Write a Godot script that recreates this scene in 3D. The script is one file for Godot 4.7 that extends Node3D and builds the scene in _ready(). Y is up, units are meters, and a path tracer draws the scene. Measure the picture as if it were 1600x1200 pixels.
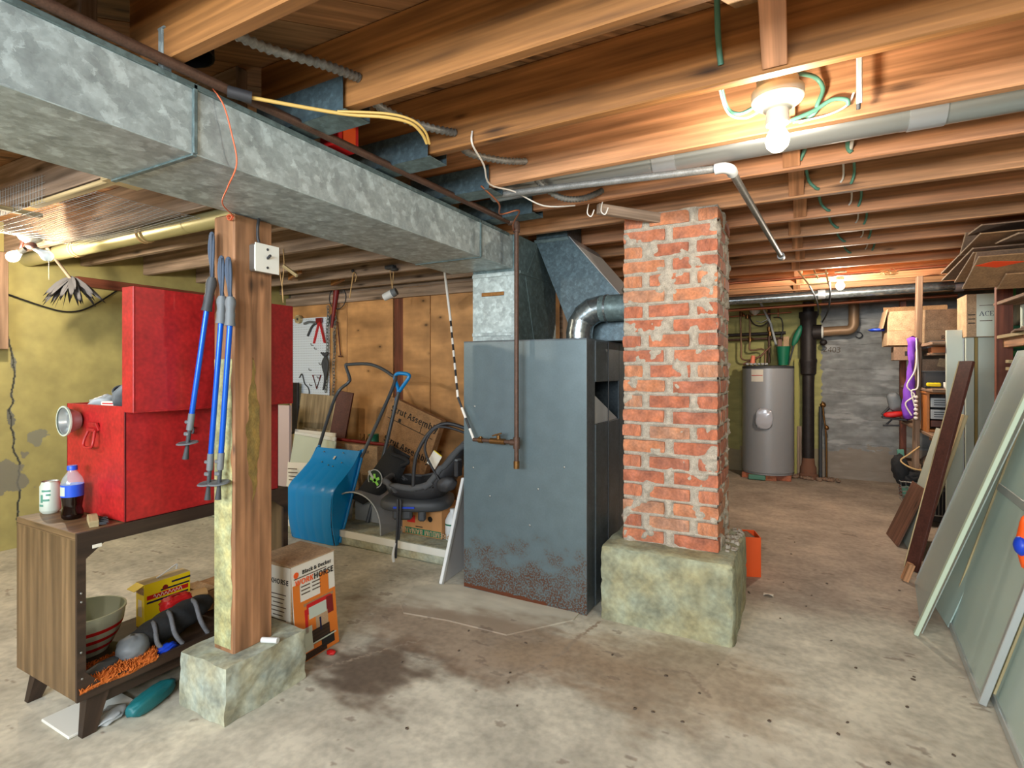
extends Node3D

var M := {}          # materials by name
var used := {}       # how often a name was taken at top level
var rng := RandomNumberGenerator.new()


# collects the triangles of one mesh; polygons are turned so that they face outwards
class MB:
	var v := PackedVector3Array()
	var n := PackedVector3Array()
	var t := PackedVector2Array()
	var ix := PackedInt32Array()

	func pt(p: Vector3, nn: Vector3, uv: Vector2) -> int:
		v.append(p); n.append(nn); t.append(uv)
		return v.size() - 1

	func tri(a: int, b: int, c: int) -> void:
		var g := (v[c] - v[a]).cross(v[b] - v[a])
		if g.dot(n[a] + n[b] + n[c]) < 0.0:
			ix.append_array([a, c, b])
		else:
			ix.append_array([a, b, c])

	func poly(ps: Array, out: Vector3, uvs: Array = []) -> void:
		var g := Vector3.ZERO
		for i in range(1, ps.size() - 1):
			g += (ps[i + 1] - ps[0]).cross(ps[i] - ps[0])
		g = g.normalized()
		if g.dot(out) < 0.0:
			g = -g
		var e: Vector3 = (ps[1] - ps[0]).normalized()
		if (ps[-1] - ps[0]).length() > (ps[1] - ps[0]).length():
			e = (ps[-1] - ps[0]).normalized()
		var f := g.cross(e)
		var s := []
		for i in ps.size():
			var q: Vector3 = ps[i]
			s.append(pt(q, g, uvs[i] if uvs.size() else Vector2(q.dot(e), q.dot(f))))
		for i in range(1, ps.size() - 1):
			tri(s[0], s[i], s[i + 1])

	# box with chamfered edges; u runs along its longest side
	func box(c: Vector3, s: Vector3, b := Basis.IDENTITY, bev := 0.0, sh := Vector2.ZERO) -> void:
		var h := s * 0.5
		bev = minf(bev, minf(h.x, minf(h.y, h.z)) * 0.45)
		var ax := 0
		if s.y > s.x and s.y >= s.z: ax = 1
		elif s.z > s.x: ax = 2
		var cor := func(sx: float, sy: float, sz: float, k: int) -> Vector3:
			var p := Vector3(sx * h.x, sy * h.y, sz * h.z)
			for i in 3:
				if i != k:
					p[i] -= signf(p[i]) * bev
			return p
		for k in 3:
			var i := (k + 1) % 3
			var j := (k + 2) % 3
			if j == ax:
				var w := i; i = j; j = w
			for d in [-1.0, 1.0]:
				var s4 := []
				var nn := Vector3.ZERO
				nn[k] = d
				for q in [[-1, -1], [1, -1], [1, 1], [-1, 1]]:
					var g := Vector3.ZERO
					g[k] = d; g[i] = q[0]; g[j] = q[1]
					var p: Vector3 = cor.call(g.x, g.y, g.z, k)
					s4.append(pt(c + b * p, b * nn, Vector2(p[i], p[j] + (k * 0.37 + d * 0.11)) + sh))
				tri(s4[0], s4[1], s4[2]); tri(s4[0], s4[2], s4[3])
		if bev <= 0.0:
			return
		for k in 3:
			var i := (k + 1) % 3
			var j := (k + 2) % 3
			for d in [-1.0, 1.0]:
				for e in [-1.0, 1.0]:
					var s4 := []
					for q in [[-1.0, i], [1.0, i], [1.0, j], [-1.0, j]]:
						var g := Vector3.ZERO
						g[k] = q[0]; g[i] = d; g[j] = e
						s4.append(c + b * cor.call(g.x, g.y, g.z, q[1]))
					var o := Vector3.ZERO
					o[i] = d; o[j] = e
					poly(s4, b * o)
		for sx in [-1.0, 1.0]:
			for sy in [-1.0, 1.0]:
				for sz in [-1.0, 1.0]:
					var s3 := []
					for k in 3:
						s3.append(c + b * cor.call(sx, sy, sz, k))
					poly(s3, b * Vector3(sx, sy, sz))

	# a bar of rectangular section from a to b; w lies along the hint
	func bar(a: Vector3, e: Vector3, w: float, h: float, hint := Vector3.UP, bev := 0.0) -> void:
		var x := (e - a).normalized()
		var z := x.cross(hint).normalized()
		var y := z.cross(x)
		box((a + e) * 0.5, Vector3((e - a).length(), w, h), Basis(x, y, z), bev, Vector2(a.x * 1.7 + a.z, a.y))

	func prism(pg: PackedVector2Array, h: float, x: Transform3D) -> void:
		var mid := Vector2.ZERO
		for p in pg: mid += p / pg.size()
		var cw := Geometry2D.is_polygon_clockwise(pg)
		for d in [-0.5, 0.5]:
			var s := []
			for p in pg:
				s.append(pt(x * Vector3(p.x, p.y, d * h), x.basis * Vector3(0, 0, signf(d)), p))
			var ts := Geometry2D.triangulate_polygon(pg)
			for i in range(0, ts.size(), 3):
				tri(s[ts[i]], s[ts[i + 1]], s[ts[i + 2]])
		for i in pg.size():
			var a := pg[i]
			var b := pg[(i + 1) % pg.size()]
			var o := Vector2((b - a).y, -(b - a).x) * (-1.0 if cw else 1.0)
			poly([x * Vector3(a.x, a.y, -h / 2), x * Vector3(b.x, b.y, -h / 2), x * Vector3(b.x, b.y, h / 2), x * Vector3(a.x, a.y, h / 2)], x.basis * Vector3(o.x, o.y, 0))

	func tube(ps: Array, r, seg := 8, closed := false) -> void:
		var rows := []
		var up := Vector3.UP
		var m := ps.size()
		var run := 0.0
		for i in m:
			var a: Vector3 = ps[i - 1] if i > 0 else (ps[m - 2] if closed else ps[0])
			var b: Vector3 = ps[i + 1] if i < m - 1 else (ps[1] if closed else ps[m - 1])
			var d := (b - a).normalized()
			if i == 0:
				if absf(d.dot(up)) > 0.9: up = Vector3.RIGHT
			else:
				run += (ps[i] - ps[i - 1]).length()
			up = (up - d * up.dot(d)).normalized()
			var s := d.cross(up)
			var rr: float = r[i] if r is Array else r
			var row := []
			for k in seg + 1:
				var w := TAU * k / seg
				var o := up * cos(w) + s * sin(w)
				row.append(pt(ps[i] + o * rr, o, Vector2(run, rr * w)))
			rows.append(row)
			if not closed and (i == 0 or i == m - 1) and rr > 0.0001:
				var cap := []
				for k in seg: cap.append(v[row[k]])
				poly(cap, -d if i == 0 else d)
		for i in m - 1:
			for k in seg:
				tri(rows[i][k], rows[i][k + 1], rows[i + 1][k + 1]); tri(rows[i][k], rows[i + 1][k + 1], rows[i + 1][k])

	# turned about the y axis of x; profile of (radius, height)
	func lathe(pf: Array, x: Transform3D, seg := 20) -> void:
		var run := 0.0
		var segn := []
		for i in pf.size() - 1:
			var d: Vector2 = pf[i + 1] - pf[i]
			segn.append(Vector2(d.y, -d.x).normalized())
		for i in pf.size() - 1:
			var na: Vector2 = segn[i]
			var nb: Vector2 = segn[i]
			if i > 0 and segn[i].dot(segn[i - 1]) > 0.75: na = (segn[i] + segn[i - 1]).normalized()
			if i < segn.size() - 1 and segn[i].dot(segn[i + 1]) > 0.75: nb = (segn[i] + segn[i + 1]).normalized()
			var L: float = (pf[i + 1] - pf[i]).length()
			var r0 := []
			var r1 := []
			for k in seg + 1:
				var w := TAU * k / seg
				var c := Vector3(cos(w), 0, sin(w))
				r0.append(pt(x * (c * pf[i].x + Vector3.UP * pf[i].y), (x.basis * (c * na.x + Vector3.UP * na.y)).normalized(), Vector2(w * 0.1, run)))
				r1.append(pt(x * (c * pf[i + 1].x + Vector3.UP * pf[i + 1].y), (x.basis * (c * nb.x + Vector3.UP * nb.y)).normalized(), Vector2(w * 0.1, run + L)))
			for k in seg:
				if pf[i + 1].x > 1e-5: tri(r0[k], r1[k], r1[k + 1])
				if pf[i].x > 1e-5: tri(r0[k], r1[k + 1], r0[k + 1])
			run += L

	# curved sheet from f(u, v), u and v in 0..1; th > 0 gives it thickness along its normal
	func grid(nu: int, nv: int, f: Callable, th := 0.0, usize := 1.0, vsize := 1.0, wrap := false) -> void:
		var p := []
		for i in nu + 1:
			var row := []
			for j in nv + 1:
				row.append(f.call(float(i) / nu, float(j) / nv))
			p.append(row)
		var nn := []
		for i in nu + 1:
			var row := []
			for j in nv + 1:
				var i0 := maxi(i - 1, 0); var i1 := mini(i + 1, nu)
				if wrap and (i == 0 or i == nu): i0 = nu - 1; i1 = 1
				var du: Vector3 = p[i1][j] - p[i0][j]
				var dv: Vector3 = p[i][mini(j + 1, nv)] - p[i][maxi(j - 1, 0)]
				row.append(du.cross(dv).normalized())
			nn.append(row)
		for side in ([1.0, -1.0] if th > 0.0 else [1.0]):
			var s := []
			for i in nu + 1:
				var row := []
				for j in nv + 1:
					row.append(pt(p[i][j] + nn[i][j] * (th * 0.5 * side), nn[i][j] * side, Vector2(usize * i / nu, vsize * j / nv)))
				s.append(row)
			for i in nu:
				for j in nv:
					tri(s[i][j], s[i + 1][j], s[i + 1][j + 1]); tri(s[i][j], s[i + 1][j + 1], s[i][j + 1])
		if th > 0.0:
			var edge := []
			for i in nu: edge.append([i, 0, i + 1, 0])
			for i in nu: edge.append([i, nv, i + 1, nv])
			for j in nv: edge.append([0, j, 0, j + 1])
			for j in nv: edge.append([nu, j, nu, j + 1])
			var mid: Vector3 = p[nu / 2][nv / 2]
			for e in edge:
				var a: Vector3 = p[e[0]][e[1]]
				var b: Vector3 = p[e[2]][e[3]]
				var na: Vector3 = nn[e[0]][e[1]] * th * 0.5
				var nb: Vector3 = nn[e[2]][e[3]] * th * 0.5
				if a.distance_squared_to(b) > 1e-10:
					poly([a + na, b + nb, b - nb, a - na], a - mid)

	# an egg-like lump with a rough skin
	func lump(c: Vector3, s: Vector3, b := Basis.IDENTITY, rough := 0.0, fr := 3.0, seed := 1, nu := 16, nv := 10, pw := 1.0) -> void:
		var nz := FastNoiseLite.new()
		nz.seed = seed
		nz.frequency = fr
		grid(nu, nv, func(u: float, w: float) -> Vector3:
			var a := u * TAU
			var e := (w - 0.5) * PI
			var o := Vector3(cos(a) * cos(e), sin(e), -sin(a) * cos(e))
			if pw != 1.0:
				o = Vector3(signf(o.x) * pow(absf(o.x), pw), signf(o.y) * pow(absf(o.y), pw), signf(o.z) * pow(absf(o.z), pw))
			return c + b * (o * s * (1.0 + rough * nz.get_noise_3dv(o))), 0.0, 1.0, 1.0, true)

	func mesh() -> ArrayMesh:
		var a := []
		a.resize(Mesh.ARRAY_MAX)
		a[Mesh.ARRAY_VERTEX] = v; a[Mesh.ARRAY_NORMAL] = n; a[Mesh.ARRAY_TEX_UV] = t; a[Mesh.ARRAY_INDEX] = ix
		var m := ArrayMesh.new()
		m.add_surface_from_arrays(Mesh.PRIMITIVE_TRIANGLES, a)
		return m


# ---------- naming and building ----------
func numbered(n: String) -> String:
	used[n] = used.get(n, -1) + 1
	return n if used[n] == 0 else "%s_%03d" % [n, used[n]]


func tag(o: Node3D, label: String, category: String, group := "") -> Node3D:
	o.set_meta("label", label)
	o.set_meta("category", category)
	if group: o.set_meta("group", group)
	return o


func thing(called: String, label: String, category: String, at := Vector3.ZERO, turn := 0.0, group := "") -> Node3D:
	var o := Node3D.new()
	o.name = numbered(called)
	add_child(o)
	o.position = at
	o.rotation.y = turn
	return tag(o, label, category, group)


func setting(called: String, label := "") -> Node3D:
	var o := Node3D.new()
	o.name = called
	o.set_meta("kind", "structure")
	if label: o.set_meta("label", label)
	add_child(o)
	return o


func place(called: String, mesh: Mesh, m: Material, parent: Node3D, x := Transform3D.IDENTITY) -> MeshInstance3D:
	var o := MeshInstance3D.new()
	o.mesh = mesh
	o.material_override = null
	for i in mesh.get_surface_count():
		o.set_surface_override_material(i, m)
	o.name = called
	o.transform = x
	parent.add_child(o, true)
	return o


func part(called: String, b: MB, m: String, parent: Node3D) -> MeshInstance3D:
	return place(called, b.mesh(), M[m], parent)


func top(called: String, b: MB, m: String, label: String, category: String, at := Vector3.ZERO, turn := 0.0, group := "") -> MeshInstance3D:
	var o := place(numbered(called), b.mesh(), M[m], self)
	o.position = at
	o.rotation.y = turn
	tag(o, label, category, group)
	return o


func boxm(s: Vector3, bev := 0.003, sh := Vector2.ZERO) -> MB:
	var b := MB.new()
	b.box(Vector3.ZERO, s, Basis.IDENTITY, bev, sh)
	return b


# a box as a part, given its centre and size
func bpart(called: String, c: Vector3, s: Vector3, m: String, parent: Node3D, bev := 0.003, rot := Vector3.ZERO) -> MeshInstance3D:
	var o := place(called, boxm(s, bev, Vector2(c.x + c.z * 1.3, c.y + c.z * 0.7)).mesh(), M[m], parent)
	o.position = c
	o.rotation_degrees = rot
	return o


func text(s: String, h: float, m: String, parent: Node3D, at: Vector3, rot := Vector3.ZERO, bold := false, ital := false, called := "lettering", serif := false, fit := 0.0) -> MeshInstance3D:
	var f := SystemFont.new()
	f.font_names = PackedStringArray(["Droid Serif" if serif else "Droid Sans"])
	f.font_weight = 700 if bold else 400
	f.font_italic = ital
	var tm := TextMesh.new()
	tm.text = s
	tm.font = f
	tm.font_size = 32
	tm.pixel_size = h / 24.0
	tm.depth = 0.0006
	tm.curve_step = 2.0
	if fit > 0.0: tm.pixel_size *= fit / tm.get_aabb().size.x
	var o := place(called, tm, M[m], parent)
	o.position = at
	o.rotation_degrees = rot
	return o


# points on a smooth curve through the given ones
func curve(ps: Array, k := 6) -> Array:
	var out := []
	for i in ps.size() - 1:
		var a: Vector3 = ps[maxi(i - 1, 0)]
		var d: Vector3 = ps[mini(i + 2, ps.size() - 1)]
		for j in k:
			out.append((ps[i] as Vector3).cubic_interpolate(ps[i + 1], a, d, float(j) / k))
	out.append(ps[-1])
	return out


# ---------- materials ----------
func mat(called: String, c: Color, rough := 0.7, metal := 0.0, tex: Texture2D = null, scale := Vector2.ONE, bump := 0.0, btex: Texture2D = null) -> StandardMaterial3D:
	var m := StandardMaterial3D.new()
	m.resource_name = called
	m.albedo_color = c
	m.roughness = rough
	m.metallic = metal
	m.albedo_texture = tex
	m.uv1_scale = Vector3(scale.x, scale.y, 1)
	if bump > 0.0:
		m.heightmap_enabled = true
		m.heightmap_scale = bump
		m.heightmap_texture = btex if btex else tex
	M[called] = m
	return m


func noise(seed: int, fr: float, oct := 4, kind := FastNoiseLite.TYPE_SIMPLEX_SMOOTH) -> FastNoiseLite:
	var n := FastNoiseLite.new()
	n.seed = seed
	n.frequency = fr
	n.noise_type = kind
	n.fractal_octaves = oct
	return n


# seamless grey image, stretched from a smaller one
func gimg(n: FastNoiseLite, w: int, h: int, W := 0, H := 0) -> Image:
	var i := n.get_seamless_image(w, h)
	i.convert(Image.FORMAT_L8)
	if W: i.resize(W, H, Image.INTERPOLATE_CUBIC)
	return i


func paint(w: int, h: int, f: Callable) -> ImageTexture:
	var d := PackedByteArray()
	d.resize(w * h * 3)
	var k := 0
	for y in h:
		for x in w:
			var c: Color = f.call(x, y)
			d[k] = int(clampf(c.r, 0, 1) * 255); d[k + 1] = int(clampf(c.g, 0, 1) * 255); d[k + 2] = int(clampf(c.b, 0, 1) * 255)
			k += 3
	return ImageTexture.create_from_image(Image.create_from_data(w, h, false, Image.FORMAT_RGB8, d))


const WINDOW_FILL := 12.0        # fill light of the added window behind the camera
const BULB := 0.26      # near lamp
const LEFT := 2.3       # the other lamps, as multiples of it
const FAR := 3.8
const REAR_FILL := 2.7  # two added bulbs behind the camera, for fill


func _ready() -> void:
	rng.seed = 7
	# camera: 1.25 m up, turned 28.3 degrees to the left of the room's long axis, lens shifted to keep posts upright
	var cam := Camera3D.new()
	cam.name = "camera"
	var near := 0.05
	cam.set_frustum(2.0 * 600.0 / 835.0 * near, Vector2(0, -20.0 / 835.0 * near), near, 60.0)
	cam.position = Vector3(0, 1.25, 0)
	cam.rotation.y = atan(450.0 / 835.0)
	add_child(cam)
	cam.current = true
	var env := Environment.new()
	env.background_mode = Environment.BG_COLOR
	env.background_color = Color(0.72, 0.82, 0.95)
	env.background_energy_multiplier = 2.0
	env.tonemap_mode = Environment.TONE_MAPPER_LINEAR
	env.tonemap_exposure = 1.8
	env.sdfgi_enabled = true
	env.ssao_enabled = true
	env.ssil_enabled = true
	var we := WorldEnvironment.new()
	we.name = "surroundings"
	we.environment = env
	add_child(we)
	materials()
	var gc := mat("glass_clear", Color(0.9, 0.95, 0.95, 0.08), 0.05)
	gc.transparency = BaseMaterial3D.TRANSPARENCY_ALPHA
	mat("old_paint", Color(0.80, 0.79, 0.60), 0.8, 0.0, M["concrete"].albedo_texture, Vector2(2.5, 2.5))
	mat("ink_navy", Color(0.08, 0.09, 0.25), 0.6)
	mat("orange_print", Color(0.86, 0.47, 0.14), 0.6)
	mat("strap_blue_grey", Color(0.30, 0.35, 0.42), 0.8)
	mat("steel_dull", Color(0.46, 0.48, 0.47), 0.45, 0.5)
	mat("plywood_pale", Color(0.72, 0.64, 0.50), 0.7, 0.0, M["wood_grey"].albedo_texture, Vector2(0.4, 2.0))
	mat("pinkish", Color(0.78, 0.70, 0.68), 0.7)
	mat("mid_grey_tube", Color(0.30, 0.33, 0.36), 0.4, 0.2)
	mat("emblem_green", Color(0.06, 0.16, 0.12), 0.7)
	mat("card_brown", Color(0.55, 0.36, 0.18), 0.6)
	mat("card_orange", Color(0.72, 0.52, 0.32), 0.8)
	mat("fabric_dark_grey", Color(0.32, 0.325, 0.33), 0.9)
	mat("panel_white", Color(0.74, 0.74, 0.74), 0.6)
	var sm := mat("smoky", Color(0.62, 0.63, 0.64, 0.62), 0.3)
	sm.transparency = BaseMaterial3D.TRANSPARENCY_ALPHA
	mat("bamboo", Color(0.80, 0.66, 0.36), 0.5)
	mat("tin_yellow_reflection", Color(0.74, 0.71, 0.52), 0.35, 0.5)  # reflected yellow painted into the tin's colour
	mat("duster", Color(0.32, 0.32, 0.33), 0.9)
	mat("panel_green", Color(0.72, 0.75, 0.69), 0.6)
	mat("stick_green", Color(0.74, 0.80, 0.70), 0.7)
	mat("aluminium", Color(0.72, 0.74, 0.73), 0.4, 0.5)
	mat("orange_brown", Color(0.80, 0.48, 0.28), 0.8)
	mat("orange_wood", Color(0.72, 0.44, 0.20), 0.5)
	mat("green_crate", Color(0.16, 0.48, 0.24), 0.4)
	mat("gold_strip", Color(0.56, 0.47, 0.22), 0.5)
	mat("pale_blue", Color(0.62, 0.72, 0.88), 0.6)
	mat("orange_vivid", Color(1.0, 0.32, 0.13), 0.6)  # plain bright orange of the carton patch
	mat("pouch", Color(0.72, 0.73, 0.76), 0.2, 0.1)
	mat("olive_stain", Color(0.60, 0.49, 0.26), 0.8, 0.0, M["concrete"].albedo_texture, Vector2(3, 3))
	mat("pad", Color(0.93, 0.885, 0.80), 0.9, 0.0, M["concrete"].albedo_texture, Vector2(1.2, 1.2))
	mat("clean_tin", Color(0.70, 0.72, 0.72), 0.3, 0.7)
	mat("lid_pale", Color(0.84, 0.84, 0.82), 0.6)
	mat("pipe_tan", Color(0.55, 0.43, 0.32), 0.5, 0.2)
	mat("orange_pale", Color(0.90, 0.52, 0.40), 0.6)
	mat("rust_foot", Color(0.48, 0.33, 0.25), 0.9)
	mat("patina_copper", Color(0.60, 0.48, 0.36), 0.5, 0.3)
	mat("rubble", Color(0.55, 0.45, 0.37), 0.95)
	mat("grit", Color(0.36, 0.31, 0.26), 0.95)
	mat("yellow_board", Color(0.68, 0.66, 0.38), 0.8)
	var fl := mat("frosted_light", Color(0.80, 0.85, 0.82, 0.45), 0.28)
	fl.transparency = BaseMaterial3D.TRANSPARENCY_ALPHA
	# lamps
	lamp("ceiling_lamp", Vector3(-0.06, 1.945, -1.80), BULB, 0.034, "bare glowing bulb in a large porcelain holder in front of the round tin duct", 0.30, "lamp", true, true)
	lamp("ceiling_lamp", Vector3(0.30, 1.97, -5.30), BULB * FAR, 0.034, "bare glowing bulb hanging at the far end above the grey wall", 0.12)
	lamp("ceiling_lamp", Vector3(-3.4, 1.93, 0.6), BULB * REAR_FILL, 0.034, "added bare bulb out of view behind the camera on the left, for fill", 0.12)  # this bulb and the next are added, out of view, as fill
	lamp("ceiling_lamp", Vector3(0.9, 1.93, 0.9), BULB * REAR_FILL, 0.034, "added bare bulb out of view behind the camera on the right, for fill", 0.12)
	shell()
	duct_work()
	chimney()
	post()
	left_group()
	clutter()
	pipes_and_wires()
	right_side()
	far_end()


func materials() -> void:
	# grey noise used by many
	var grain := gimg(noise(3, 0.035, 4), 32, 256, 1024, 256)
	var fine := gimg(noise(4, 0.05, 5), 512, 512)
	var blot := gimg(noise(5, 0.008, 5), 512, 512)
	var cell := noise(6, 0.035, 2, FastNoiseLite.TYPE_CELLULAR)
	cell.cellular_return_type = FastNoiseLite.RETURN_CELL_VALUE
	cell.domain_warp_enabled = true
	cell.domain_warp_amplitude = 38.0
	cell.domain_warp_frequency = 0.02
	var spangle := gimg(cell, 512, 512)
	var finet := ImageTexture.create_from_image(fine)
	M["_fine"] = null
	# wood with knots, grey to be tinted; 3 m long, 0.25 m high
	var knots := []
	for i in 5: knots.append([rng.randf() * 1024, rng.randf() * 256, rng.randf_range(4, 11)])
	var wood := paint(1024, 256, func(x: int, y: int) -> Color:
		var dy := 0.0
		var dark := 0.0
		for k in knots:
			var ex: float = (x - k[0]) * 0.45
			var ey: float = (y - k[1]) * 0.55
			var r2: float = (ex * ex + ey * ey) / (k[2] * k[2])
			if r2 < 16.0:
				dy += signf(ey) * k[2] * 1.2 * exp(-r2 * 0.4)
				dark += exp(-r2 * 2.0) * 0.34
		var g := grain.get_pixel(x, wrapi(int(y - dy), 0, 256)).r
		var w := blot.get_pixel(x / 2, y * 2).r
		var a := clampf(0.80 + 0.26 * (g - 0.5) + 0.30 * (w - 0.5) - dark, 0.05, 1.0)
		return Color(a, a * (0.95 + 0.04 * a), a * (0.86 + 0.12 * a)))
	var knots2 := []
	for i in 9: knots2.append([rng.randf() * 512, rng.randf() * 512, rng.randf_range(2.0, 4.5)])
	var pgrain := gimg(noise(8, 0.02, 4), 256, 64, 512, 512)
	var ply := paint(512, 512, func(x: int, y: int) -> Color:
		var dark := 0.0
		for k in knots2:
			var ex: float = x - k[0]
			var ey: float = (y - k[1]) * 0.6
			var r2: float = (ex * ex + ey * ey) / (k[2] * k[2])
			if r2 < 16.0: dark += exp(-r2) * 0.4 + exp(-r2 * 0.12) * 0.14
		var a := clampf(0.72 + 0.25 * pgrain.get_pixel(x, y).r + 0.16 * (blot.get_pixel(x, y).r - 0.5) - dark, 0.1, 1.0)
		return Color(a, a * (0.93 + 0.06 * a), a * (0.82 + 0.14 * a)))
	var concd := paint(512, 512, func(x: int, y: int) -> Color:
		var a := 0.95 + 0.16 * (fine.get_pixel(x, y).r - 0.5) + 0.12 * (blot.get_pixel(x, y).r - 0.5)
		return Color(a, a, a))
	var galv := paint(512, 512, func(x: int, y: int) -> Color:
		var s := spangle.get_pixel(x, y).r
		var b := blot.get_pixel(x, y).r
		var a := 0.70 + 0.22 * s * s + 0.16 * (b - 0.5) + 0.06 * fine.get_pixel(x, y).r
		return Color(a * 0.97, a, a * 1.0))
	var galvr := paint(256, 256, func(x: int, y: int) -> Color:
		var a := 0.35 + 0.45 * spangle.get_pixel(x, y).r
		return Color(a, a, a))
	var conc := paint(512, 512, func(x: int, y: int) -> Color:
		var b := blot.get_pixel(x, y).r
		var f := fine.get_pixel(x, y).r
		var a := 0.84 + 0.28 * (b - 0.5) + 0.18 * (f - 0.5)
		var w := clampf((blot.get_pixel((x + 200) % 512, (y + 90) % 512).r - 0.5) * 2.0, -1, 1)
		return Color(a * (1.0 + 0.05 * w), a, a * (0.95 - 0.07 * w)))
	# the floor: 7 m by 9.5 m, with a stain, brownish areas and a painted light tint
	var fw := noise(21, 0.012, 5)
	var fd := noise(22, 0.05, 4)
	var floort := paint(896, 1216, func(x: int, y: int) -> Color:
		var wx := -5.0 + 7.0 * x / 896.0
		var wz := -7.5 + 9.5 * y / 1216.0
		var b := fw.get_noise_2d(x, y)
		var d := fd.get_noise_2d(x * 0.6, y * 1.5)
		var a := 0.765 + 0.12 * b + 0.06 * d
		var c := Color(a, a * 0.97, a * 0.875)
		# browner far part: the tint of the light there, painted in
		var warm := smoothstep(-2.9, -3.6, wz + 0.5 * b) * smoothstep(-1.5, -0.4, wx)
		c = c.lerp(Color(a * 0.86, a * 0.765, a * 0.67), warm * 0.8)
		# oily brown patch by the carton
		var q := Vector2((wx + 1.55) / 0.30, (wz + 1.72) / 0.20)
		var st := smoothstep(1.25, 0.35, q.length() + 0.9 * b + 0.5 * d)
		c = c.lerp(Color(0.33, 0.26, 0.2), st * 0.75)
		var q2 := Vector2((wx + 1.35 - 0.25 * (wz + 2.1)) / 0.75, (wz + 2.15) / 0.35)  # wide brownish area before the furnace
		st = smoothstep(1.2, 0.4, q2.length() + 0.7 * b + 0.3 * d)
		c = c.lerp(Color(0.56, 0.46, 0.37), st * 0.6)
		var q3 := Vector2((wx + 0.45) / 0.7, (wz + 2.25) / 0.35)  # brownish area before the chimney footing
		st = smoothstep(1.2, 0.3, q3.length() + 0.8 * b + 0.4 * d)
		c = c.lerp(Color(0.62, 0.53, 0.42), st * 0.5)
		if d > 0.50 and b < 0.1: c = c.lerp(Color(0.4, 0.34, 0.29), 0.4)
		return c)
	# hairline cracks
	var fi := floort.get_image()
	for ln in [[Vector2(-0.88, -2.55), Vector2(-0.92, -2.35), Vector2(-0.925, -2.196), Vector2(-1.0, -1.98), Vector2(-1.05, -1.89)], [Vector2(-0.57, -2.24), Vector2(-0.41, -2.30), Vector2(-0.30, -2.16)], [Vector2(-1.9, -1.45), Vector2(-1.76, -1.62), Vector2(-1.55, -2.0)]]:
		for i in ln.size() - 1:
			for j in 120:
				var p: Vector2 = ln[i].lerp(ln[i + 1], j / 120.0) + Vector2(fd.get_noise_2d(j * 3.0, i * 50.0), fd.get_noise_2d(i * 50.0, j * 3.0)) * 0.02
				fi.set_pixel(int((p.x + 5.0) / 7.0 * 896.0), int((p.y + 7.5) / 9.5 * 1216.0), Color(0.60, 0.54, 0.46))
	floort = ImageTexture.create_from_image(fi)
	# yellow wall, 6 m by 2.3 m, with a crack and bare patches
	var yn := noise(31, 0.02, 4)
	var yellow := paint(1024, 400, func(x: int, y: int) -> Color:
		var z := 1.5 - 5.45 * x / 1024.0
		var h := 2.3 * (1.0 - y / 400.0)
		var b := yn.get_noise_2d(x, y)
		var d := fine.get_pixel(x % 512, y).r - 0.5
		var a := 1.0 + 0.10 * b + 0.08 * d
		var c := Color(0.645 * a, 0.605 * a, 0.375 * a)
		var cx := -1.635 + 0.012 * sin(h * 9.0) + 0.02 * yn.get_noise_2d(20, y * 2.0) - 0.06 * maxf(0.0, 1.0 - h)
		var w := 0.006 + 0.03 * maxf(0.0, yn.get_noise_2d(y * 1.3, 300)) * (1.0 if h > 0.7 else 0.4)
		if h < 1.5 and absf(z - cx) < w: c = Color(0.42, 0.42, 0.38)
		if h < 1.5 and absf(z - cx) < 0.004: c = Color(0.2, 0.2, 0.17)
		var q := Vector2((z + 1.58) / 0.16, (h - 0.47) / 0.16).length() + 1.6 * b
		if q < 0.75: c = c.lerp(Color(0.47, 0.46, 0.42), 0.8)
		q = Vector2((z + 1.82) / 0.10, (h - 0.78) / 0.05).length() + 1.6 * b
		if q < 0.8: c = c.lerp(Color(0.5, 0.5, 0.45), 0.8)
		return c)
	# far wall, grey boards' prints with a yellow left end; x -2 .. 2, y 0 .. 2.3
	var back := paint(800, 460, func(x: int, y: int) -> Color:
		var wx := -2.0 + 4.0 * x / 800.0
		var h := 2.3 * (1.0 - y / 460.0)
		var b := yn.get_noise_2d(x * 0.9, y * 2.4)
		var d := fine.get_pixel(x % 512, y).r - 0.5
		var a := 0.56 + 0.10 * b + 0.07 * d
		var c := Color(a * 0.99, a, a * 0.98)
		var lay := absf(fmod(h + 0.03 + 0.012 * b, 0.29) - 0.145)
		if lay < 0.005: c = c.darkened(0.10 + 0.15 * maxf(0.0, b))
		var sm := fw.get_noise_2d(x * 0.7, y * 2.6 + 300.0)
		if wx > 0.25: c = c.lerp(Color(0.80, 0.80, 0.79), 0.55 * smoothstep(0.12, 0.5, sm))
		if wx < 0.22 + 0.03 * b: c = Color(0.68, 0.66, 0.42) * (1.0 + 0.12 * b)
		if h < 0.32 + 0.10 * b + 0.05 * wx: c = c.lerp(Color(0.58, 0.52, 0.45), 0.7)
		return c)
	# furnace front, 0.75 by 1.42 m, rust at the foot
	var rn := noise(41, 0.02, 5)
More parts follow.
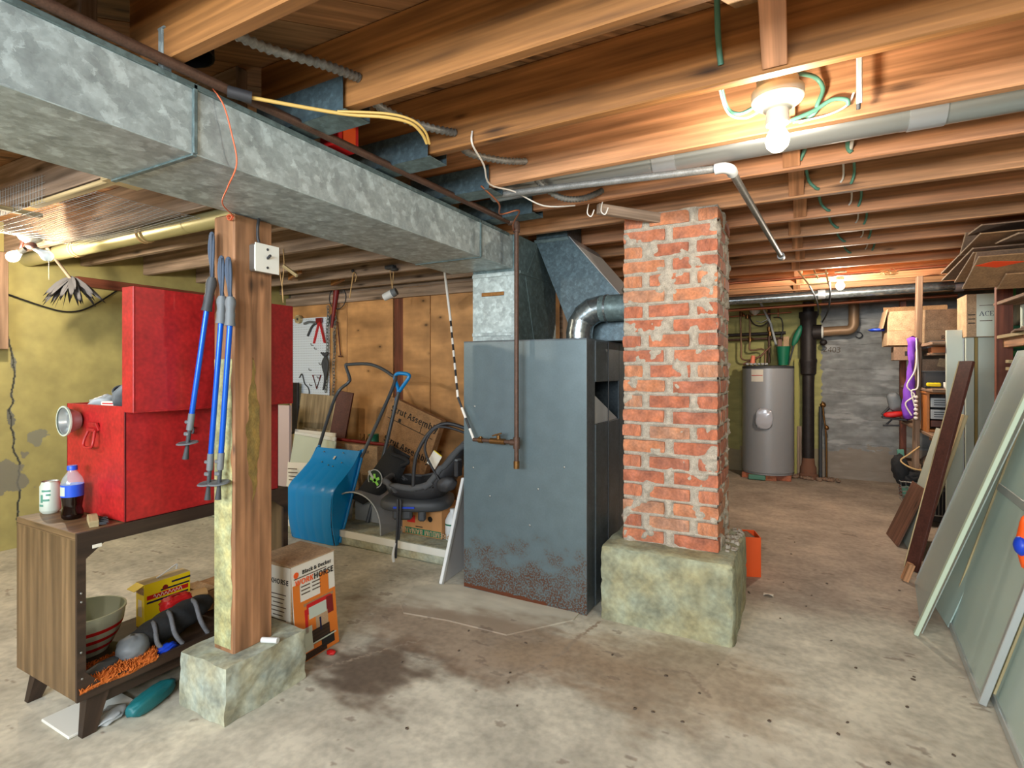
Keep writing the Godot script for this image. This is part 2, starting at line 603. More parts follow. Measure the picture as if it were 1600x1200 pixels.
	var furn := paint(384, 720, func(x: int, y: int) -> Color:
		var u := x / 384.0
		var h := 1.42 * (1.0 - y / 720.0)
		var b := rn.get_noise_2d(x * 0.8, y * 0.8)
		var f := fd.get_noise_2d(x * 3.0, y * 3.0)
		var a := 1.0 + 0.05 * b + 0.03 * f
		var c := Color(0.385 * a, 0.445 * a, 0.46 * a)
		var r := smoothstep(0.30, 0.0, h + 0.25 * b - 0.03) * smoothstep(0.0, 0.25, f + 0.28 * (0.25 - h) + 0.12)
		c = c.lerp(Color(0.36, 0.21, 0.14), r * 0.85)
		if h < 0.02 + 0.012 * b and u < 0.7: c = Color(0.4, 0.22, 0.14)
		return c)
	var dots := paint(64, 64, func(x: int, y: int) -> Color:
		var r := Vector2(x - 32, y - 32).length()
		return Color(0.22, 0.24, 0.25) if r < 8.0 else Color(0.86, 0.9, 0.93))
	var bolt := paint(128, 128, func(x: int, y: int) -> Color:
		var a := 0.82 + 0.22 * (fine.get_pixel(x * 4, y * 4).r - 0.5) + 0.15 * (blot.get_pixel(x * 4, y * 4).r - 0.5)
		return Color(a, a, a))
	var gt := ImageTexture.create_from_image(gimg(noise(9, 0.03, 3), 16, 256, 256, 256))

	var fm := mat("floor", Color.WHITE, 0.82, 0.0, floort, Vector2.ONE)
	fm.detail_enabled = true
	fm.detail_albedo = concd
	fm.detail_blend_mode = BaseMaterial3D.BLEND_MODE_MUL
	fm.detail_uv_layer = BaseMaterial3D.DETAIL_UV_2
	fm.heightmap_enabled = true
	fm.heightmap_texture = floort
	fm.heightmap_scale = 0.6
	mat("yellow_wall", Color.WHITE, 0.7, 0.0, yellow, Vector2.ONE, 0.5)
	mat("far_wall", Color.WHITE, 0.85, 0.0, back, Vector2.ONE, 1.0)
	mat("furnace_front", Color.WHITE, 0.32, 0.25, furn, Vector2.ONE, 0.05)
	mat("furnace_paint", Color(0.40, 0.44, 0.46), 0.34, 0.25, bolt, Vector2(2, 2))
	mat("plain_wall", Color(0.56, 0.54, 0.48), 0.9, 0.0, conc, Vector2(0.4, 0.4), 0.5)
	mat("wood_warm", Color(0.90, 0.67, 0.48), 0.62, 0.0, wood, Vector2(0.34, 4.0), 0.06)
	mat("wood_warm_b", Color(0.88, 0.63, 0.45), 0.62, 0.0, wood, Vector2(0.34, 4.0), 0.06)
	mat("wood_amber", Color(0.75, 0.52, 0.29), 0.58, 0.0, wood, Vector2(0.34, 4.0), 0.06)
	mat("wood_pale", Color(0.86, 0.70, 0.50), 0.7, 0.0, wood, Vector2(0.34, 4.0), 0.06)
	mat("wood_grey", Color(0.74, 0.65, 0.57), 0.8, 0.0, wood, Vector2(0.34, 4.0), 0.08)
	mat("wood_dusty", Color(0.66, 0.54, 0.44), 0.8, 0.0, wood, Vector2(0.34, 4.0), 0.08)
	mat("wood_post", Color(0.74, 0.54, 0.38), 0.7, 0.0, wood, Vector2(0.5, 3.0), 0.12)
	mat("wood_red", Color(0.55, 0.30, 0.20), 0.65, 0.0, wood, Vector2(0.4, 3.0), 0.08)
	mat("wood_cream", Color(0.92, 0.84, 0.64), 0.75, 0.0, wood, Vector2(0.34, 4.0), 0.06)
	mat("plank", Color(0.74, 0.54, 0.36), 0.7, 0.0, wood, Vector2(0.34, 4.0), 0.06)
	mat("plank_b", Color(0.70, 0.54, 0.38), 0.7, 0.0, wood, Vector2(0.34, 4.0), 0.06)
	mat("plywood", Color(0.90, 0.68, 0.45), 0.6, 0.0, ply, Vector2(0.82, 0.82), 0.03)
	mat("galvanized", Color(0.82, 0.86, 0.86), 0.45, 0.2, galv, Vector2(2.2, 2.2))
	mat("galvanized_dull", Color(0.50, 0.57, 0.57), 0.45, 0.3, galv, Vector2(3.0, 3.0))
	mat("galvanized_blue", Color(0.37, 0.44, 0.47), 0.4, 0.3, galv, Vector2(4.0, 4.0))
	mat("shiny_tin", Color(0.72, 0.74, 0.75), 0.26, 0.85, galv, Vector2(3.0, 3.0))
	mat("steel", Color(0.62, 0.62, 0.60), 0.4, 0.8)
	mat("grey_conduit", Color(0.60, 0.60, 0.58), 0.5, 0.3, bolt, Vector2(4, 4))
	mat("rusty_pipe", Color(0.42, 0.31, 0.25), 0.55, 0.35, bolt, Vector2(6, 6), 0.05)
	mat("brass", Color(0.62, 0.45, 0.26), 0.4, 0.8, bolt, Vector2(8, 8))
	mat("copper", Color(0.72, 0.45, 0.32), 0.4, 0.7)
	mat("cast_iron", Color(0.23, 0.20, 0.19), 0.55, 0.3, bolt, Vector2(3, 3), 0.1)
	mat("concrete", Color(0.76, 0.77, 0.71), 0.9, 0.0, conc, Vector2(1.3, 1.3), 0.5)
	mat("concrete_green", Color(0.70, 0.70, 0.60), 0.9, 0.0, conc, Vector2(1.1, 1.1), 0.7)
	mat("mortar", Color(0.82, 0.77, 0.69), 0.95, 0.0, bolt, Vector2(5, 5), 0.3)
	var bc := [Color(0.84, 0.53, 0.41), Color(0.80, 0.48, 0.37), Color(0.86, 0.57, 0.43), Color(0.77, 0.47, 0.37), Color(0.82, 0.59, 0.48)]
	for i in 5: mat("brick%d" % i, bc[i], 0.85, 0.0, conc, Vector2(2.3, 2.3), 0.35)
	mat("tape_silver", Color(0.74, 0.76, 0.78), 0.35, 0.6)
	mat("white_paint", Color(0.88, 0.88, 0.84), 0.5)
	mat("white_plastic", Color(0.86, 0.87, 0.86), 0.4)
	mat("porcelain", Color(0.9, 0.88, 0.8), 0.25)
	mat("black", Color(0.06, 0.06, 0.065), 0.6)
	mat("dark_rubber", Color(0.18, 0.18, 0.19), 0.55)
	mat("dark_grey", Color(0.24, 0.25, 0.26), 0.6)
	mat("mid_grey", Color(0.42, 0.44, 0.45), 0.55)
	mat("pale_grey", Color(0.68, 0.70, 0.70), 0.5)
	mat("red_paint", Color(0.79, 0.15, 0.15), 0.45, 0.0, bolt, Vector2(2, 2), 0.02)
	mat("red", Color(0.78, 0.10, 0.10), 0.5)
	mat("dark_red", Color(0.48, 0.09, 0.09), 0.5)
	mat("orange", Color(0.95, 0.36, 0.10), 0.5)
	mat("blue_plastic", Color(0.04, 0.56, 0.86), 0.3)
	mat("blue_metal", Color(0.06, 0.35, 0.80), 0.3, 0.3)
	mat("blue", Color(0.08, 0.25, 0.75), 0.4)
	mat("yellow", Color(0.93, 0.83, 0.06), 0.5)
	mat("green", Color(0.05, 0.42, 0.30), 0.5)
	mat("green_wire", Color(0.34, 0.55, 0.47), 0.5)
	mat("lime", Color(0.55, 0.85, 0.35), 0.6)
	mat("purple", Color(0.48, 0.24, 0.72), 0.7)
	mat("twine", Color(0.80, 0.66, 0.45), 0.9)
	mat("white_cord", Color(0.88, 0.86, 0.82), 0.8)
	mat("orange_wire", Color(0.86, 0.42, 0.26), 0.5)
	mat("card", Color(0.76, 0.58, 0.40), 0.85, 0.0, bolt, Vector2(3, 3))
	mat("card_pale", Color(0.84, 0.70, 0.54), 0.85, 0.0, bolt, Vector2(3, 3))
	mat("card_grey", Color(0.62, 0.50, 0.40), 0.85, 0.0, bolt, Vector2(3, 3))
	mat("walnut", Color(0.40, 0.27, 0.17), 0.5, 0.0, gt, Vector2(0.6, 4.0))
	mat("console_side", Color(0.52, 0.42, 0.29), 0.5, 0.0, wood, Vector2(0.4, 3.0))
	mat("console_frame", Color(0.27, 0.20, 0.15), 0.55, 0.0, wood, Vector2(0.4, 3.0))
	mat("brown_board", Color(0.42, 0.24, 0.19), 0.6, 0.0, bolt, Vector2(2, 2))
	mat("brown_panel", Color(0.55, 0.38, 0.30), 0.6, 0.0, wood, Vector2(0.5, 3.0))
	mat("pegboard", Color.WHITE, 0.6, 0.0, dots, Vector2(39.4, 39.4))
	mat("fabric_black", Color(0.15, 0.155, 0.16), 0.9, 0.0, bolt, Vector2(6, 6), 0.05)
	mat("fabric_grey", Color(0.48, 0.48, 0.49), 0.9, 0.0, bolt, Vector2(6, 6), 0.05)
	mat("rug_orange", Color(0.95, 0.52, 0.20), 0.95, 0.0, bolt, Vector2(8, 8), 0.2)
	mat("paper", Color(0.88, 0.86, 0.80), 0.8)
	mat("ink", Color(0.10, 0.09, 0.09), 0.7)
	mat("ink_soft", Color(0.36, 0.30, 0.24), 0.8)
	mat("heater_shell", Color(0.60, 0.61, 0.62), 0.35, 0.1)
	var g := mat("glass", Color(0.70, 0.84, 0.80, 0.22), 0.06)
	g.transparency = BaseMaterial3D.TRANSPARENCY_ALPHA
	g = mat("frosted", Color(0.78, 0.86, 0.82, 0.74), 0.28)
	g.transparency = BaseMaterial3D.TRANSPARENCY_ALPHA
	g = mat("clear_plastic", Color(0.85, 0.92, 0.95, 0.25), 0.1)
	g.transparency = BaseMaterial3D.TRANSPARENCY_ALPHA
	mat("cola", Color(0.07, 0.02, 0.015), 0.12)
	g = mat("bulb_glow", Color(1, 0.96, 0.88), 0.4)
	g.emission_enabled = true
	g.emission = Color(1.0, 0.93, 0.80)
	g.emission_energy_multiplier = 6.0
	g = mat("bulb_off", Color(0.75, 0.82, 0.88, 0.6), 0.15)
	g.transparency = BaseMaterial3D.TRANSPARENCY_ALPHA
	mat("label_blue", Color(0.12, 0.32, 0.80), 0.4)
	mat("can_white", Color(0.80, 0.84, 0.78), 0.35, 0.2)
	mat("teal", Color(0.10, 0.42, 0.44), 0.5)
	mat("skin_tan", Color(0.70, 0.55, 0.35), 0.7)


func lamp(called: String, at: Vector3, energy: float, r: float, label: String, box_h: float, cat := "lamp", octagon := true, big := false) -> Node3D:
	# at = centre of the glowing bulb; the holder and its metal box reach up box_h
	var t := thing(called, label, cat, at)
	var b := MB.new()
	b.lathe([Vector2(0, -r), Vector2(r * 0.5, -r * 0.87), Vector2(r * 0.87, -r * 0.5), Vector2(r, 0), Vector2(r * 0.93, r * 0.45), Vector2(r * 0.62, r * 1.05), Vector2(r * 0.46, r * 1.5)], Transform3D.IDENTITY, 20)
	part("bulb", b, "bulb_glow", t)
	if big:
		b = MB.new()
		b.lathe([Vector2(0.0, 0.05), Vector2(0.031, 0.05), Vector2(0.033, 0.055), Vector2(0.031, 0.09), Vector2(0.045, 0.098), Vector2(0.068, 0.115), Vector2(0.073, 0.124), Vector2(0.068, 0.130), Vector2(0.073, 0.138), Vector2(0.073, 0.150), Vector2(0.060, 0.156), Vector2(0.058, 0.18), Vector2(0.0, 0.185)], Transform3D.IDENTITY, 32)
		part("lamp_holder", b, "porcelain", t)
		r = 0.0545
	b = MB.new()
	if not big: b.lathe([Vector2(0.0, r * 1.45), Vector2(0.034, r * 1.45), Vector2(0.034, r * 1.6), Vector2(0.027, r * 1.7), Vector2(0.027, r * 2.6), Vector2(0.055, r * 2.9), Vector2(0.060, r * 3.3), Vector2(0.0, r * 3.3)], Transform3D.IDENTITY, 24)
	if not big: part("lamp_holder", b, "porcelain", t)
	b = MB.new()
	if octagon:
		b.lathe([Vector2(0.0, r * 3.3), Vector2(0.058, r * 3.3), Vector2(0.058, box_h), Vector2(0.0, box_h)], Transform3D.IDENTITY, 8)
	else:
		b.box(Vector3(0, (r * 3.3 + box_h) / 2, 0), Vector3(0.1, box_h - r * 3.3, 0.1), Basis.IDENTITY, 0.004)
	part("junction_box", b, "galvanized_dull", t)
	var l := OmniLight3D.new()
	l.name = "bulb_light"
	l.light_energy = energy
	l.light_color = Color(1.0, 0.94, 0.86)
	l.omni_range = 14.0
	l.omni_attenuation = 2.0
	l.light_size = 0.027
	l.shadow_enabled = true
	t.add_child(l)
	return t


func shell() -> void:
	# floor slab with its own map
	var b := MB.new()
	b.poly([Vector3(-5, 0, -7.5), Vector3(2, 0, -7.5), Vector3(2, 0, 2), Vector3(-5, 0, 2)], Vector3.UP, [Vector2(0, 0), Vector2(1, 0), Vector2(1, 1), Vector2(0, 1)])
	var m := b.mesh()
	var a := m.surface_get_arrays(0)
	var uv2 := PackedVector2Array()
	for p in b.v: uv2.append(Vector2(p.x, p.z) * 0.9)
	a[Mesh.ARRAY_TEX_UV2] = uv2
	var fmesh := ArrayMesh.new()
	fmesh.add_surface_from_arrays(Mesh.PRIMITIVE_TRIANGLES, a)
	var fl := setting("floor", "worn bare concrete basement floor with brown stains")
	place("floor_surface", fmesh, M["floor"], fl)
	bpart("slab", Vector3(-1.5, -0.075, -2.75), Vector3(7, 0.148, 9.5), "plain_wall", fl, 0.0)

	# the slightly raised old pad before the furnace
	b = MB.new()
	b.prism(PackedVector2Array([Vector2(-1.88, -2.235), Vector2(-1.80, -2.16), Vector2(-1.55, -2.20), Vector2(-1.22, -2.21), Vector2(-1.0, -2.50), Vector2(-1.0, -2.62), Vector2(-1.72, -2.62), Vector2(-1.97, -2.46)]), 0.010, Transform3D(Basis(Vector3.RIGHT, Vector3.BACK, Vector3.DOWN), Vector3(0, 0.002, 0)))
	for j in b.t.size(): b.t[j] = Vector2((b.v[j].x + 5.0) / 7.0, (b.v[j].z + 7.5) / 9.5)
	part("old_pad", b, "floor", fl)
	# walls with thickness
	b = MB.new()
	b.poly([Vector3(-4.88, 0, 1.5), Vector3(-4.88, 0, -3.95), Vector3(-4.88, 2.3, -3.95), Vector3(-4.88, 2.3, 1.5)], Vector3.RIGHT, [Vector2(0, 1), Vector2(1, 1), Vector2(1, 0), Vector2(0, 0)])
	var w := setting("wall_left", "mustard yellow painted wall with a crack and peeling patches")
	part("painted_surface", b, "yellow_wall", w)
	bpart("wall_body", Vector3(-4.985, 1.15, -2.75), Vector3(0.2, 2.6, 9.6), "plain_wall", w, 0.0)
	w = setting("wall_back", "grey concrete wall with board marks and a yellow end")
	b = MB.new()
	b.poly([Vector3(-2.0, 0, -7.3), Vector3(2.0, 0, -7.3), Vector3(2.0, 2.3, -7.3), Vector3(-2.0, 2.3, -7.3)], Vector3.BACK, [Vector2(0, 1), Vector2(1, 1), Vector2(1, 0), Vector2(0, 0)])
	part("concrete_surface", b, "far_wall", w)
	bpart("wall_body", Vector3(-1.5, 1.15, -7.41), Vector3(7.2, 2.6, 0.2), "plain_wall", w, 0.0)
	w = setting("wall_right", "grey concrete wall behind the shelves")
	bpart("wall_body", Vector3(1.98, 1.15, -2.75), Vector3(0.2, 2.6, 9.6), "plain_wall", w, 0.0)
	w = setting("wall_front", "concrete wall behind the camera with an added window")
	# gap for an added window, out of view, that gives fill light
	bpart("wall_body", Vector3(-3.55, 1.15, 2.05), Vector3(2.9, 2.6, 0.2), "plain_wall", w, 0.0)
	bpart("wall_body", Vector3(1.45, 1.15, 2.05), Vector3(1.3, 2.6, 0.2), "plain_wall", w, 0.0)
	bpart("wall_body", Vector3(-0.65, 0.5, 2.05), Vector3(2.9, 1.3, 0.2), "plain_wall", w, 0.0)
	bpart("wall_body", Vector3(-0.65, 2.3, 2.05), Vector3(2.9, 0.3, 0.2), "plain_wall", w, 0.0)

	# frame, panes and area light of the added fill window
	var wf := setting("window_1", "added wide basement window behind the camera, for fill light")
	for y in [1.17, 2.13]: bpart("window_frame", Vector3(-0.65, y, 2.02), Vector3(2.9, 0.05, 0.06), "white_paint", wf)
	for i in 4: bpart("window_frame", Vector3(-2.075 + i * 0.95, 1.65, 2.02), Vector3(0.05, 0.92, 0.06), "white_paint", wf)
	for i in 3: bpart("pane", Vector3(-1.6 + i * 0.95, 1.65, 2.03), Vector3(0.89, 0.90, 0.006), "glass_clear", wf, 0.0)
	var al := AreaLight3D.new()
	al.name = "window_fill"
	al.area_size = Vector2(2.7, 0.9)
	al.light_energy = WINDOW_FILL
	al.light_color = Color(0.93, 0.97, 1.0)
	al.area_range = 14.0
	al.area_attenuation = 2.0
	al.shadow_enabled = true
	al.position = Vector3(-0.65, 1.65, 1.94)
	add_child(al)

	# plywood partition: studs behind, sheets in front
	w = setting("wall_middle", "partition clad in knotty plywood sheets")
	var xs := [-4.87, -4.02, -3.42, -3.30, -2.98, -1.70]
	var zs := [0.0, 0.0, -0.012, 0.004, 0.0]
	for i in 5:
		var o := bpart("plywood_sheet", Vector3((xs[i] + xs[i + 1]) / 2, 1.03, -3.962 + zs[i]), Vector3(xs[i + 1] - xs[i] - 0.006, 2.02, 0.018), "plywood" if i != 2 else "wood_red", w, 0.002)
		o.mesh = boxm(Vector3(xs[i + 1] - xs[i] - 0.006, 2.02, 0.018), 0.002, Vector2(i * 0.53, i * 0.29)).mesh()
		o.set_surface_override_material(0, M["plywood"] if i != 2 else M["wood_red"])
	bpart("top_plate", Vector3(-3.3, 1.985, -3.93), Vector3(3.15, 0.09, 0.04), "wood_grey", w)
	bpart("wall_body", Vector3(-3.28, 1.15, -4.03), Vector3(3.2, 2.3, 0.1), "wood_grey", w, 0.0)

	# ceiling: diagonal boards on joists
	var c := setting("ceiling", "open ceiling of wooden joists under diagonal floor boards")
	bpart("upper_floor", Vector3(-1.5, 2.40, -2.75), Vector3(7.2, 0.16, 9.7), "wood_grey", c, 0.0)
	var room := PackedVector2Array([Vector2(-4.9, -7.35), Vector2(1.9, -7.35), Vector2(1.9, 1.95), Vector2(-4.9, 1.95)])
	var d := Vector2(1, -1).normalized()
	var q := Vector2(1, 1).normalized()
	var k := 0
	for i in range(-60, 30):
		var s := i * 0.142
		var strip := PackedVector2Array([q * s - d * 12, q * (s + 0.138) - d * 12, q * (s + 0.138) + d * 12, q * s + d * 12])
		for pg in Geometry2D.intersect_polygons(strip, room):
			b = MB.new()
			b.prism(pg, 0.02, Transform3D(Basis(Vector3.RIGHT, Vector3.BACK, Vector3.DOWN), Vector3(0, 2.296, 0)))
			# grain along the board
			for j in b.t.size():
				var p := b.v[j]
				var g := Vector2(p.x, p.z)
				b.t[j] = Vector2(g.dot(d) + i * 0.77, g.dot(q) - s + i * 0.061)
			part("subfloor_board", b, ["plank", "plank_b", "plank"][absi(i * 7) % 3], c)
	var warm := ["wood_amber", "wood_warm", "wood_warm_b"]
	var nj := 0
	for i in range(-7, 14):
		var z := -2.012 - 0.4065 * i - 0.019
		if z < -7.3 or z > 1.9: continue
		var mm: String = "wood_amber" if i < 0 else warm[1 + i % 2]
		var len := 1.88 + 1.62
		var o := place("joist", boxm(Vector3(len, 0.225, 0.04), 0.004, Vector2(i * 0.61, i * 0.083)).mesh(), M[mm], c)
		o.position = Vector3((1.88 - 1.62) / 2, 2.0600 + 0.1125, z)
	for i in range(-9, 6):
		var z := -2.49 - 0.447 * i - 0.02
		if z < -3.9 or z > 1.9: continue
		var o := place("joist", boxm(Vector3(3.2, 0.225, 0.042), 0.004, Vector2(i * 0.47 + 0.3, i * 0.057)).mesh(), M["wood_grey"], c)
		o.position = Vector3(-4.88 + 1.605, 2.0600 + 0.1125, z)
	# cross bracing between the right-hand joists
	for i in range(-4, 12):
		var z := -2.012 - 0.4065 * i - 0.04
		if z < -6.9: continue
		var x := -0.10 + 0.015 * (i % 3)
		b = MB.new()
		b.bar(Vector3(x, 2.075, z), Vector3(x, 2.27, z - 0.365), 0.062, 0.019, Vector3.RIGHT, 0.002)
		part("cross_brace", b, "wood_pale", c)
		b = MB.new()
		b.bar(Vector3(x + 0.07, 2.27, z), Vector3(x + 0.07, 2.075, z - 0.365), 0.062, 0.019, Vector3.RIGHT, 0.002)
		part("cross_brace", b, "wood_warm_b", c)


func duct_work() -> void:
	# main duct, x -1.87 .. -1.45, y 1.84 .. 2.03
	var t := thing("air_duct", "long rectangular galvanized air duct running under the joists to the furnace", "duct", Vector3(-1.66, 1.935, -1.0))
	var cut := [1.45, 0.13, -1.35, -1.70]
	for i in 3:
		var L: float = cut[i] - cut[i + 1]
		var o := place("duct_section", boxm(Vector3(0.42 - 0.002 * (i % 2), 0.19, L - 0.001), 0.002, Vector2(i * 0.37, 0.2)).mesh(), M["galvanized"], t)
		o.position = Vector3(0, 0, (cut[i] + cut[i + 1]) / 2)
	for z in [0.13, -1.35]:
		bpart("seam_cleat", Vector3(0.2125, 0, z), Vector3(0.008, 0.188, 0.012), "galvanized_dull", t, 0.002)
		bpart("seam_cleat", Vector3(0, -0.0975, z), Vector3(0.42, 0.006, 0.014), "galvanized_dull", t, 0.002)
	bpart("drip_edge", Vector3(0.2125, 0.088, -0.1), Vector3(0.008, 0.016, 3.1), "galvanized_dull", t, 0.002)
	# plenum on the furnace
	t = thing("supply_plenum", "galvanized plenum standing on the furnace where the long duct ends", "duct", Vector3(-1.58, 1.425, -2.94))
	var b := MB.new()
	b.prism(PackedVector2Array([Vector2(-0.14, 0.0), Vector2(0.15, 0.0), Vector2(0.15, 0.41), Vector2(0.15, 0.61), Vector2(-0.14, 0.61)]), 0.40, Transform3D(Basis.IDENTITY, Vector3(0, 0, 0.04)))
	part("plenum_box", b, "galvanized_dull", t)
	b = MB.new()
	b.prism(PackedVector2Array([Vector2(-0.16, 0.0), Vector2(0.16, 0.0), Vector2(0.28, 0.38), Vector2(0.10, 0.62), Vector2(-0.16, 0.62)]), 0.19, Transform3D(Basis(Vector3.BACK, Vector3.UP, Vector3.LEFT), Vector3(0.0575, 0.0, -0.16)))
	part("flared_back", b, "galvanized_dull", t)
	b = MB.new()
	b.poly([Vector3(-0.139, 0.005, 0.2425), Vector3(0.149, 0.005, 0.2425), Vector3(0.149, 0.40, 0.2425), Vector3(-0.139, 0.40, 0.2425)], Vector3.BACK)
	part("front_sheet", b, "galvanized", t)
	for y in [0.04, 0.385]: bpart("seam_cleat", Vector3(0.005, y, 0.246), Vector3(0.29, 0.02, 0.006), "galvanized", t, 0.002)
	bpart("sealing_strip", Vector3(0.0, 0.275, 0.246), Vector3(0.15, 0.022, 0.006), "brass", t, 0.002)
	bpart("side_cleat", Vector3(0.1545, 0.40, 0.0), Vector3(0.008, 0.02, 0.40), "galvanized_dull", t, 0.002)

	# slanted return boot
	t = thing("return_boot", "slanted galvanized return duct dropping from the joists behind the flue elbow", "duct", Vector3(-1.2, 1.425, -3.22))
	b = MB.new()
	b.prism(PackedVector2Array([Vector2(-0.237, 0.632), Vector2(-0.020, 0.632), Vector2(0.355, 0.19), Vector2(0.355, 0.0), Vector2(0.026, 0.0)]), 0.50, Transform3D.IDENTITY)
	part("slanted_body", b, "galvanized_blue", t)
	b = MB.new()
	b.box(Vector3(-0.13, 0.72, 0.128), Vector3(0.206, 0.175, 0.235), Basis.IDENTITY, 0.003)
	part("collar", b, "galvanized_blue", t)
	b = MB.new()
	b.box(Vector3(-0.13, 0.621, 0), Vector3(0.228, 0.022, 0.512), Basis.IDENTITY, 0.003)
	part("collar_seam", b, "galvanized_dull", t)
	b = MB.new()
	b.bar(Vector3(-0.017, 0.632, -0.005), Vector3(0.355, 0.193, -0.005), 0.002, 0.496, Vector3(0.6, 0.5, 0))
	part("pale_lid", b, "lid_pale", t)
	b = MB.new()
	b.bar(Vector3(-0.012, 0.628, 0), Vector3(0.03, 0.577, 0), 0.003, 0.50, Vector3(0.6, 0.5, 0))
	part("foil_tape", b, "tape_silver", t)

	# flue elbow and pipe into the chimney
	t = thing("flue_pipe", "galvanized flue elbow turning from the furnace top into the brick chimney", "pipe", Vector3(-1.11, 1.42, -2.87))
	var r := 0.075
	var pts := []
	for i in 5:
		var a := PI / 2 * i / 4
		pts.append(Vector3(0.13 - 0.13 * cos(a), 0.05 + 0.13 * sin(a), 0))
	b = MB.new()
	b.tube([Vector3(0, 0.0, 0), Vector3(0, 0.05, 0)], r, 24)
	part("pipe_collar", b, "shiny_tin", t)
	for i in 4:
		b = MB.new()
		var d: Vector3 = (pts[i + 1] - pts[i]).normalized() * 0.016
		b.tube([pts[i] - d, pts[i + 1] + d], r - 0.002 * (i % 2), 24)
		part("elbow_gore", b, "shiny_tin", t)
	b = MB.new()
	b.tube([Vector3(0.13, 0.18, 0), Vector3(0.302, 0.18, 0)], r - 0.001, 24)
	part("straight_pipe", b, "galvanized_dull", t)
	b = MB.new()
	b.tube([Vector3(0.16, 0.18, 0), Vector3(0.172, 0.18, 0)], r + 0.003, 24)
	part("crimp_ring", b, "shiny_tin", t)

	# furnace: hollow cabinet with a hole and bent flap in its side
	t = thing("furnace", "tall grey steel furnace with a rust-speckled foot beside the brick chimney", "furnace", Vector3(-1.3315, 0, -2.94))
	b = MB.new()
	b.poly([Vector3(-0.3735, 0.012, 0.36), Vector3(0.3735, 0.002, 0.36), Vector3(0.3735, 1.41, 0.36), Vector3(-0.3735, 1.42, 0.36)], Vector3.BACK, [Vector2(0, 1), Vector2(1, 1), Vector2(1, 0), Vector2(0, 0)])
	b.box(Vector3(0, 0.712, 0.355), Vector3(0.747, 1.41, 0.008), Basis.IDENTITY, 0.002)
	part("front_panel", b, "furnace_front", t)
	bpart("side_panel", Vector3(-0.37, 0.712, 0), Vector3(0.008, 1.41, 0.70), "furnace_paint", t)
	bpart("back_panel", Vector3(0, 0.712, -0.355), Vector3(0.74, 1.41, 0.008), "furnace_paint", t)
	bpart("top_panel", Vector3(0, 1.416, 0), Vector3(0.75, 0.01, 0.72), "furnace_paint", t)
	# right side around the opening z .235 .. -.185, y .97 .. 1.19
	bpart("side_panel", Vector3(0.37, 0.712, 0.295), Vector3(0.008, 1.41, 0.118), "furnace_paint", t)
	b = MB.new()
	b.box(Vector3(0.374, 0.487, 0.03), Vector3(0.01, 0.96, 0.41), Basis.IDENTITY, 0.003)
	b.box(Vector3(0.374, 1.303, 0.03), Vector3(0.01, 0.22, 0.41), Basis.IDENTITY, 0.003)
	b.box(Vector3(0.374, 0.712, -0.268), Vector3(0.01, 1.41, 0.18), Basis.IDENTITY, 0.003)
	part("side_panel", b, "furnace_paint", t)
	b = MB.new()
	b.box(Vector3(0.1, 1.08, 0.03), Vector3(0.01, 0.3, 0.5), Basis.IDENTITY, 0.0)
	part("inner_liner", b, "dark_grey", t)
	b = MB.new()
	b.prism(PackedVector2Array([Vector2(0.235, 1.125), Vector2(0.235, 0.968), Vector2(-0.18, 0.968)]), 0.004, Transform3D(Basis(Vector3.BACK, Vector3.UP, Vector3.LEFT), Vector3(0.366, 0, 0)))
	part("bent_flap", b, "pale_grey", t)
	bpart("panel_seam", Vector3(0.381, 0.712, 0.03), Vector3(0.004, 1.40, 0.006), "dark_grey", t, 0.001)
	for p in [[-0.30, 1.05], [-0.02, 1.02], [-0.20, 0.55], [0.10, 0.62], [0.25, 0.75], [-0.31, 0.70], [0.05, 0.42]]:
		b = MB.new()
		b.lump(Vector3(p[0], p[1], 0.3605), Vector3(0.006, 0.006, 0.003), Basis.IDENTITY, 0.0, 1.0, 1, 8, 5)
		part("screw", b, "steel", t)

	# round duct between two joists
	t = thing("round_duct", "shiny round tin duct tucked up between two warm brown joists", "duct", Vector3(0.3, 2.13, -2.225))
	for s in [[-1.6, -0.82], [-0.80, 0.02], [0.0, 0.80], [0.79, 1.57]]:
		b = MB.new()
		b.tube([Vector3(s[0], 0, 0), Vector3(s[1], 0, 0)], 0.064 + (0.001 if s[0] > -0.5 else 0.0), 24)
		part("pipe_section", b, "clean_tin", t)
	for s in [[-0.83, -0.74], [0.02, 0.12]]:
		b = MB.new()
		b.tube([Vector3(s[0], 0, 0), Vector3(s[1], 0, 0)], 0.068, 24)
		part("foil_tape", b, "tape_silver", t)
	t = thing("support_pipe", "grey pipe that runs below the round duct and turns back at an elbow", "pipe", Vector3(-0.24, 2.005, -2.12))
	b = MB.new()
	b.tube([Vector3(-0.95, 0.05, 0.0), Vector3(-0.02, 0.0, 0.0)], 0.0145, 12)
	part("pipe_run", b, "grey_conduit", t)
	b = MB.new()
	b.tube(curve([Vector3(-0.04, 0.0, 0), Vector3(-0.01, 0.0, 0), Vector3(0.012, -0.004, -0.02), Vector3(0.016, -0.008, -0.05)], 4), 0.020, 14)
	part("elbow", b, "pale_grey", t)
	b = MB.new()
	b.tube([Vector3(0.016, -0.008, -0.04), Vector3(0.135, -0.02, -1.72)], 0.0145, 12)
	part("pipe_run", b, "grey_conduit", t)
	b = MB.new()
	b.tube([Vector3(0.132, -0.02, -1.68), Vector3(0.136, -0.02, -1.74)], 0.022, 14)
	part("end_cap", b, "pale_grey", t)

	# sheet metal channels that wrap the ends of the joists over the duct
	var k := 0
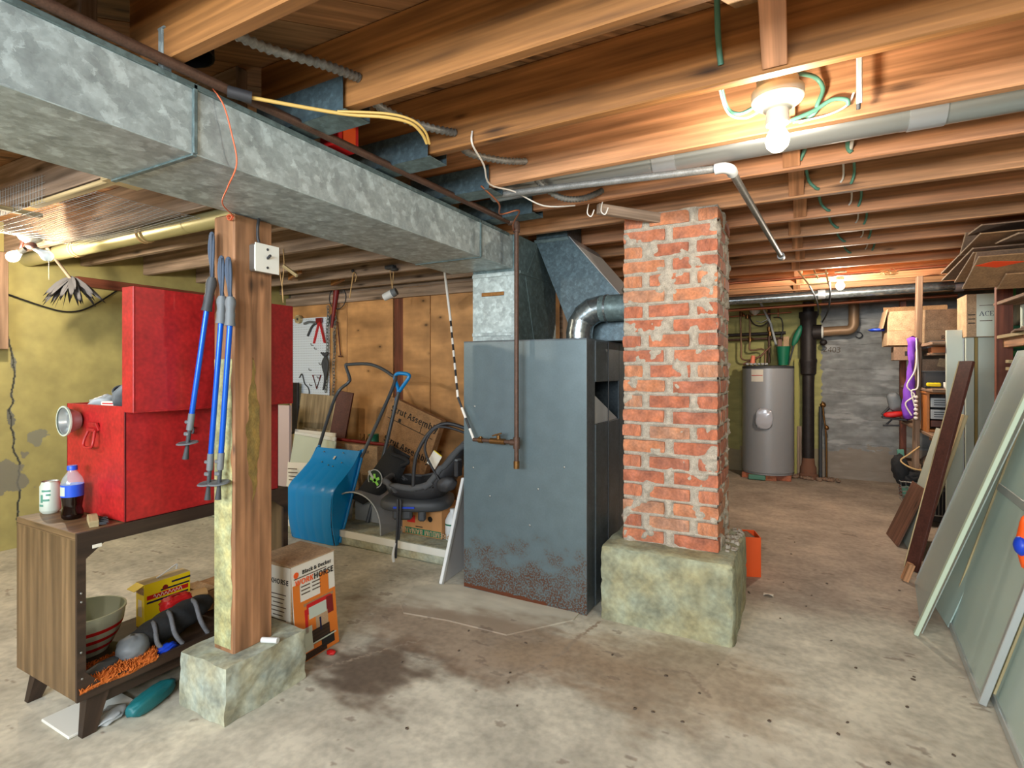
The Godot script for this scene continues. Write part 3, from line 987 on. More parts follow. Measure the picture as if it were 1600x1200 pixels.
	for z in [-1.2055, -1.612, -2.0185, -2.425]:
		var x1: float = [-1.22, -1.21, -1.19, -1.18][k]
		var L: float = x1 + 1.62
		t = thing("sheet_metal_channel", ["blue-grey sheet metal channel on the joist beside the brush handle", "blue-grey sheet metal channel on the joist right of the orange carton", "blue-grey sheet metal channel on the joist with the hanging wire", "small sheet metal channel in front of the slanted return duct"][k], "bracket", Vector3(x1 - L / 2, 2.05, z), 0.0, "joist end channels")
		bpart("front_flange", Vector3(0, 0.045, 0.022), Vector3(L, 0.105, 0.0025), "galvanized_blue", t, 0.001)
		bpart("bottom_pan", Vector3(0.01, -0.006, -0.03), Vector3(L, 0.0025, 0.105), "galvanized_dull", t, 0.001)
		bpart("rear_flange", Vector3(0.01, 0.03, -0.082), Vector3(L, 0.075, 0.0025), "galvanized_blue", t, 0.001)
		k += 1


func chimney() -> void:
	var t := thing("chimney_footing", "rough concrete block under the brick chimney", "pedestal", Vector3(-0.578, 0, -2.9))
	var nz := noise(77, 2.2, 4)
	var b := MB.new()
	var hx := 0.318; var hy := 0.378; var hz := 0.31
	var skin := func(p: Vector3) -> Vector3:
		# rounded, slightly slumped edges
		var q := Vector3(clampf(p.x, -hx + 0.03, hx - 0.03), clampf(p.y, -1.0, hy - 0.03), clampf(p.z, -hz + 0.03, hz - 0.03))
		var d := p - q
		if d.length() > 0.001: p = q + d.normalized() * minf(0.03, d.length())
		var lay := fmod(p.y + 10.0, 0.15) / 0.15
		var o := 0.012 * nz.get_noise_3dv(p * 3.0) - (0.013 if lay > 0.9 else 0.0) * (0.5 + nz.get_noise_3dv(p * 5.0))
		var n := Vector3(p.x / hx, 0.0, p.z / hz)
		return p + n.normalized() * o * 0.8 - Vector3(0, 0.008 * maxf(0, nz.get_noise_3dv(p * 2.0)), 0) * (1.0 if p.y > hy - 0.02 else 0.0)
	b.grid(40, 26, func(u: float, w: float) -> Vector3: return skin.call(Vector3(lerpf(-hx, hx, u), w * hy, hz)), 0.0, 0.64, 0.38)
	b.grid(34, 26, func(u: float, w: float) -> Vector3: return skin.call(Vector3(hx, w * hy, lerpf(hz, -hz, u))), 0.0, 0.6, 0.38)
	b.grid(20, 10, func(u: float, w: float) -> Vector3: return skin.call(Vector3(-hx, w * hy, lerpf(-hz, hz, u))), 0.0, 0.6, 0.38)
	b.grid(20, 10, func(u: float, w: float) -> Vector3: return skin.call(Vector3(lerpf(hx, -hx, u), w * hy, -hz)), 0.0, 0.6, 0.38)
	b.grid(30, 30, func(u: float, w: float) -> Vector3: return skin.call(Vector3(lerpf(-hx, hx, u), hy, lerpf(hz, -hz, w))), 0.0, 0.64, 0.6)
	part("block", b, "concrete_green", t)

	t = thing("brick_chimney", "square red brick chimney with thick pale mortar", "chimney", Vector3(-0.5775, 0.372, -2.945))
	var W := 0.465; var D := 0.45; var C := 0.0765
	var nb := 0
	var meshes := []
	var bn := noise(5, 1.0, 3)
	var mk := func(L: float, dep: float, seed: int) -> ArrayMesh:
		# a brick with worn edges: a rounded box whose skin is uneven
		var m := MB.new()
		var h := Vector3(L / 2, 0.0315, dep / 2)
		for face in [[0, 1, 2, 1.0], [0, 1, 2, -1.0], [2, 1, 0, 1.0], [2, 1, 0, -1.0], [0, 2, 1, 1.0], [0, 2, 1, -1.0]]:
			m.grid(4, 2, func(u: float, w: float) -> Vector3:
				var p := Vector3.ZERO
				p[face[0]] = lerpf(-1, 1, u) * h[face[0]]
				p[face[1]] = lerpf(-1, 1, w) * h[face[1]]
				p[face[2]] = face[3] * h[face[2]]
				var q := p.clamp(-h + Vector3.ONE * 0.008, h - Vector3.ONE * 0.008)
				var d := p - q
				p = q + d.normalized() * 0.008 if d.length() > 0.0 else p
				return p + Vector3(bn.get_noise_3dv(p * 17.0 + Vector3(seed, 0, 0)), bn.get_noise_3dv(p * 17.0 + Vector3(0, seed, 0)), bn.get_noise_3dv(p * 17.0 + Vector3(0, 0, seed))) * 0.005, 0.0, L, 0.06)
		# normals of flipped faces
		for i in m.n.size():
			if m.n[i].dot(m.v[i] / h) < 0.0: m.n[i] = -m.n[i]
		var fx := PackedInt32Array()
		for i in range(0, m.ix.size(), 3):
			var a := m.ix[i]; var e := m.ix[i + 1]; var f := m.ix[i + 2]
			if (m.v[f] - m.v[a]).cross(m.v[e] - m.v[a]).dot(m.n[a] + m.n[e] + m.n[f]) < 0.0: fx.append_array([a, f, e])
			else: fx.append_array([a, e, f])
		m.ix = fx
		for i in m.t.size(): m.t[i] += Vector2(seed * 0.137, seed * 0.071)
		return m.mesh()
	for s in 5:
		meshes.append([mk.call(0.213, 0.097, s), mk.call(0.196, 0.097, s + 10), mk.call(0.200, 0.097, s + 20), mk.call(0.122, 0.097, s + 30)])
	for c in 22:
		var y := 0.036 + c * C
		var list := []    # x, z, turned, which length
		if c % 2 == 0:
			for sx in [-1, 1]:
				for sz in [-1, 1]: list.append([sx * (W / 2 - 0.1065), sz * (D / 2 - 0.0485), false, 0])
				list.append([sx * (W / 2 - 0.0485), 0.0, true, 1])
		else:
			for sx in [-1, 1]:
				for sz in [-1, 1]: list.append([sx * (W / 2 - 0.0485), sz * (D / 2 - 0.1065), true, 0])
			for sz in [-1, 1]: list.append([0.0, sz * (D / 2 - 0.0485), false, 2])
		for l in list:
			var o := place("brick", meshes[rng.randi() % 5][l[3]], M["brick%d" % (rng.randi() % 5)], t)
			o.position = Vector3(l[0] + rng.randf_range(-0.005, 0.005), y + rng.randf_range(-0.003, 0.003), l[1] + rng.randf_range(-0.004, 0.004))
			o.rotation = Vector3(rng.randf_range(-0.012, 0.012), (PI / 2 if l[2] else 0.0) + rng.randf_range(-0.014, 0.014), rng.randf_range(-0.01, 0.01))
	# mortar: a skin that bulges out of the joints and smears over bricks here and there
	var mz := noise(91, 9.0, 3)
	var ms := noise(92, 5.0, 3)
	var H := 22 * C
	b = MB.new()
	for f in 4:
		var wid: float = W if f % 2 == 0 else D
		var off: float = (D if f % 2 == 0 else W) / 2
		var bas := Basis(Vector3.UP, f * PI / 2)
		var hi: bool = f == 0 or f == 1
		b.grid(62 if hi else 10, 230 if hi else 40, func(u: float, w: float) -> Vector3:
			var x := lerpf(-wid / 2 + 0.004, wid / 2 - 0.004, u)
			var y := w * (H - 0.004)
			var c := int(y / C)
			var fy := absf(y - c * C - C / 2)         # 0 at the middle of a brick
			var bed := smoothstep(0.027, 0.036, fy)
			var even := (c % 2 == 0) == (f % 2 == 0)
			var vj := smoothstep(0.022, 0.008, absf(x)) if even else smoothstep(0.022, 0.010, absf(absf(x) - 0.118))
			var j := maxf(bed, vj)
			var p := Vector3(x, y, off)
			var q := bas * p
			var s := ms.get_noise_3dv(q * 1.4)
			var out := lerpf(-0.014, -0.002, j) + 0.009 * mz.get_noise_3dv(q) * j + 0.055 * maxf(0.0, s - 0.13)
			if y < 0.12: out += 0.03 * maxf(0.0, s + 0.15) * (1.0 - y / 0.12)
			return bas * (p + Vector3(0, 0, minf(out, 0.010))), 0.0, wid, H)
	b.box(Vector3(0, H / 2, 0), Vector3(W - 0.06, H - 0.002, D - 0.06))
	part("mortar", b, "mortar", t)
	# rubble of mortar on the footing
	t = thing("mortar_crumbs", "heap of crumbled mortar on the footing right of the bricks", "rubble", Vector3(-0.31, 0.374, -2.93))
	t.set_meta("kind", "stuff")
	b = MB.new()
	for i in 30:
		b.lump(Vector3(rng.randf_range(-0.025, 0.035), 0.005, rng.randf_range(-0.24, 0.17)), Vector3(rng.randf_range(0.006, 0.018), rng.randf_range(0.005, 0.02), rng.randf_range(0.006, 0.02)), Basis(Vector3.UP, rng.randf() * 3), 0.5, 2.0, i, 8, 5)
	part("crumbs", b, "mortar", t)


func post() -> void:
	var t := thing("post_footing", "cracked concrete block under the wooden post", "pedestal", Vector3(-1.91, 0, -1.345))
	var b := MB.new()
	var nz := noise(78, 2.4, 4)
	var skin := func(p: Vector3) -> Vector3:
		var e := 1.0 + 0.10 * (0.2 - p.y)
		p = Vector3(p.x * e, p.y, p.z * e)
		return p + Vector3(nz.get_noise_3dv(p * 3.0), 0.3 * nz.get_noise_3dv(p * 3.0 + Vector3.ONE), nz.get_noise_3dv(p * 3.0 + Vector3.UP * 5.0)) * 0.012
	var hx := 0.135; var hy := 0.20; var hz := 0.17
	b.grid(20, 16, func(u: float, w: float) -> Vector3: return skin.call(Vector3(lerpf(-hx, hx, u), w * hy, hz)), 0.0, 0.3, 0.2)
	b.grid(24, 16, func(u: float, w: float) -> Vector3: return skin.call(Vector3(hx, w * hy, lerpf(hz, -hz, u))), 0.0, 0.34, 0.2)
	b.grid(20, 16, func(u: float, w: float) -> Vector3: return skin.call(Vector3(-hx, w * hy, lerpf(-hz, hz, u))), 0.0, 0.34, 0.2)
	b.grid(20, 16, func(u: float, w: float) -> Vector3: return skin.call(Vector3(lerpf(hx, -hx, u), w * hy, -hz)), 0.0, 0.3, 0.2)
	b.grid(20, 24, func(u: float, w: float) -> Vector3: return skin.call(Vector3(lerpf(-hx, hx, u), hy, lerpf(hz, -hz, w))), 0.0, 0.3, 0.34)
	part("block", b, "concrete", t)
	t = thing("wooden_post", "rough square wooden post carrying the galvanized duct", "post", Vector3(-1.905, 0.195, -1.335))
	b = MB.new()
	b.box(Vector3(0, 0.8205, 0), Vector3(0.12, 1.641, 0.165), Basis.IDENTITY, 0.006, Vector2(0.3, 0.12))
	part("timber", b, "wood_post", t)
	# remains of pale paint on the face towards the console
	b = MB.new()
	var pn := noise(55, 6.0, 3)
	b.grid(10, 60, func(u: float, w: float) -> Vector3:
		var y := lerpf(0.02, 1.1, w)
		var e := 0.048 + 0.012 * pn.get_noise_2d(u * 0.2, y)
		return Vector3(lerpf(-0.055, e, u), y, 0.0826 + 0.0006), 0.0, 0.1, 1.1)
	part("paint_remnant", b, "old_paint", t)
	b = MB.new()
	b.grid(12, 50, func(u: float, v: float) -> Vector3:
		var y := lerpf(0.52, 1.12, v)
		var w := 0.024 * sin(PI * v) + 0.012 * pn.get_noise_2d(5.0, y * 1.4)
		return Vector3(0.0606, y, 0.002 + lerpf(1.0, -1.0, u) * maxf(w, 0.0) + 0.015 * pn.get_noise_2d(9.0, y)), 0.0, 0.1, 0.6)
	part("paint_stain", b, "olive_stain", t)
	# switch on the side of the post
	t = thing("switch_box", "metal switch box on the side of the wooden post", "switch", Vector3(-1.845, 1.682, -1.362))
	b = MB.new()
	b.box(Vector3(0.02, 0, 0), Vector3(0.04, 0.104, 0.10), Basis.IDENTITY, 0.006)
	part("metal_box", b, "steel", t)
	b = MB.new()
	b.box(Vector3(0.042, 0, 0), Vector3(0.004, 0.108, 0.104), Basis.IDENTITY, 0.002)
	part("cover_plate", b, "white_paint", t)
	b = MB.new()
	b.bar(Vector3(0.042, 0.0, 0), Vector3(0.062, 0.012, 0), 0.008, 0.008, Vector3.UP, 0.001)
	part("toggle", b, "dark_rubber", t)
	for y in [-0.035, 0.035]:
		b = MB.new()
		b.tube([Vector3(0.043, y, 0), Vector3(0.046, y, 0)], 0.005, 10)
		part("screw", b, "dark_grey", t)
	t = thing("switch_cable", "dark cable rising from the switch box along the post", "cable", Vector3(-1.835, 1.734, -1.35))
	b = MB.new()
	b.tube(curve([Vector3(0.005, 0, 0), Vector3(0.0, 0.03, 0.005), Vector3(0.006, 0.07, 0.01), Vector3(0.0, 0.102, 0.0)]), 0.0055, 8)
	part("cable", b, "dark_rubber", t)


func left_group() -> void:
	# television console without back: open front faces +x
	var t := thing("console", "old brown television console on splayed legs with an open front", "cabinet", Vector3(-2.146, 0, -0.886))
	bpart("end_panel", Vector3(-0.225, 0.407, -0.011), Vector3(0.45, 0.546, 0.022), "console_side", t, 0.002, Vector3(0, 0, 0))
	bpart("end_panel", Vector3(-0.225, 0.407, -0.829), Vector3(0.45, 0.546, 0.022), "console_side", t, 0.002)
	bpart("top_panel", Vector3(-0.225, 0.6915, -0.42), Vector3(0.45, 0.021, 0.84), "console_side", t, 0.002)
	bpart("bottom_panel", Vector3(-0.225, 0.148, -0.42), Vector3(0.446, 0.024, 0.80), "console_frame", t, 0.002)
	var b := MB.new()
	# face frame with cut corners: outer minus inner, as eight bars
	var inn := [Vector2(-0.026, 0.225), Vector2(-0.026, 0.612), Vector2(-0.080, 0.654), Vector2(-0.760, 0.654), Vector2(-0.814, 0.612), Vector2(-0.814, 0.225), Vector2(-0.770, 0.172), Vector2(-0.070, 0.172)]
	var out := [Vector2(0.0, 0.225), Vector2(0.0, 0.612), Vector2(0.0, 0.703), Vector2(-0.84, 0.703), Vector2(-0.84, 0.612), Vector2(-0.84, 0.225), Vector2(-0.84, 0.134), Vector2(0.0, 0.134)]
	for i in 8:
		var j := (i + 1) % 8
		b.prism(PackedVector2Array([inn[i], inn[j], out[j], out[i]]), 0.012, Transform3D(Basis(Vector3.BACK, Vector3.UP, Vector3.LEFT), Vector3(0.004, 0, 0)))
	part("face_frame", b, "console_frame", t)
	bpart("apron", Vector3(-0.03, 0.108, -0.42), Vector3(0.02, 0.056, 0.66), "console_frame", t)
	bpart("apron", Vector3(-0.40, 0.108, -0.42), Vector3(0.02, 0.056, 0.66), "console_frame", t)
	bpart("apron", Vector3(-0.21, 0.108, -0.07), Vector3(0.40, 0.05, 0.02), "console_frame", t)
	bpart("white_sticker", Vector3(0.0115, 0.648, -0.058), Vector3(0.002, 0.012, 0.028), "paper", t, 0.0005)
	for sx in [0, 1]:
		for sz in [0, 1]:
			b = MB.new()
			var tp := Vector3(-0.035 - 0.37 * sx, 0.136, -0.075 - 0.69 * sz)
			var ft := tp + Vector3(0.02 - 0.04 * sx, -0.135, 0.035 - 0.07 * sz)
			var up := 0.024; var lo := 0.014
			var ring := []
			for q in [[tp, up], [ft, lo]]:
				ring.append([q[0] + Vector3(-q[1], 0, -q[1] * 1.5), q[0] + Vector3(q[1], 0, -q[1] * 1.5), q[0] + Vector3(q[1], 0, q[1] * 1.5), q[0] + Vector3(-q[1], 0, q[1] * 1.5)])
			for i in 4:
				var j := (i + 1) % 4
				b.poly([ring[0][i], ring[0][j], ring[1][j], ring[1][i]], (ring[0][i] + ring[0][j]) / 2 - tp)
			b.poly(ring[1], Vector3.DOWN)
			b.poly(ring[0], Vector3.UP)
			part("leg", b, "console_frame", t)
	for p in [Vector2(0.50, -0.012), Vector2(0.47, -0.013), Vector2(0.30, -0.012), Vector2(0.21, -0.015)]:
		b = MB.new()
		b.lump(Vector3(0.011, p.x, p.y), Vector3(0.002, 0.004, 0.004), Basis.IDENTITY, 0.0, 1.0, 1, 8, 5)
		part("screw", b, "steel", t)

	# red metal chest on top; its lid stands open along the front edge
	t = thing("metal_chest", "red painted metal chest with its lid standing open on the console", "chest", Vector3(-2.144, 0.7045, -1.034))
	var D := 0.43; var L := 0.645; var H := 0.418; var w := 0.006
	bpart("end_wall", Vector3(-D / 2, H / 2, -w / 2), Vector3(D, H, w), "red_paint", t)
	bpart("end_wall", Vector3(-D / 2, H / 2, -L + w / 2), Vector3(D, H, w), "red_paint", t)
	bpart("front_wall", Vector3(-w / 2, H / 2, -L / 2), Vector3(w, H, L), "red_paint", t)
	bpart("back_wall", Vector3(-D + w / 2, H / 2, -L / 2), Vector3(w, H, L), "red_paint", t)
	bpart("bottom", Vector3(-D / 2, 0.004, -L / 2), Vector3(D - 0.01, 0.008, L - 0.01), "red_paint", t)
	b = MB.new()
	b.box(Vector3(0.0815, 0.622, -L / 2), Vector3(0.004, 0.446, 0.672), Basis.IDENTITY, 0.002)
	b.box(Vector3(0.046, 0.622, 0.011), Vector3(0.074, 0.446, 0.004), Basis.IDENTITY, 0.002)
	b.box(Vector3(0.046, 0.622, -L - 0.0115), Vector3(0.074, 0.446, 0.004), Basis.IDENTITY, 0.002)
	b.box(Vector3(0.046, 0.401, -L / 2), Vector3(0.074, 0.004, 0.672), Basis.IDENTITY, 0.002)
	b.box(Vector3(0.046, 0.843, -L / 2), Vector3(0.074, 0.004, 0.672), Basis.IDENTITY, 0.002)
	b.tube([Vector3(0.0815, 0.401, 0.011), Vector3(0.0815, 0.843, 0.011)], 0.004, 8)
	b.tube([Vector3(0.0815, 0.401, 0.011), Vector3(0.0815, 0.401, -L - 0.011)], 0.004, 8)
	part("lid", b, "red_paint", t)
	b = MB.new()
	b.box(Vector3(-0.202, 0.337, 0.006), Vector3(0.058, 0.032, 0.01), Basis(Vector3.RIGHT, 0.35), 0.003)
	b.tube([Vector3(-0.228, 0.324, 0.012), Vector3(-0.176, 0.324, 0.012)], 0.008, 10)
	part("handle_plate", b, "red_paint", t)
	b = MB.new()
	b.tube(curve([Vector3(-0.226, 0.322, 0.014), Vector3(-0.236, 0.285, 0.024), Vector3(-0.228, 0.262, 0.028), Vector3(-0.176, 0.262, 0.028), Vector3(-0.168, 0.285, 0.024), Vector3(-0.178, 0.322, 0.014)], 5), 0.005, 8)
	part("handle_ring", b, "red_paint", t)
	b = MB.new()
	b.tube(curve([Vector3(0.001, 0.32, -0.24), Vector3(0.012, 0.32, -0.24), Vector3(0.012, 0.30, -0.24), Vector3(0.001, 0.30, -0.24)], 4), 0.004, 6)
	part("hasp", b, "dark_grey", t)

	# odds and ends in the open chest, on a tray
	t = thing("chest_tray", "dark tray inside the open red chest", "tray", Vector3(-2.365, 1.05, -1.35))
	bpart("tray", Vector3(0, 0.02, 0), Vector3(0.40, 0.04, 0.60), "dark_grey", t)
	bpart("tray_lip", Vector3(0, 0.05, 0.297), Vector3(0.40, 0.02, 0.006), "mid_grey", t)
	t = thing("grey_tin", "small grey tin lying open on the heap in the red chest", "tin", Vector3(-2.37, 1.155, -1.13))
	b = MB.new()
	var tb := Transform3D(Basis(Vector3.FORWARD, 1.1) * Basis(Vector3.RIGHT, 0.4), Vector3.ZERO)
	b.lathe([Vector2(0.0, -0.035), Vector2(0.028, -0.035), Vector2(0.028, 0.035), Vector2(0.024, 0.035), Vector2(0.024, -0.03), Vector2(0.0, -0.03)], tb, 20)
	part("tin", b, "dark_grey", t)
	b = MB.new()
	b.lathe([Vector2(0.0285, 0.030), Vector2(0.030, 0.033), Vector2(0.0285, 0.036)], tb, 20)
	part("rim", b, "mid_grey", t)
	b = MB.new()
	b.lump(Vector3.ZERO, Vector3(0.05, 0.026, 0.05), Basis(Vector3.BACK, 0.35), 0.5, 2.0, 4)
	top("crumpled_bag", b, "pale_grey", "pale crumpled bag left of the grey tin in the red chest", "bag", Vector3(-2.475, 1.125, -1.12))
	b = MB.new()
	b.lump(Vector3.ZERO, Vector3(0.085, 0.022, 0.06), Basis(Vector3.BACK, 0.75), 0.35, 2.0, 9)
	top("patterned_pouch", b, "mid_grey", "grey pouch leaning on the raised lid inside the red chest", "pouch", Vector3(-2.225, 1.165, -1.10))
	t = thing("white_packet", "small white packet with a red stripe in the red chest", "packet", Vector3(-2.33, 1.125, -1.085), 0.3)
	bpart("packet", Vector3.ZERO, Vector3(0.09, 0.02, 0.03), "paper", t, 0.004)
	bpart("red_stripe", Vector3(0, 0.001, 0.0152), Vector3(0.07, 0.005, 0.001), "red", t, 0.0)

	# round dish fixed to the chest's end
	t = thing("metal_cup", "small round metal cup stuck to the end of the red chest", "cup", Vector3(-2.465, 1.06, -1.034))
	b = MB.new()
	var xb := Transform3D(Basis(Vector3.RIGHT, PI / 2), Vector3.ZERO)
	b.lathe([Vector2(0.012, 0.0), Vector2(0.034, 0.008), Vector2(0.044, 0.028), Vector2(0.052, 0.048), Vector2(0.056, 0.052), Vector2(0.050, 0.050), Vector2(0.040, 0.028), Vector2(0.0, 0.012)], xb, 28)
	part("cup", b, "clean_tin", t)
	b = MB.new()
	b.lathe([Vector2(0.052, 0.050), Vector2(0.058, 0.050), Vector2(0.058, 0.056), Vector2(0.052, 0.056)], xb, 28)
	part("rim", b, "can_white", t)

	# can, bottle, brush block
	t = thing("drink_can", "white drink can with pale green print on the console", "can", Vector3(-2.558, 0.7025, -0.975))
	b = MB.new()
	b.lathe([Vector2(0.0, 0.004), Vector2(0.024, 0.0), Vector2(0.032, 0.010), Vector2(0.033, 0.014), Vector2(0.033, 0.104), Vector2(0.027, 0.118), Vector2(0.0265, 0.121), Vector2(0.024, 0.117), Vector2(0.0, 0.117)], Transform3D.IDENTITY, 28)
	part("can_body", b, "can_white", t)
	b = MB.new()
	b.lathe([Vector2(0.0, 0.1172), Vector2(0.0245, 0.1172), Vector2(0.027, 0.1225), Vector2(0.0275, 0.121)], Transform3D.IDENTITY, 24)
	b.box(Vector3(0.004, 0.119, 0.004), Vector3(0.022, 0.002, 0.012), Basis.IDENTITY, 0.0005)
	part("lid", b, "steel", t)
	b = MB.new()
	for q in [[-0.4, 0.085, 0.3], [-0.4, 0.070, 0.15], [0.35, 0.045, 0.10], [0.3, 0.030, 0.2], [-0.3, 0.05, 0.25]]:
		b.grid(6, 1, func(u: float, v: float) -> Vector3:
			var a: float = 0.75 + q[0] + u * q[2] * 3.0
			return Vector3(cos(a) * 0.0333, q[1] + v * (0.008 if q[2] > 0.12 else 0.03), sin(a) * 0.0333))
	part("print", b, "green_wire", t)

	t = thing("soda_bottle", "half-full cola bottle with a blue cap and label on the console", "bottle", Vector3(-2.385, 0.7025, -0.975))
	b = MB.new()
	b.lathe([Vector2(0.0345, 0.0865), Vector2(0.0345, 0.128), Vector2(0.034, 0.135), Vector2(0.029, 0.152), Vector2(0.017, 0.170), Vector2(0.0135, 0.176), Vector2(0.0135, 0.184)], Transform3D.IDENTITY, 28)
	part("bottle", b, "clear_plastic", t)
	b = MB.new()
	b.lathe([Vector2(0.0, 0.002), Vector2(0.026, 0.0), Vector2(0.033, 0.008), Vector2(0.034, 0.022), Vector2(0.029, 0.042), Vector2(0.031, 0.058), Vector2(0.0345, 0.085), Vector2(0.0, 0.086)], Transform3D.IDENTITY, 28)
	part("cola", b, "cola", t)
	b = MB.new()
	b.lathe([Vector2(0.0350, 0.084), Vector2(0.0352, 0.128)], Transform3D.IDENTITY, 28)
	part("label", b, "label_blue", t)
	b = MB.new()
	b.grid(5, 1, func(u: float, v: float) -> Vector3:
		var a := 1.05 + u * 0.75
		return Vector3(cos(a) * 0.0356, 0.089 + v * 0.033, sin(a) * 0.0356))
	part("label_panel", b, "can_white", t)
	b = MB.new()
	b.lathe([Vector2(0.0, 0.197), Vector2(0.0145, 0.197), Vector2(0.016, 0.194), Vector2(0.016, 0.180), Vector2(0.0, 0.180)], Transform3D.IDENTITY, 24)
	part("cap", b, "label_blue", t)

	t = thing("hand_brush", "pale wooden brush handle with dark bristles lying by the chest", "brush", Vector3(-2.235, 0.7025, -0.975), -0.35)
	b = MB.new()
	b.prism(PackedVector2Array([Vector2(-0.075, 0.0), Vector2(0.055, 0.0), Vector2(0.058, 0.022), Vector2(0.0, 0.032), Vector2(-0.05, 0.026), Vector2(-0.075, 0.012)]), 0.026, Transform3D.IDENTITY)
	part("handle", b, "wood_cream", t)
	b = MB.new()
	for i in 40:
		var p := Vector3(rng.randf_range(-0.01, 0.06), 0.004 + rng.randf() * 0.015, -0.014)
		b.tube([p, p + Vector3(rng.randf_range(-0.004, 0.014), rng.randf_range(-0.003, 0.006), -0.018 - 0.01 * rng.randf())], 0.0012, 4)
	part("bristles", b, "dark_grey", t).set_meta("kind", "stuff")

	# things on the console's bottom board (its top is at 0.160)
	t = thing("mixing_bowl", "white bowl with red stripes inside the console", "bowl", Vector3(-2.455, 0.1605, -1.04))
	b = MB.new()
	var prof := func(y: float) -> float: return 0.078 + 0.055 * sin(clampf(y / 0.15, 0, 1) * PI / 2)
	var pf := [Vector2(0.0, 0.003), Vector2(0.076, 0.0)]
	for i in 13: pf.append(Vector2(prof.call(i * 0.0125), i * 0.0125))
	pf.append(Vector2(0.137, 0.152)); pf.append(Vector2(0.137, 0.160)); pf.append(Vector2(0.130, 0.160))
	for i in range(11, -1, -1): pf.append(Vector2(prof.call(i * 0.0125) - 0.005, i * 0.0125 + 0.004))
	pf.append(Vector2(0.0, 0.006))
	b.lathe(pf, Transform3D.IDENTITY, 40)
	part("bowl", b, "can_white", t)
	for y in [0.022, 0.058, 0.094]:
		b = MB.new()
		b.lathe([Vector2(prof.call(y) + 0.0012, y), Vector2(prof.call(y + 0.007) + 0.0012, y + 0.007), Vector2(prof.call(y + 0.014) + 0.0012, y + 0.014)], Transform3D.IDENTITY, 40)
		part("red_stripe", b, "red", t)

	t = thing("yellow_carton", "bright yellow carton with red and navy bands behind the black bag", "box", Vector3(-2.458, 0.1605, -1.34), -0.03)
	b = MB.new()
	b.box(Vector3(0, 0.094, 0), Vector3(0.068, 0.188, 0.19), Basis.IDENTITY, 0.002)
	part("carton", b, "yellow", t)
	b = MB.new()
	b.box(Vector3(0, 0.1892, 0), Vector3(0.066, 0.0015, 0.188), Basis.IDENTITY, 0.0)
	part("top_flap", b, "wood_cream", t)
	b = MB.new()
	b.box(Vector3(0.0, 0.180, 0.112), Vector3(0.062, 0.0018, 0.042), Basis(Vector3.RIGHT, 0.4), 0.0)
	part("end_flap", b, "yellow", t)
	for q in [[0.168, -0.055, 0.008, 0.08, "ink_navy"], [0.146, -0.03, 0.007, 0.12, "ink_navy"], [0.129, 0.0, 0.018, 0.17, "red"], [0.108, 0.0, 0.008, 0.17, "ink_navy"]]:
		bpart("printed_band", Vector3(0.0345, q[0], q[1]), Vector3(0.0012, q[2], q[3]), q[4], t, 0.0003)
	b = MB.new()
	var sc := []
	for i in 40: sc.append(Vector3(0.0352, 0.128 + 0.009 * sin(i * 1.25) * (1.0 if i % 9 < 5 else 0.6), 0.058 - 0.003 * i))
	b.tube(sc, 0.0014, 5)
	part("script_print", b, "paper", t)
	b = MB.new()
	b.tube([Vector3(0.0345, 0.153, 0.012), Vector3(0.0358, 0.153, 0.012)], 0.011, 18)
	part("round_emblem", b, "dark_red", t)
	bpart("pale_patch", Vector3(0.0, 0.085, 0.0955), Vector3(0.03, 0.07, 0.001), "paper", t, 0.0003)
	bpart("pale_patch", Vector3(0.0, 0.16, 0.0955), Vector3(0.06, 0.03, 0.001), "card_pale", t, 0.0003)
	b = MB.new()
	b.tube(curve([Vector3(0.0, 0.191, 0.03), Vector3(0.0, 0.203, 0.0), Vector3(0.0, 0.222, -0.04), Vector3(0.0, 0.225, -0.055), Vector3(0.0, 0.205, -0.052)], 5), 0.0035, 6)
	part("carry_strap", b, "white_plastic", t)

	t = thing("paint_roller_sleeve", "red fuzzy roller with a tan tube lying on the black bag", "roller", Vector3(-2.35, 0.262, -1.36), 0.0)
	b = MB.new()
	b.lump(Vector3(0.01, 0, 0.035), Vector3(0.034, 0.034, 0.06), Basis.IDENTITY, 0.22, 6.0, 3, 24, 20, 0.6)
	part("fuzzy_sleeve", b, "red", t)
	b = MB.new()
	b.tube([Vector3(0.01, 0, -0.02), Vector3(0.012, 0.0, -0.09)], [0.029, 0.024], 16)
	part("tube", b, "skin_tan", t)

	t = thing("dark_bag", "long black and grey padded bag on the console's bottom board", "bag", Vector3(-2.24, 0.1605, -1.19))
	b = MB.new()
	b.grid(26, 30, func(u: float, v: float) -> Vector3:
		var s := v
		var r := 0.054 * pow(sin(PI * clampf(0.10 + 0.86 * s, 0, 1)), 0.6) * (0.82 + 0.35 * s)
		if v == 0.0 or v == 1.0: r = 0.0
		var a := u * TAU
		var n := 1.0 + 0.10 * sin(a * 3.0 + s * 14.0) * sin(s * 20.0)
		var c := Vector3(lerpf(0.02, -0.05, s), 0.054 + 0.03 * s, lerpf(0.13, -0.26, s))
		return c + Vector3(cos(a) * r * n * 1.15, sin(a) * r * n, 0.0), 0.0, 1.0, 1.0, true)
	part("bag", b, "fabric_black", t)
	b = MB.new()
	b.lump(Vector3(0.035, 0.052, 0.10), Vector3(0.052, 0.048, 0.056), Basis(Vector3.UP, 0.4), 0.15, 1.5, 8, 24, 16)
	part("grey_toe_cap", b, "mid_grey", t)
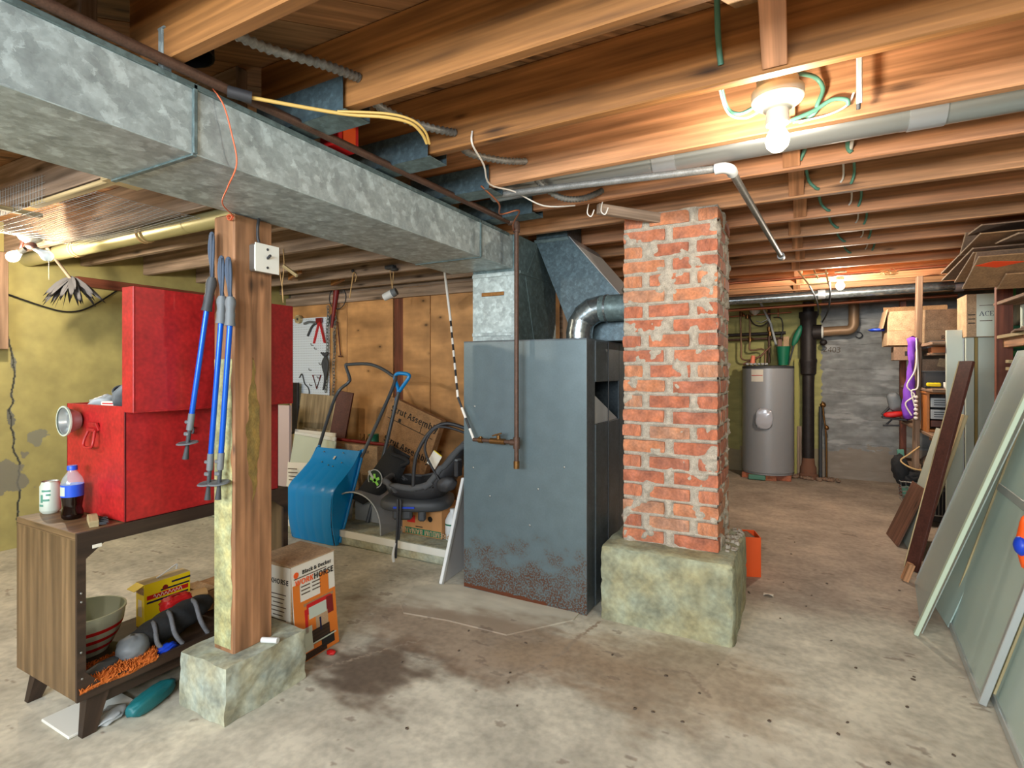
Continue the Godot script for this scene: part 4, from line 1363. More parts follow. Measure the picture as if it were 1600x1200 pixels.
	for q in [[0.02, 0.075, 0.05], [-0.04, 0.09, 0.058], [-0.14, 0.10, 0.062]]:
		b = MB.new()
		b.tube(curve([Vector3(-0.03, q[1] + 0.02, q[0] - 0.02), Vector3(0.03, q[1] + 0.025, q[0]), Vector3(q[2] + 0.02, q[1] - 0.03, q[0] + 0.01), Vector3(q[2] + 0.028, 0.012, q[0] - 0.015)], 5), 0.009, 6)
		part("strap", b, "fabric_grey", t)
	t = thing("shoe", "dark flat shoe beside the bowl on the orange rug", "shoe", Vector3(-2.20, 0.176, -0.99), 0.25)
	b = MB.new()
	b.lump(Vector3(0, 0.016, 0), Vector3(0.028, 0.016, 0.075), Basis.IDENTITY, 0.2, 1.5, 5)
	part("shoe_upper", b, "dark_grey", t)
	b = MB.new()
	b.box(Vector3(0, 0.003, 0), Vector3(0.05, 0.006, 0.13), Basis.IDENTITY, 0.002)
	part("sole", b, "black", t)
	b = MB.new()
	b.lump(Vector3.ZERO, Vector3(0.018, 0.016, 0.04), Basis.IDENTITY, 0.5, 2.0, 6)
	top("crumpled_cloth", b, "blue", "small bright blue crumpled cloth under the bag's straps", "cloth", Vector3(-2.163, 0.177, -1.19))

	# orange shag mat over the board's front edge
	t = thing("shag_mat", "orange shaggy mat hanging over the console's bottom edge", "mat", Vector3(-2.20, 0.1605, -1.03))
	b = MB.new()
	b.grid(14, 24, func(u: float, v: float) -> Vector3: return Vector3(lerpf(-0.10, 0.068, u), 0.006 + 0.004 * sin(v * 9.0) + 0.014 * smoothstep(0.3, 0.75, u) - 0.02 * smoothstep(0.85, 1.0, u), lerpf(0.11, -0.14, v) * (1.0 - 0.25 * pow(u, 3) * signf(v - 0.5))), 0.008, 0.15, 0.25)
	part("backing", b, "rug_orange", t)
	b = MB.new()
	for i in 1500:
		var u := rng.randf(); var v := rng.randf()
		var p := Vector3(lerpf(-0.10, 0.070, u), 0.008 + 0.014 * smoothstep(0.3, 0.75, u) - 0.02 * smoothstep(0.85, 1.0, u), lerpf(0.11, -0.14, v) * (1.0 - 0.25 * pow(u, 3) * signf(v - 0.5)))
		b.tube([p, p + Vector3(rng.randf_range(-0.008, 0.012), 0.008 + 0.010 * rng.randf(), rng.randf_range(-0.01, 0.01))], [0.0028, 0.001], 4)
	part("pile", b, "rug_orange", t).set_meta("kind", "stuff")

	# under the console
	t = thing("rolled_towel", "teal rolled cloth on the floor beside the post footing", "towel", Vector3(-2.135, 0.03, -1.12), 0.35)
	b = MB.new()
	b.lump(Vector3.ZERO, Vector3(0.036, 0.03, 0.10), Basis.IDENTITY, 0.15, 2.0, 3, 20, 16, 0.7)
	part("roll", b, "teal", t)
	b = MB.new()
	b.lathe([Vector2(0.0, 0.0), Vector2(0.018, 0.0), Vector2(0.012, 0.004), Vector2(0.0, 0.004)], Transform3D(Basis(Vector3.RIGHT, -PI / 2), Vector3(0, 0, -0.099)), 14)
	part("roll_end", b, "dark_grey", t)
	b = MB.new()
	b.lump(Vector3.ZERO, Vector3(0.05, 0.014, 0.06), Basis.IDENTITY, 0.5, 2.0, 12)
	top("plastic_wrapper", b, "pale_grey", "crumpled grey plastic wrapper on the floor under the console", "wrapper", Vector3(-2.19, 0.014, -1.00))
	t = thing("white_tray", "flat white board on the floor under the console", "board", Vector3(-2.28, 0.0, -0.99))
	bpart("board", Vector3(0, 0.006, 0), Vector3(0.20, 0.010, 0.22), "white_paint", t)
	t = thing("flat_cartons", "brown carton lying behind the yellow box on the console", "box", Vector3(-2.44, 0.1605, -1.55))
	bpart("carton", Vector3(0, 0.045, 0), Vector3(0.16, 0.088, 0.20), "card", t)
	bpart("flap", Vector3(0.0, 0.094, 0.06), Vector3(0.15, 0.003, 0.07), "card_pale", t, 0.001)
	b = MB.new()
	for i in 5:
		b.tube(curve([Vector3(0, 0, 0), Vector3(0.03 + 0.01 * i, 0.03 + 0.012 * i, 0.02), Vector3(0.05, 0.01 * i, 0.05 - 0.01 * i), Vector3(0.02, 0.0, 0.07)], 4), 0.006, 6)
	top("webbing_coil", b, "dark_rubber", "coiled black webbing at the far end of the console's board", "strap", Vector3(-2.27, 0.166, -1.55))

	# cordless tool carton beside the post
	t = thing("tool_carton", "tall tattered white and orange tool carton beside the post footing", "box", Vector3(-2.095, 0, -1.665), 0.03)
	b = MB.new()
	b.box(Vector3(0.0825, 0.21, 0), Vector3(0.215, 0.42, 0.235), Basis.IDENTITY, 0.003)
	part("carton", b, "card_pale", t)
	b = MB.new()
	b.box(Vector3(0.085, 0.424, 0.0), Vector3(0.225, 0.005, 0.25), Basis(Vector3.BACK, -0.04), 0.001)
	part("top_flap", b, "card_pale", t)
	b = MB.new()
	b.box(Vector3(0.0825, 0.24, 0.1185), Vector3(0.209, 0.34, 0.0015), Basis.IDENTITY, 0.0)
	part("end_print", b, "paper", t)
	text("WORKHORSE", 0.032, "ink", t, Vector3(0.085, 0.345, 0.1197), Vector3.ZERO, true, true, "lettering", false, 0.18)
	for i in 9: bpart("printed_line", Vector3(0.11, 0.29 - i * 0.018, 0.1197), Vector3(0.10 - 0.02 * (i % 3), 0.004, 0.0006), "ink_soft", t, 0.0)
	# loose front sheet, leaning out at its foot
	var fs := MB.new()
	fs.grid(2, 8, func(u: float, v: float) -> Vector3: return Vector3(0.192 + 0.035 * pow(1.0 - v, 1.5), 0.004 + 0.412 * v, lerpf(0.119, -0.119, u)), 0.003, 0.24, 0.41)
	var sheet := part("front_sheet", fs, "paper", t)
	# print on the sheet: each patch follows the sheet's lean
	var at := func(z: float, y: float, dz: float, dy: float, m: String, lift := 0.0) -> void:
		var pb := MB.new()
		pb.grid(1, 4, func(u: float, v: float) -> Vector3:
			var yy := y + dy * (v - 0.5)
			return Vector3(0.1945 + lift + 0.035 * pow(1.0 - clampf((yy - 0.004) / 0.412, 0, 1), 1.5), yy, z + dz * (0.5 - u)), 0.0006)
		part("printed_patch", pb, m, sheet)
	at.call(0.0, 0.13, 0.236, 0.25, "orange_print")
	at.call(0.10, 0.17, 0.036, 0.33, "orange_print", 0.0002)
	at.call(-0.055, 0.300, 0.05, 0.09, "orange_print", 0.0003)
	at.call(-0.02, 0.235, 0.17, 0.012, "card", 0.0004)
	at.call(-0.02, 0.212, 0.14, 0.045, "red", 0.0005)
	at.call(0.055, 0.165, 0.016, 0.10, "red", 0.0006)
	at.call(-0.08, 0.19, 0.04, 0.075, "dark_red", 0.0006)
	at.call(-0.01, 0.192, 0.10, 0.05, "can_white", 0.0007)
	at.call(0.055, 0.09, 0.055, 0.10, "can_white", 0.0006)
	at.call(-0.03, 0.125, 0.07, 0.10, "card_pale", 0.0006)
	at.call(-0.02, 0.085, 0.10, 0.06, "walnut", 0.0008)
	at.call(-0.02, 0.128, 0.010, 0.055, "ink_navy", 0.0010)
	at.call(-0.055, 0.045, 0.075, 0.045, "ink", 0.0010)
	at.call(-0.01, 0.060, 0.19, 0.006, "can_white", 0.0012)
	at.call(0.02, 0.022, 0.13, 0.028, "walnut", 0.0010)
	for i in 3:
		for j in 2: at.call(0.05 - 0.06 * j, 0.318 - i * 0.016, 0.048, 0.005, "ink_soft", 0.0008)
	at.call(0.02, 0.3605, 0.18, 0.004, "ink_soft", 0.0006)
	b = MB.new()
	b.tube([Vector3(0.1955, 0.376, 0.098), Vector3(0.1968, 0.376, 0.098)], 0.013, 20)
	part("round_emblem", b, "orange", sheet)
	text("Black & Decker", 0.030, "ink", sheet, Vector3(0.1972, 0.379, -0.016), Vector3(0, 90, 0), true, true, "lettering", false, 0.165)
	text("WORK", 0.036, "orange", sheet, Vector3(0.199, 0.341, 0.056), Vector3(0, 90, 0), true, true, "lettering", false, 0.100)
	text("HORSE", 0.036, "ink", sheet, Vector3(0.199, 0.341, -0.054), Vector3(0, 90, 0), true, true, "lettering", false, 0.112)

	# walking poles hung on the post
	var poles := [
		# top of strap, strap foot, grip foot, lock, basket, tip
		[Vector3(-1.925, 1.757, -1.222), Vector3(-1.925, 1.600, -1.222), Vector3(-1.950, 1.475, -1.215), Vector3(-2.000, 1.090, -1.19), "blue walking pole that hangs highest on the wooden post"],
		[Vector3(-1.862, 1.662, -1.218), Vector3(-1.860, 1.525, -1.218), Vector3(-1.868, 1.425, -1.218), Vector3(-1.912, 0.945, -1.208), "blue walking pole hanging between the two others on the post"],
		[Vector3(-1.828, 1.655, -1.222), Vector3(-1.818, 1.520, -1.222), Vector3(-1.822, 1.415, -1.222), Vector3(-1.862, 0.950, -1.215), "blue walking pole nearest the switch box on the post"],
	]
	var k := 0
	for p in poles:
		t = thing("walking_pole", p[4], "walking pole", p[0], 0.0, "walking poles on the post")
		var o: Vector3 = p[0]
		var d: Vector3 = (p[3] - p[2]).normalized()
		var gu: Vector3 = p[1] - o
		b = MB.new()
		# hand loop of webbing
		b.tube(curve([gu + Vector3(0.004, 0, 0), gu * 0.4 + Vector3(-0.012, 0, 0.004), Vector3(-0.010, 0.0, 0), Vector3(0.008, 0.0, 0.003), gu * 0.4 + Vector3(0.014, 0, 0.005), gu + Vector3(0.004, 0, 0.004)], 5), 0.0055, 6)
		b.grid(3, 10, func(u: float, v: float) -> Vector3: return gu * v + Vector3((u - 0.5) * 0.03 * (1.0 - 0.6 * v * v), 0, 0.008 - 0.004 * cos(u * 3.0)), 0.0015)
		part("wrist_loop", b, "strap_blue_grey", t)
		b = MB.new()
		var g0 := gu
		var g1: Vector3 = p[2] - o
		var gp := []
		var gr := []
		for i in 9:
			var v := i / 8.0
			gp.append(g0.lerp(g1, v))
			gr.append([0.012, 0.018, 0.019, 0.016, 0.015, 0.017, 0.016, 0.017, 0.019][i])
		b.tube(gp, gr, 14)
		part("grip", b, "mid_grey" if k else "dark_grey", t)
		b = MB.new()
		var s1: Vector3 = p[3] - o
		b.tube([g1 - d * 0.01, s1], 0.0095, 12)
		part("upper_shaft", b, "blue_metal", t)
		b = MB.new()
		b.tube([s1 - d * 0.002, s1 + d * 0.06], 0.0115, 12)
		b.box(s1 + d * 0.03 + Vector3(-0.008, 0, 0.006), Vector3(0.022, 0.012, 0.014), Basis.IDENTITY, 0.003)
		part("clamp", b, "mid_grey", t)
		b = MB.new()
		b.tube([s1 + d * 0.05, s1 + d * 0.115], 0.0075, 10)
		part("lower_shaft", b, "dark_grey", t)
		b = MB.new()
		b.box(s1 + d * 0.075 + Vector3(-0.006, 0, 0.004), Vector3(0.024, 0.014, 0.014), Basis.IDENTITY, 0.003)
		part("second_clamp", b, "mid_grey", t)
		b = MB.new()
		var bc: Vector3 = s1 + d * 0.112
		b.lathe([Vector2(0.008, 0.004), Vector2(0.034, 0.006), Vector2(0.038, 0.002), Vector2(0.034, 0.0), Vector2(0.008, -0.003)], Transform3D(Basis(Vector3.RIGHT, 0.12), bc), 20)
		part("basket", b, "mid_grey", t)
		b = MB.new()
		b.tube([bc + d * 0.004, bc + d * 0.03, bc + d * 0.058], [0.006, 0.0085, 0.0115], 10)
		part("rubber_tip", b, "dark_grey", t)
		k += 1
	# orange wire looped over the pipe, hanging before the duct to a coil on the post
	b = MB.new()
	b.tube(curve([Vector3(-1.455, 2.045, -0.925), Vector3(-1.43, 2.0, -0.94), Vector3(-1.425, 1.93, -0.96), Vector3(-1.43, 1.85, -0.98), Vector3(-1.50, 1.80, -1.0), Vector3(-1.68, 1.805, -1.10), Vector3(-1.80, 1.815, -1.215), Vector3(-1.83, 1.822, -1.24)], 6), 0.0022, 6)
	var cr := []
	for i in 30: cr.append(Vector3(-1.845 + 0.014 * cos(i * 0.75) - 0.002, 1.816 + 0.010 * sin(i * 0.75), -1.246 + 0.0004 * i))
	b.tube(cr, 0.0018, 5)
	top("orange_wire", b, "orange_wire", "thin orange wire looped over the pipe and curled at the post top", "wire")


# a soft cushion between two edges, each a list of points; th is its thickness
func pillow(b: MB, le: Array, ri: Array, th: float, n := 10) -> void:
	var m := le.size() - 1
	var side: Vector3 = (ri[0] - le[0]).cross(le[m] - le[0]).normalized()
	for s in [1.0, -1.0]:
		b.grid(n, m * 3, func(u: float, v: float) -> Vector3:
			var i := mini(int(v * m), m - 1)
			var f := v * m - i
			var a: Vector3 = le[i].lerp(le[i + 1], f)
			var c: Vector3 = ri[i].lerp(ri[i + 1], f)
			var k := pow(sin(PI * u), 0.5) * pow(clampf(sin(PI * v), 0.0, 1.0), 0.35)
			return a.lerp(c, u if s > 0 else 1.0 - u) + side * (s * th * 0.5 * k))


func clutter() -> void:
	# raised concrete ledge
	var w := setting("trim_1", "low concrete ledge with a chipped white edge")
	var b := MB.new()
	b.box(Vector3(-3.40, 0.055, -3.37), Vector3(2.94, 0.11, 1.14), Basis.IDENTITY, 0.012)
	part("ledge", b, "concrete", w)
	bpart("white_edge", Vector3(-3.40, 0.085, -2.799), Vector3(2.93, 0.048, 0.006), "white_paint", w, 0.002)
	# pegboard and what hangs on it
	var t := thing("pegboard", "white pegboard on the plywood wall", "pegboard", Vector3(-4.53, 1.12, -3.938))
	b = MB.new()
	b.box(Vector3.ZERO, Vector3(0.56, 1.38, 0.006))
	part("board", b, "pegboard", t)
	for p in [[0.05, 0.40], [0.10, 0.36], [0.17, 0.20], [0.02, 0.14], [0.14, 0.06], [0.03, -0.02]]:
		b = MB.new()
		b.tube(curve([Vector3(p[0], p[1], 0.003), Vector3(p[0], p[1], 0.03), Vector3(p[0], p[1] + 0.02, 0.036)], 3), 0.0035, 6)
		part("peg_hook", b, "dark_grey", t)
	t = thing("red_pliers", "long-handled red bolt cutter hanging at the pegboard's top", "pliers", Vector3(-4.385, 1.76, -3.925))
	b = MB.new()
	b.bar(Vector3(0, 0, 0), Vector3(-0.075, -0.22, 0.0), 0.028, 0.014, Vector3.BACK, 0.004)
	part("handle", b, "red", t)
	b = MB.new()
	b.bar(Vector3(0.03, 0, 0.016), Vector3(0.10, -0.22, 0.016), 0.028, 0.014, Vector3.BACK, 0.004)
	part("handle", b, "red", t)
	b = MB.new()
	b.box(Vector3(0.01, 0.015, 0.01), Vector3(0.09, 0.05, 0.016), Basis.IDENTITY, 0.006)
	part("jaw", b, "dark_red", t)
	t = thing("claw_tool", "dark curved pruning tool left of the red bolt cutter", "tool", Vector3(-4.50, 1.72, -3.925))
	b = MB.new()
	b.tube(curve([Vector3(0.09, 0.03, 0), Vector3(0.02, 0.0, 0.004), Vector3(-0.05, -0.10, 0.004)], 5), 0.011, 8)
	part("handle", b, "dark_grey", t)
	b = MB.new()
	b.tube(curve([Vector3(0.09, 0.03, 0.006), Vector3(-0.02, 0.045, 0.006), Vector3(-0.10, 0.03, 0.006)], 5), 0.013, 8)
	part("blade", b, "mid_grey", t)
	t = thing("pulley_wheel", "pale round wooden pulley on the pegboard's top corner", "pulley", Vector3(-4.68, 1.80, -3.915))
	b = MB.new()
	b.tube([Vector3(0, 0, -0.016), Vector3(0, 0, 0.016)], 0.045, 18)
	part("wheel", b, "wood_cream", t)
	b = MB.new()
	b.tube([Vector3(0, 0, -0.019), Vector3(0, 0, 0.019)], 0.014, 12)
	part("axle", b, "dark_grey", t)
	# tire chains, link by link
	for c in 2:
		t = thing("hanging_chain", ["grey steel chain hanging at the pegboard's edge", "grey steel chain hanging over the plywood beside the first chain"][c], "chain", Vector3(-4.245 + 0.10 * c, 1.90 - 0.06 * c, -3.915))
		var lm := MB.new()
		var ring := []
		for i in 13: ring.append(Vector3(0.011 * cos(TAU * i / 12), 0.021 * sin(TAU * i / 12), 0))
		lm.tube(ring, 0.0045, 6, true)
		var lk := lm.mesh()
		for i in 26:
			var o := place("link", lk, M["steel_dull"], t)
			o.position = Vector3(0.006 * sin(i * 0.7) - i * 0.001, -i * 0.034, 0.002)
			o.rotation = Vector3(0, (PI / 2 if i % 2 else 0.3), 0.0)
	t = thing("landing_net", "round hand net with a red handle above the chains", "net", Vector3(-4.10, 1.99, -3.905))
	b = MB.new()
	var rg := []
	for i in 25: rg.append(Vector3(0.115 * cos(TAU * i / 24), 0.115 * sin(TAU * i / 24), 0))
	b.tube(rg, 0.005, 6, true)
	part("hoop", b, "dark_rubber", t)
	b = MB.new()
	for i in range(-4, 5):
		var h := sqrt(maxf(0.0, 0.013 - pow(i * 0.025, 2)))
		b.tube([Vector3(i * 0.025, -h, 0), Vector3(i * 0.025, 0, -0.02), Vector3(i * 0.025, h, 0)], 0.0008, 4)
		b.tube([Vector3(-h, i * 0.025, 0), Vector3(0, i * 0.025, -0.02), Vector3(h, i * 0.025, 0)], 0.0008, 4)
	part("netting", b, "pale_grey", t)
	b = MB.new()
	b.tube([Vector3(0.0, 0.08, 0.012), Vector3(-0.07, -0.30, 0.012)], [0.03, 0.012], 10)
	part("handle", b, "dark_red", t)
	t = thing("leather_sheath", "dark pruner and tan sheath hanging between the chains", "tool", Vector3(-4.16, 1.55, -3.925))
	b = MB.new()
	b.bar(Vector3(-0.02, 0.10, 0), Vector3(-0.02, -0.12, 0.0), 0.03, 0.018, Vector3.BACK, 0.005)
	part("sheath", b, "skin_tan", t)
	b = MB.new()
	b.bar(Vector3(0.04, 0.20, 0), Vector3(0.08, -0.14, 0.0), 0.012, 0.01, Vector3.BACK, 0.002)
	b.bar(Vector3(0.05, -0.15, 0), Vector3(0.10, -0.15, 0.0), 0.016, 0.012, Vector3.UP, 0.002)
	part("saw", b, "brown_board", t)
	b = MB.new()
	b.lump(Vector3(-0.05, 0.22, 0.0), Vector3(0.03, 0.06, 0.014), Basis.IDENTITY, 0.3, 2.0, 2)
	part("clasp", b, "dark_grey", t)
	t = thing("tool_bundle", "tangle of dark tools hanging on the chain's lower end", "tool", Vector3(-4.28, 1.28, -3.90))
	for i in 5:
		b = MB.new()
		b.tube(curve([Vector3(0.05 - 0.02 * i, 0.16, 0.004 * i), Vector3(-0.02 + 0.02 * i, 0.05, 0.01), Vector3(0.03 - 0.01 * i, -0.10 - 0.03 * i, 0.006)], 4), 0.010, 6)
		part("tool", b, "dark_grey", t)
	t = thing("red_triangle_hanger", "small red wire triangle hook on the pegboard", "hook", Vector3(-4.42, 1.17, -3.925))
	b = MB.new()
	b.tube([Vector3(-0.06, 0.04, 0), Vector3(0.06, 0.04, 0), Vector3(0.0, -0.10, 0), Vector3(-0.06, 0.04, 0)], 0.008, 6, true)
	part("triangle", b, "dark_red", t)
	t = thing("wire_hook", "bent black wire hook on the pegboard's lower half", "hook", Vector3(-4.58, 1.08, -3.925))
	b = MB.new()
	b.tube(curve([Vector3(-0.10, 0.10, 0), Vector3(-0.06, 0.14, 0), Vector3(-0.02, 0.04, 0), Vector3(0.03, 0.0, 0), Vector3(0.05, -0.06, 0), Vector3(0.01, -0.10, 0)], 5), 0.006, 6)
	part("hook", b, "dark_grey", t)
	t = thing("black_bar", "dark flat bar standing in front of the pegboard", "bar", Vector3(-4.66, 0.11, -3.86))
	bpart("bar", Vector3(0, 0.51, 0), Vector3(0.085, 1.02, 0.03), "cast_iron", t)
	t = thing("pale_slab", "pale pinkish board standing behind the red chest", "board", Vector3(-4.10, 0.11, -3.20))
	bpart("slab", Vector3(0.02, 0.42, 0), Vector3(0.30, 0.84, 0.03), "pinkish", t)
	t = thing("lath", "narrow yellow wooden lath with a chain end beside the dark bar", "board", Vector3(-4.43, 0.11, -3.66))
	bpart("lath", Vector3(0, 0.26, 0), Vector3(0.05, 0.52, 0.02), "wood_cream", t)
	b = MB.new()
	b.tube(curve([Vector3(-0.12, 0.55, 0), Vector3(-0.06, 0.52, 0.01), Vector3(0.02, 0.54, 0.01), Vector3(0.05, 0.56, 0)], 4), 0.012, 6)
	part("chain_end", b, "cast_iron", t)
	# boards leaning on the partition
	t = thing("wooden_board", "wide pale plywood board leaning below the pegboard", "board", Vector3(-4.06, 0.112, -3.50), 0.0)
	var o := bpart("board", Vector3(0, 0.46, -0.05), Vector3(0.45, 0.92, 0.018), "plywood_pale", t, 0.002, Vector3(-7, 0, -2))
	t = thing("wooden_board", "small pale board with a brown panel below the wide plywood board", "board", Vector3(-3.93, 0.112, -3.42))
	bpart("board", Vector3(0, 0.31, -0.02), Vector3(0.36, 0.60, 0.016), "plywood_pale", t, 0.002, Vector3(-6, 0, -2))
	bpart("brown_panel", Vector3(0.09, 0.38, -0.005), Vector3(0.26, 0.42, 0.014), "brown_panel", t, 0.002, Vector3(-6, 0, -2))
	t = thing("wooden_board", "dark brown board with a raw pale edge leaning right of the plywood board", "board", Vector3(-3.72, 0.112, -3.44))
	bpart("board", Vector3(0.06, 0.48, -0.03), Vector3(0.16, 0.96, 0.022), "brown_board", t, 0.002, Vector3(-6, 14, -8))
	bpart("raw_edge", Vector3(-0.025, 0.468, -0.012), Vector3(0.014, 0.96, 0.023), "wood_cream", t, 0.001, Vector3(-6, 14, -8))
	var wl := ["front white panel leaning on the ledge behind the blue scoop", "white panel just behind the front one, left of the blue scoop", "rear cream panel leaning behind the white ones by the chest"]
	for i in 3:
		t = thing("white_board", wl[i], "panel", Vector3(-3.62 - 0.05 * i, 0.112, -3.10 - 0.05 * i), 0.0, "white panels on the ledge")
		bpart("panel", Vector3(0, 0.29 + 0.01 * i, -0.04), Vector3(0.50, 0.58 + 0.02 * i, 0.014), ["can_white", "white_paint", "paper"][i], t, 0.002, Vector3(-8, 0, -4 + i * 1.5))
	t = thing("framed_print", "small framed sheet standing at the left edge of the white panels", "frame", Vector3(-3.50, 0.112, -2.93), 0.0)
	bpart("sheet", Vector3(-0.02, 0.21, 0), Vector3(0.24, 0.40, 0.008), "paper", t, 0.002, Vector3(-6, 0, 3))
	for i in 4: bpart("printed_line", Vector3(-0.06, 0.36 - i * 0.03, 0.012 - 0.003 * i + 0.0), Vector3(0.10, 0.006, 0.006), "ink_soft", t, 0.0, Vector3(-6, 0, 3))

	# the blue scoop
	t = thing("snow_scoop", "large blue plastic snow scoop with a grey tube handle", "snow scoop", Vector3(-3.14, 0.0, -2.74))
	var pf := [Vector2(-0.02, 0.004), Vector2(0.01, 0.15), Vector2(0.014, 0.30), Vector2(0.005, 0.37), Vector2(-0.03, 0.42), Vector2(-0.10, 0.475), Vector2(-0.19, 0.56), Vector2(-0.25, 0.65)]
	b = MB.new()
	b.grid(44, 28, func(u: float, v: float) -> Vector3:
		var k := v * 7.0
		var i := mini(int(k), 6)
		var q: Vector2 = pf[i].cubic_interpolate(pf[i + 1], pf[maxi(i - 1, 0)], pf[mini(i + 2, 7)], k - i)
		var rib := 0.006 * pow(absf(sin(u * PI * 5.0)), 0.5) * smoothstep(0.95, 0.6, v)
		var xx := lerpf(-0.215 - 0.03 * sin(v * PI), 0.205 + 0.03 * v, u)
		return Vector3(xx, q.y, q.x + rib), 0.005)
	part("blade", b, "blue_plastic", t)
	for s in [-1.0, 1.0]:
		b = MB.new()
		var poly := PackedVector2Array()
		for i in 29:
			var k := i / 4.0
			var j := mini(int(k), 6)
			var q: Vector2 = pf[j].cubic_interpolate(pf[j + 1], pf[maxi(j - 1, 0)], pf[mini(j + 2, 7)], k - j)
			poly.append(q)
		poly.append(Vector2(-0.29, 0.66)); poly.append(Vector2(-0.05, 0.004))
		var tf := Transform3D(Basis(Vector3.BACK, Vector3.UP, Vector3.LEFT), Vector3(s * 0.225 - 0.004, 0, 0))
		b.prism(poly, 0.006, tf)
		b.tube([Vector3(s * 0.23, 0.02, -0.052), Vector3(s * 0.235, 0.66, -0.285)], 0.012, 8)
		part("side_wall", b, "blue_plastic", t)
	b = MB.new()
	b.tube(curve([Vector3(0.235, 0.60, -0.26), Vector3(0.30, 1.14, -0.55), Vector3(0.245, 1.22, -0.585), Vector3(0.0, 1.305, -0.62), Vector3(-0.27, 1.308, -0.64), Vector3(-0.31, 1.295, -0.64), Vector3(-0.245, 1.19, -0.62), Vector3(-0.245, 1.15, -0.60), Vector3(-0.34, 1.03, -0.55), Vector3(-0.235, 0.60, -0.26)], 5), 0.0135, 10)
	part("tube_handle", b, "mid_grey_tube", t)
	for q in [Vector3(0.09, 0.625, -0.225), Vector3(0.12, 0.56, -0.18), Vector3(-0.11, 0.62, -0.222), Vector3(-0.08, 0.55, -0.175), Vector3(0.0, 0.535, -0.162), Vector3(0.05, 0.53, -0.158)]:
		b = MB.new()
		b.lump(q + Vector3(0, 0.006, 0.004), Vector3(0.006, 0.005, 0.006), Basis.IDENTITY, 0.0, 1.0, 1, 8, 6)
		part("bolt", b, "steel", t)
	b = MB.new()
	b.box(Vector3(0.02, 0.592, -0.2), Vector3(0.016, 0.028, 0.003), Basis(Vector3.RIGHT, -0.75), 0.0)
	part("sticker", b, "paper", t)

	# D-grip shovel behind
	t = thing("snow_shovel", "grey-shafted shovel with a blue D-shaped grip", "shovel", Vector3(-2.86, 0.115, -3.02))
	b = MB.new()
	b.tube([Vector3(0.0, 0.0, 0), Vector3(0.062, 0.97, -0.28)], 0.015, 10)
	part("shaft", b, "mid_grey_tube", t)
	b = MB.new()
	b.tube(curve([Vector3(0.055, 0.90, -0.26), Vector3(0.058, 0.98, -0.283), Vector3(0.012, 1.06, -0.30), Vector3(0.008, 1.10, -0.306), Vector3(0.04, 1.118, -0.31), Vector3(0.12, 1.112, -0.31), Vector3(0.145, 1.09, -0.306), Vector3(0.10, 1.02, -0.29), Vector3(0.066, 0.975, -0.282)], 5), 0.015, 10)
	part("grip", b, "blue_plastic", t)

	# box of odds, red bar and green tin
	t = thing("long_carton", "long pale carton with printed side under the red bar", "box", Vector3(-3.33, 0.112, -3.42))
	bpart("carton", Vector3(0, 0.262, 0), Vector3(0.58, 0.522, 0.20), "card_pale", t)
	text("MASTER", 0.025, "ink_soft", t, Vector3(0.14, 0.47, 0.1012), Vector3(0, 0, 0), true, false, "lettering")
	for i in 2: bpart("printed_line", Vector3(-0.16, 0.49 - 0.02 * i, 0.1012), Vector3(0.12, 0.005, 0.001), "red", t, 0.0)
	t = thing("red_bar", "thin red metal bar lying across the long carton", "bar", Vector3(-3.35, 0.652, -3.34))
	b = MB.new()
	b.tube([Vector3(-0.42, 0.018, 0.0), Vector3(0.40, 0.0, 0.0)], 0.0135, 10)
	part("bar", b, "dark_red", t)
	b = MB.new()
	b.tube([Vector3(-0.44, 0.0185, 0), Vector3(-0.40, 0.0175, 0)], 0.018, 10)
	part("end_collar", b, "red", t)
	t = thing("green_tin", "small green tin on the long carton behind the red bar", "tin", Vector3(-3.17, 0.636, -3.42))
	b = MB.new()
	b.lathe([Vector2(0.0, 0.0), Vector2(0.042, 0.0), Vector2(0.045, 0.004), Vector2(0.042, 0.008), Vector2(0.042, 0.075), Vector2(0.045, 0.079), Vector2(0.040, 0.083), Vector2(0.0, 0.080)], Transform3D.IDENTITY, 20)
	part("tin", b, "green", t)
	b = MB.new()
	for i in 9: b.tube([Vector3(-0.14 + 0.018 * i, 0.004, 0.02 * (i % 3)), Vector3(-0.14 + 0.022 * i, 0.05 + 0.03 * (i % 2), 0.015 * (i % 2))], 0.006, 6)
	top("loose_hardware", b, "brass", "handful of brown hardware bits beside the green tin", "hardware", Vector3(-3.19, 0.636, -3.42))

	# flat carton tilted against the plywood
	t = thing("strut_carton", "flat tilted carton printed with assembly text behind the shovels", "box", Vector3(-3.0, 0.575, -3.62))
	t.rotation_degrees = Vector3(-4, 0, -18.7)
	bpart("carton", Vector3.ZERO, Vector3(0.585, 0.76, 0.07), "card", t, 0.003)
	text("Strut Assembly", 0.055, "ink", t, Vector3(0.02, 0.29, 0.0356), Vector3.ZERO, true)
	text("Strut Assembly", 0.055, "ink", t, Vector3(0.04, 0.02, 0.0356), Vector3.ZERO, true)
	b = MB.new()
	b.bar(Vector3(-0.26, 0.20, 0.0356), Vector3(0.26, 0.20, 0.0356), 0.006, 0.001, Vector3.UP)
	b.bar(Vector3(-0.12, 0.235, 0.0356), Vector3(-0.12, 0.205, 0.0356), 0.03, 0.001, Vector3.RIGHT)
	b.bar(Vector3(0.12, 0.20, 0.0356), Vector3(0.12, 0.26, 0.0356), 0.006, 0.001, Vector3.RIGHT)
	part("printed_arrows", b, "ink", t)

	# black bag with a green emblem
	t = thing("gear_bag", "black fabric bag with a round green emblem leaning on the boxes", "bag", Vector3(-2.70, 0.28, -2.97))
	b = MB.new()
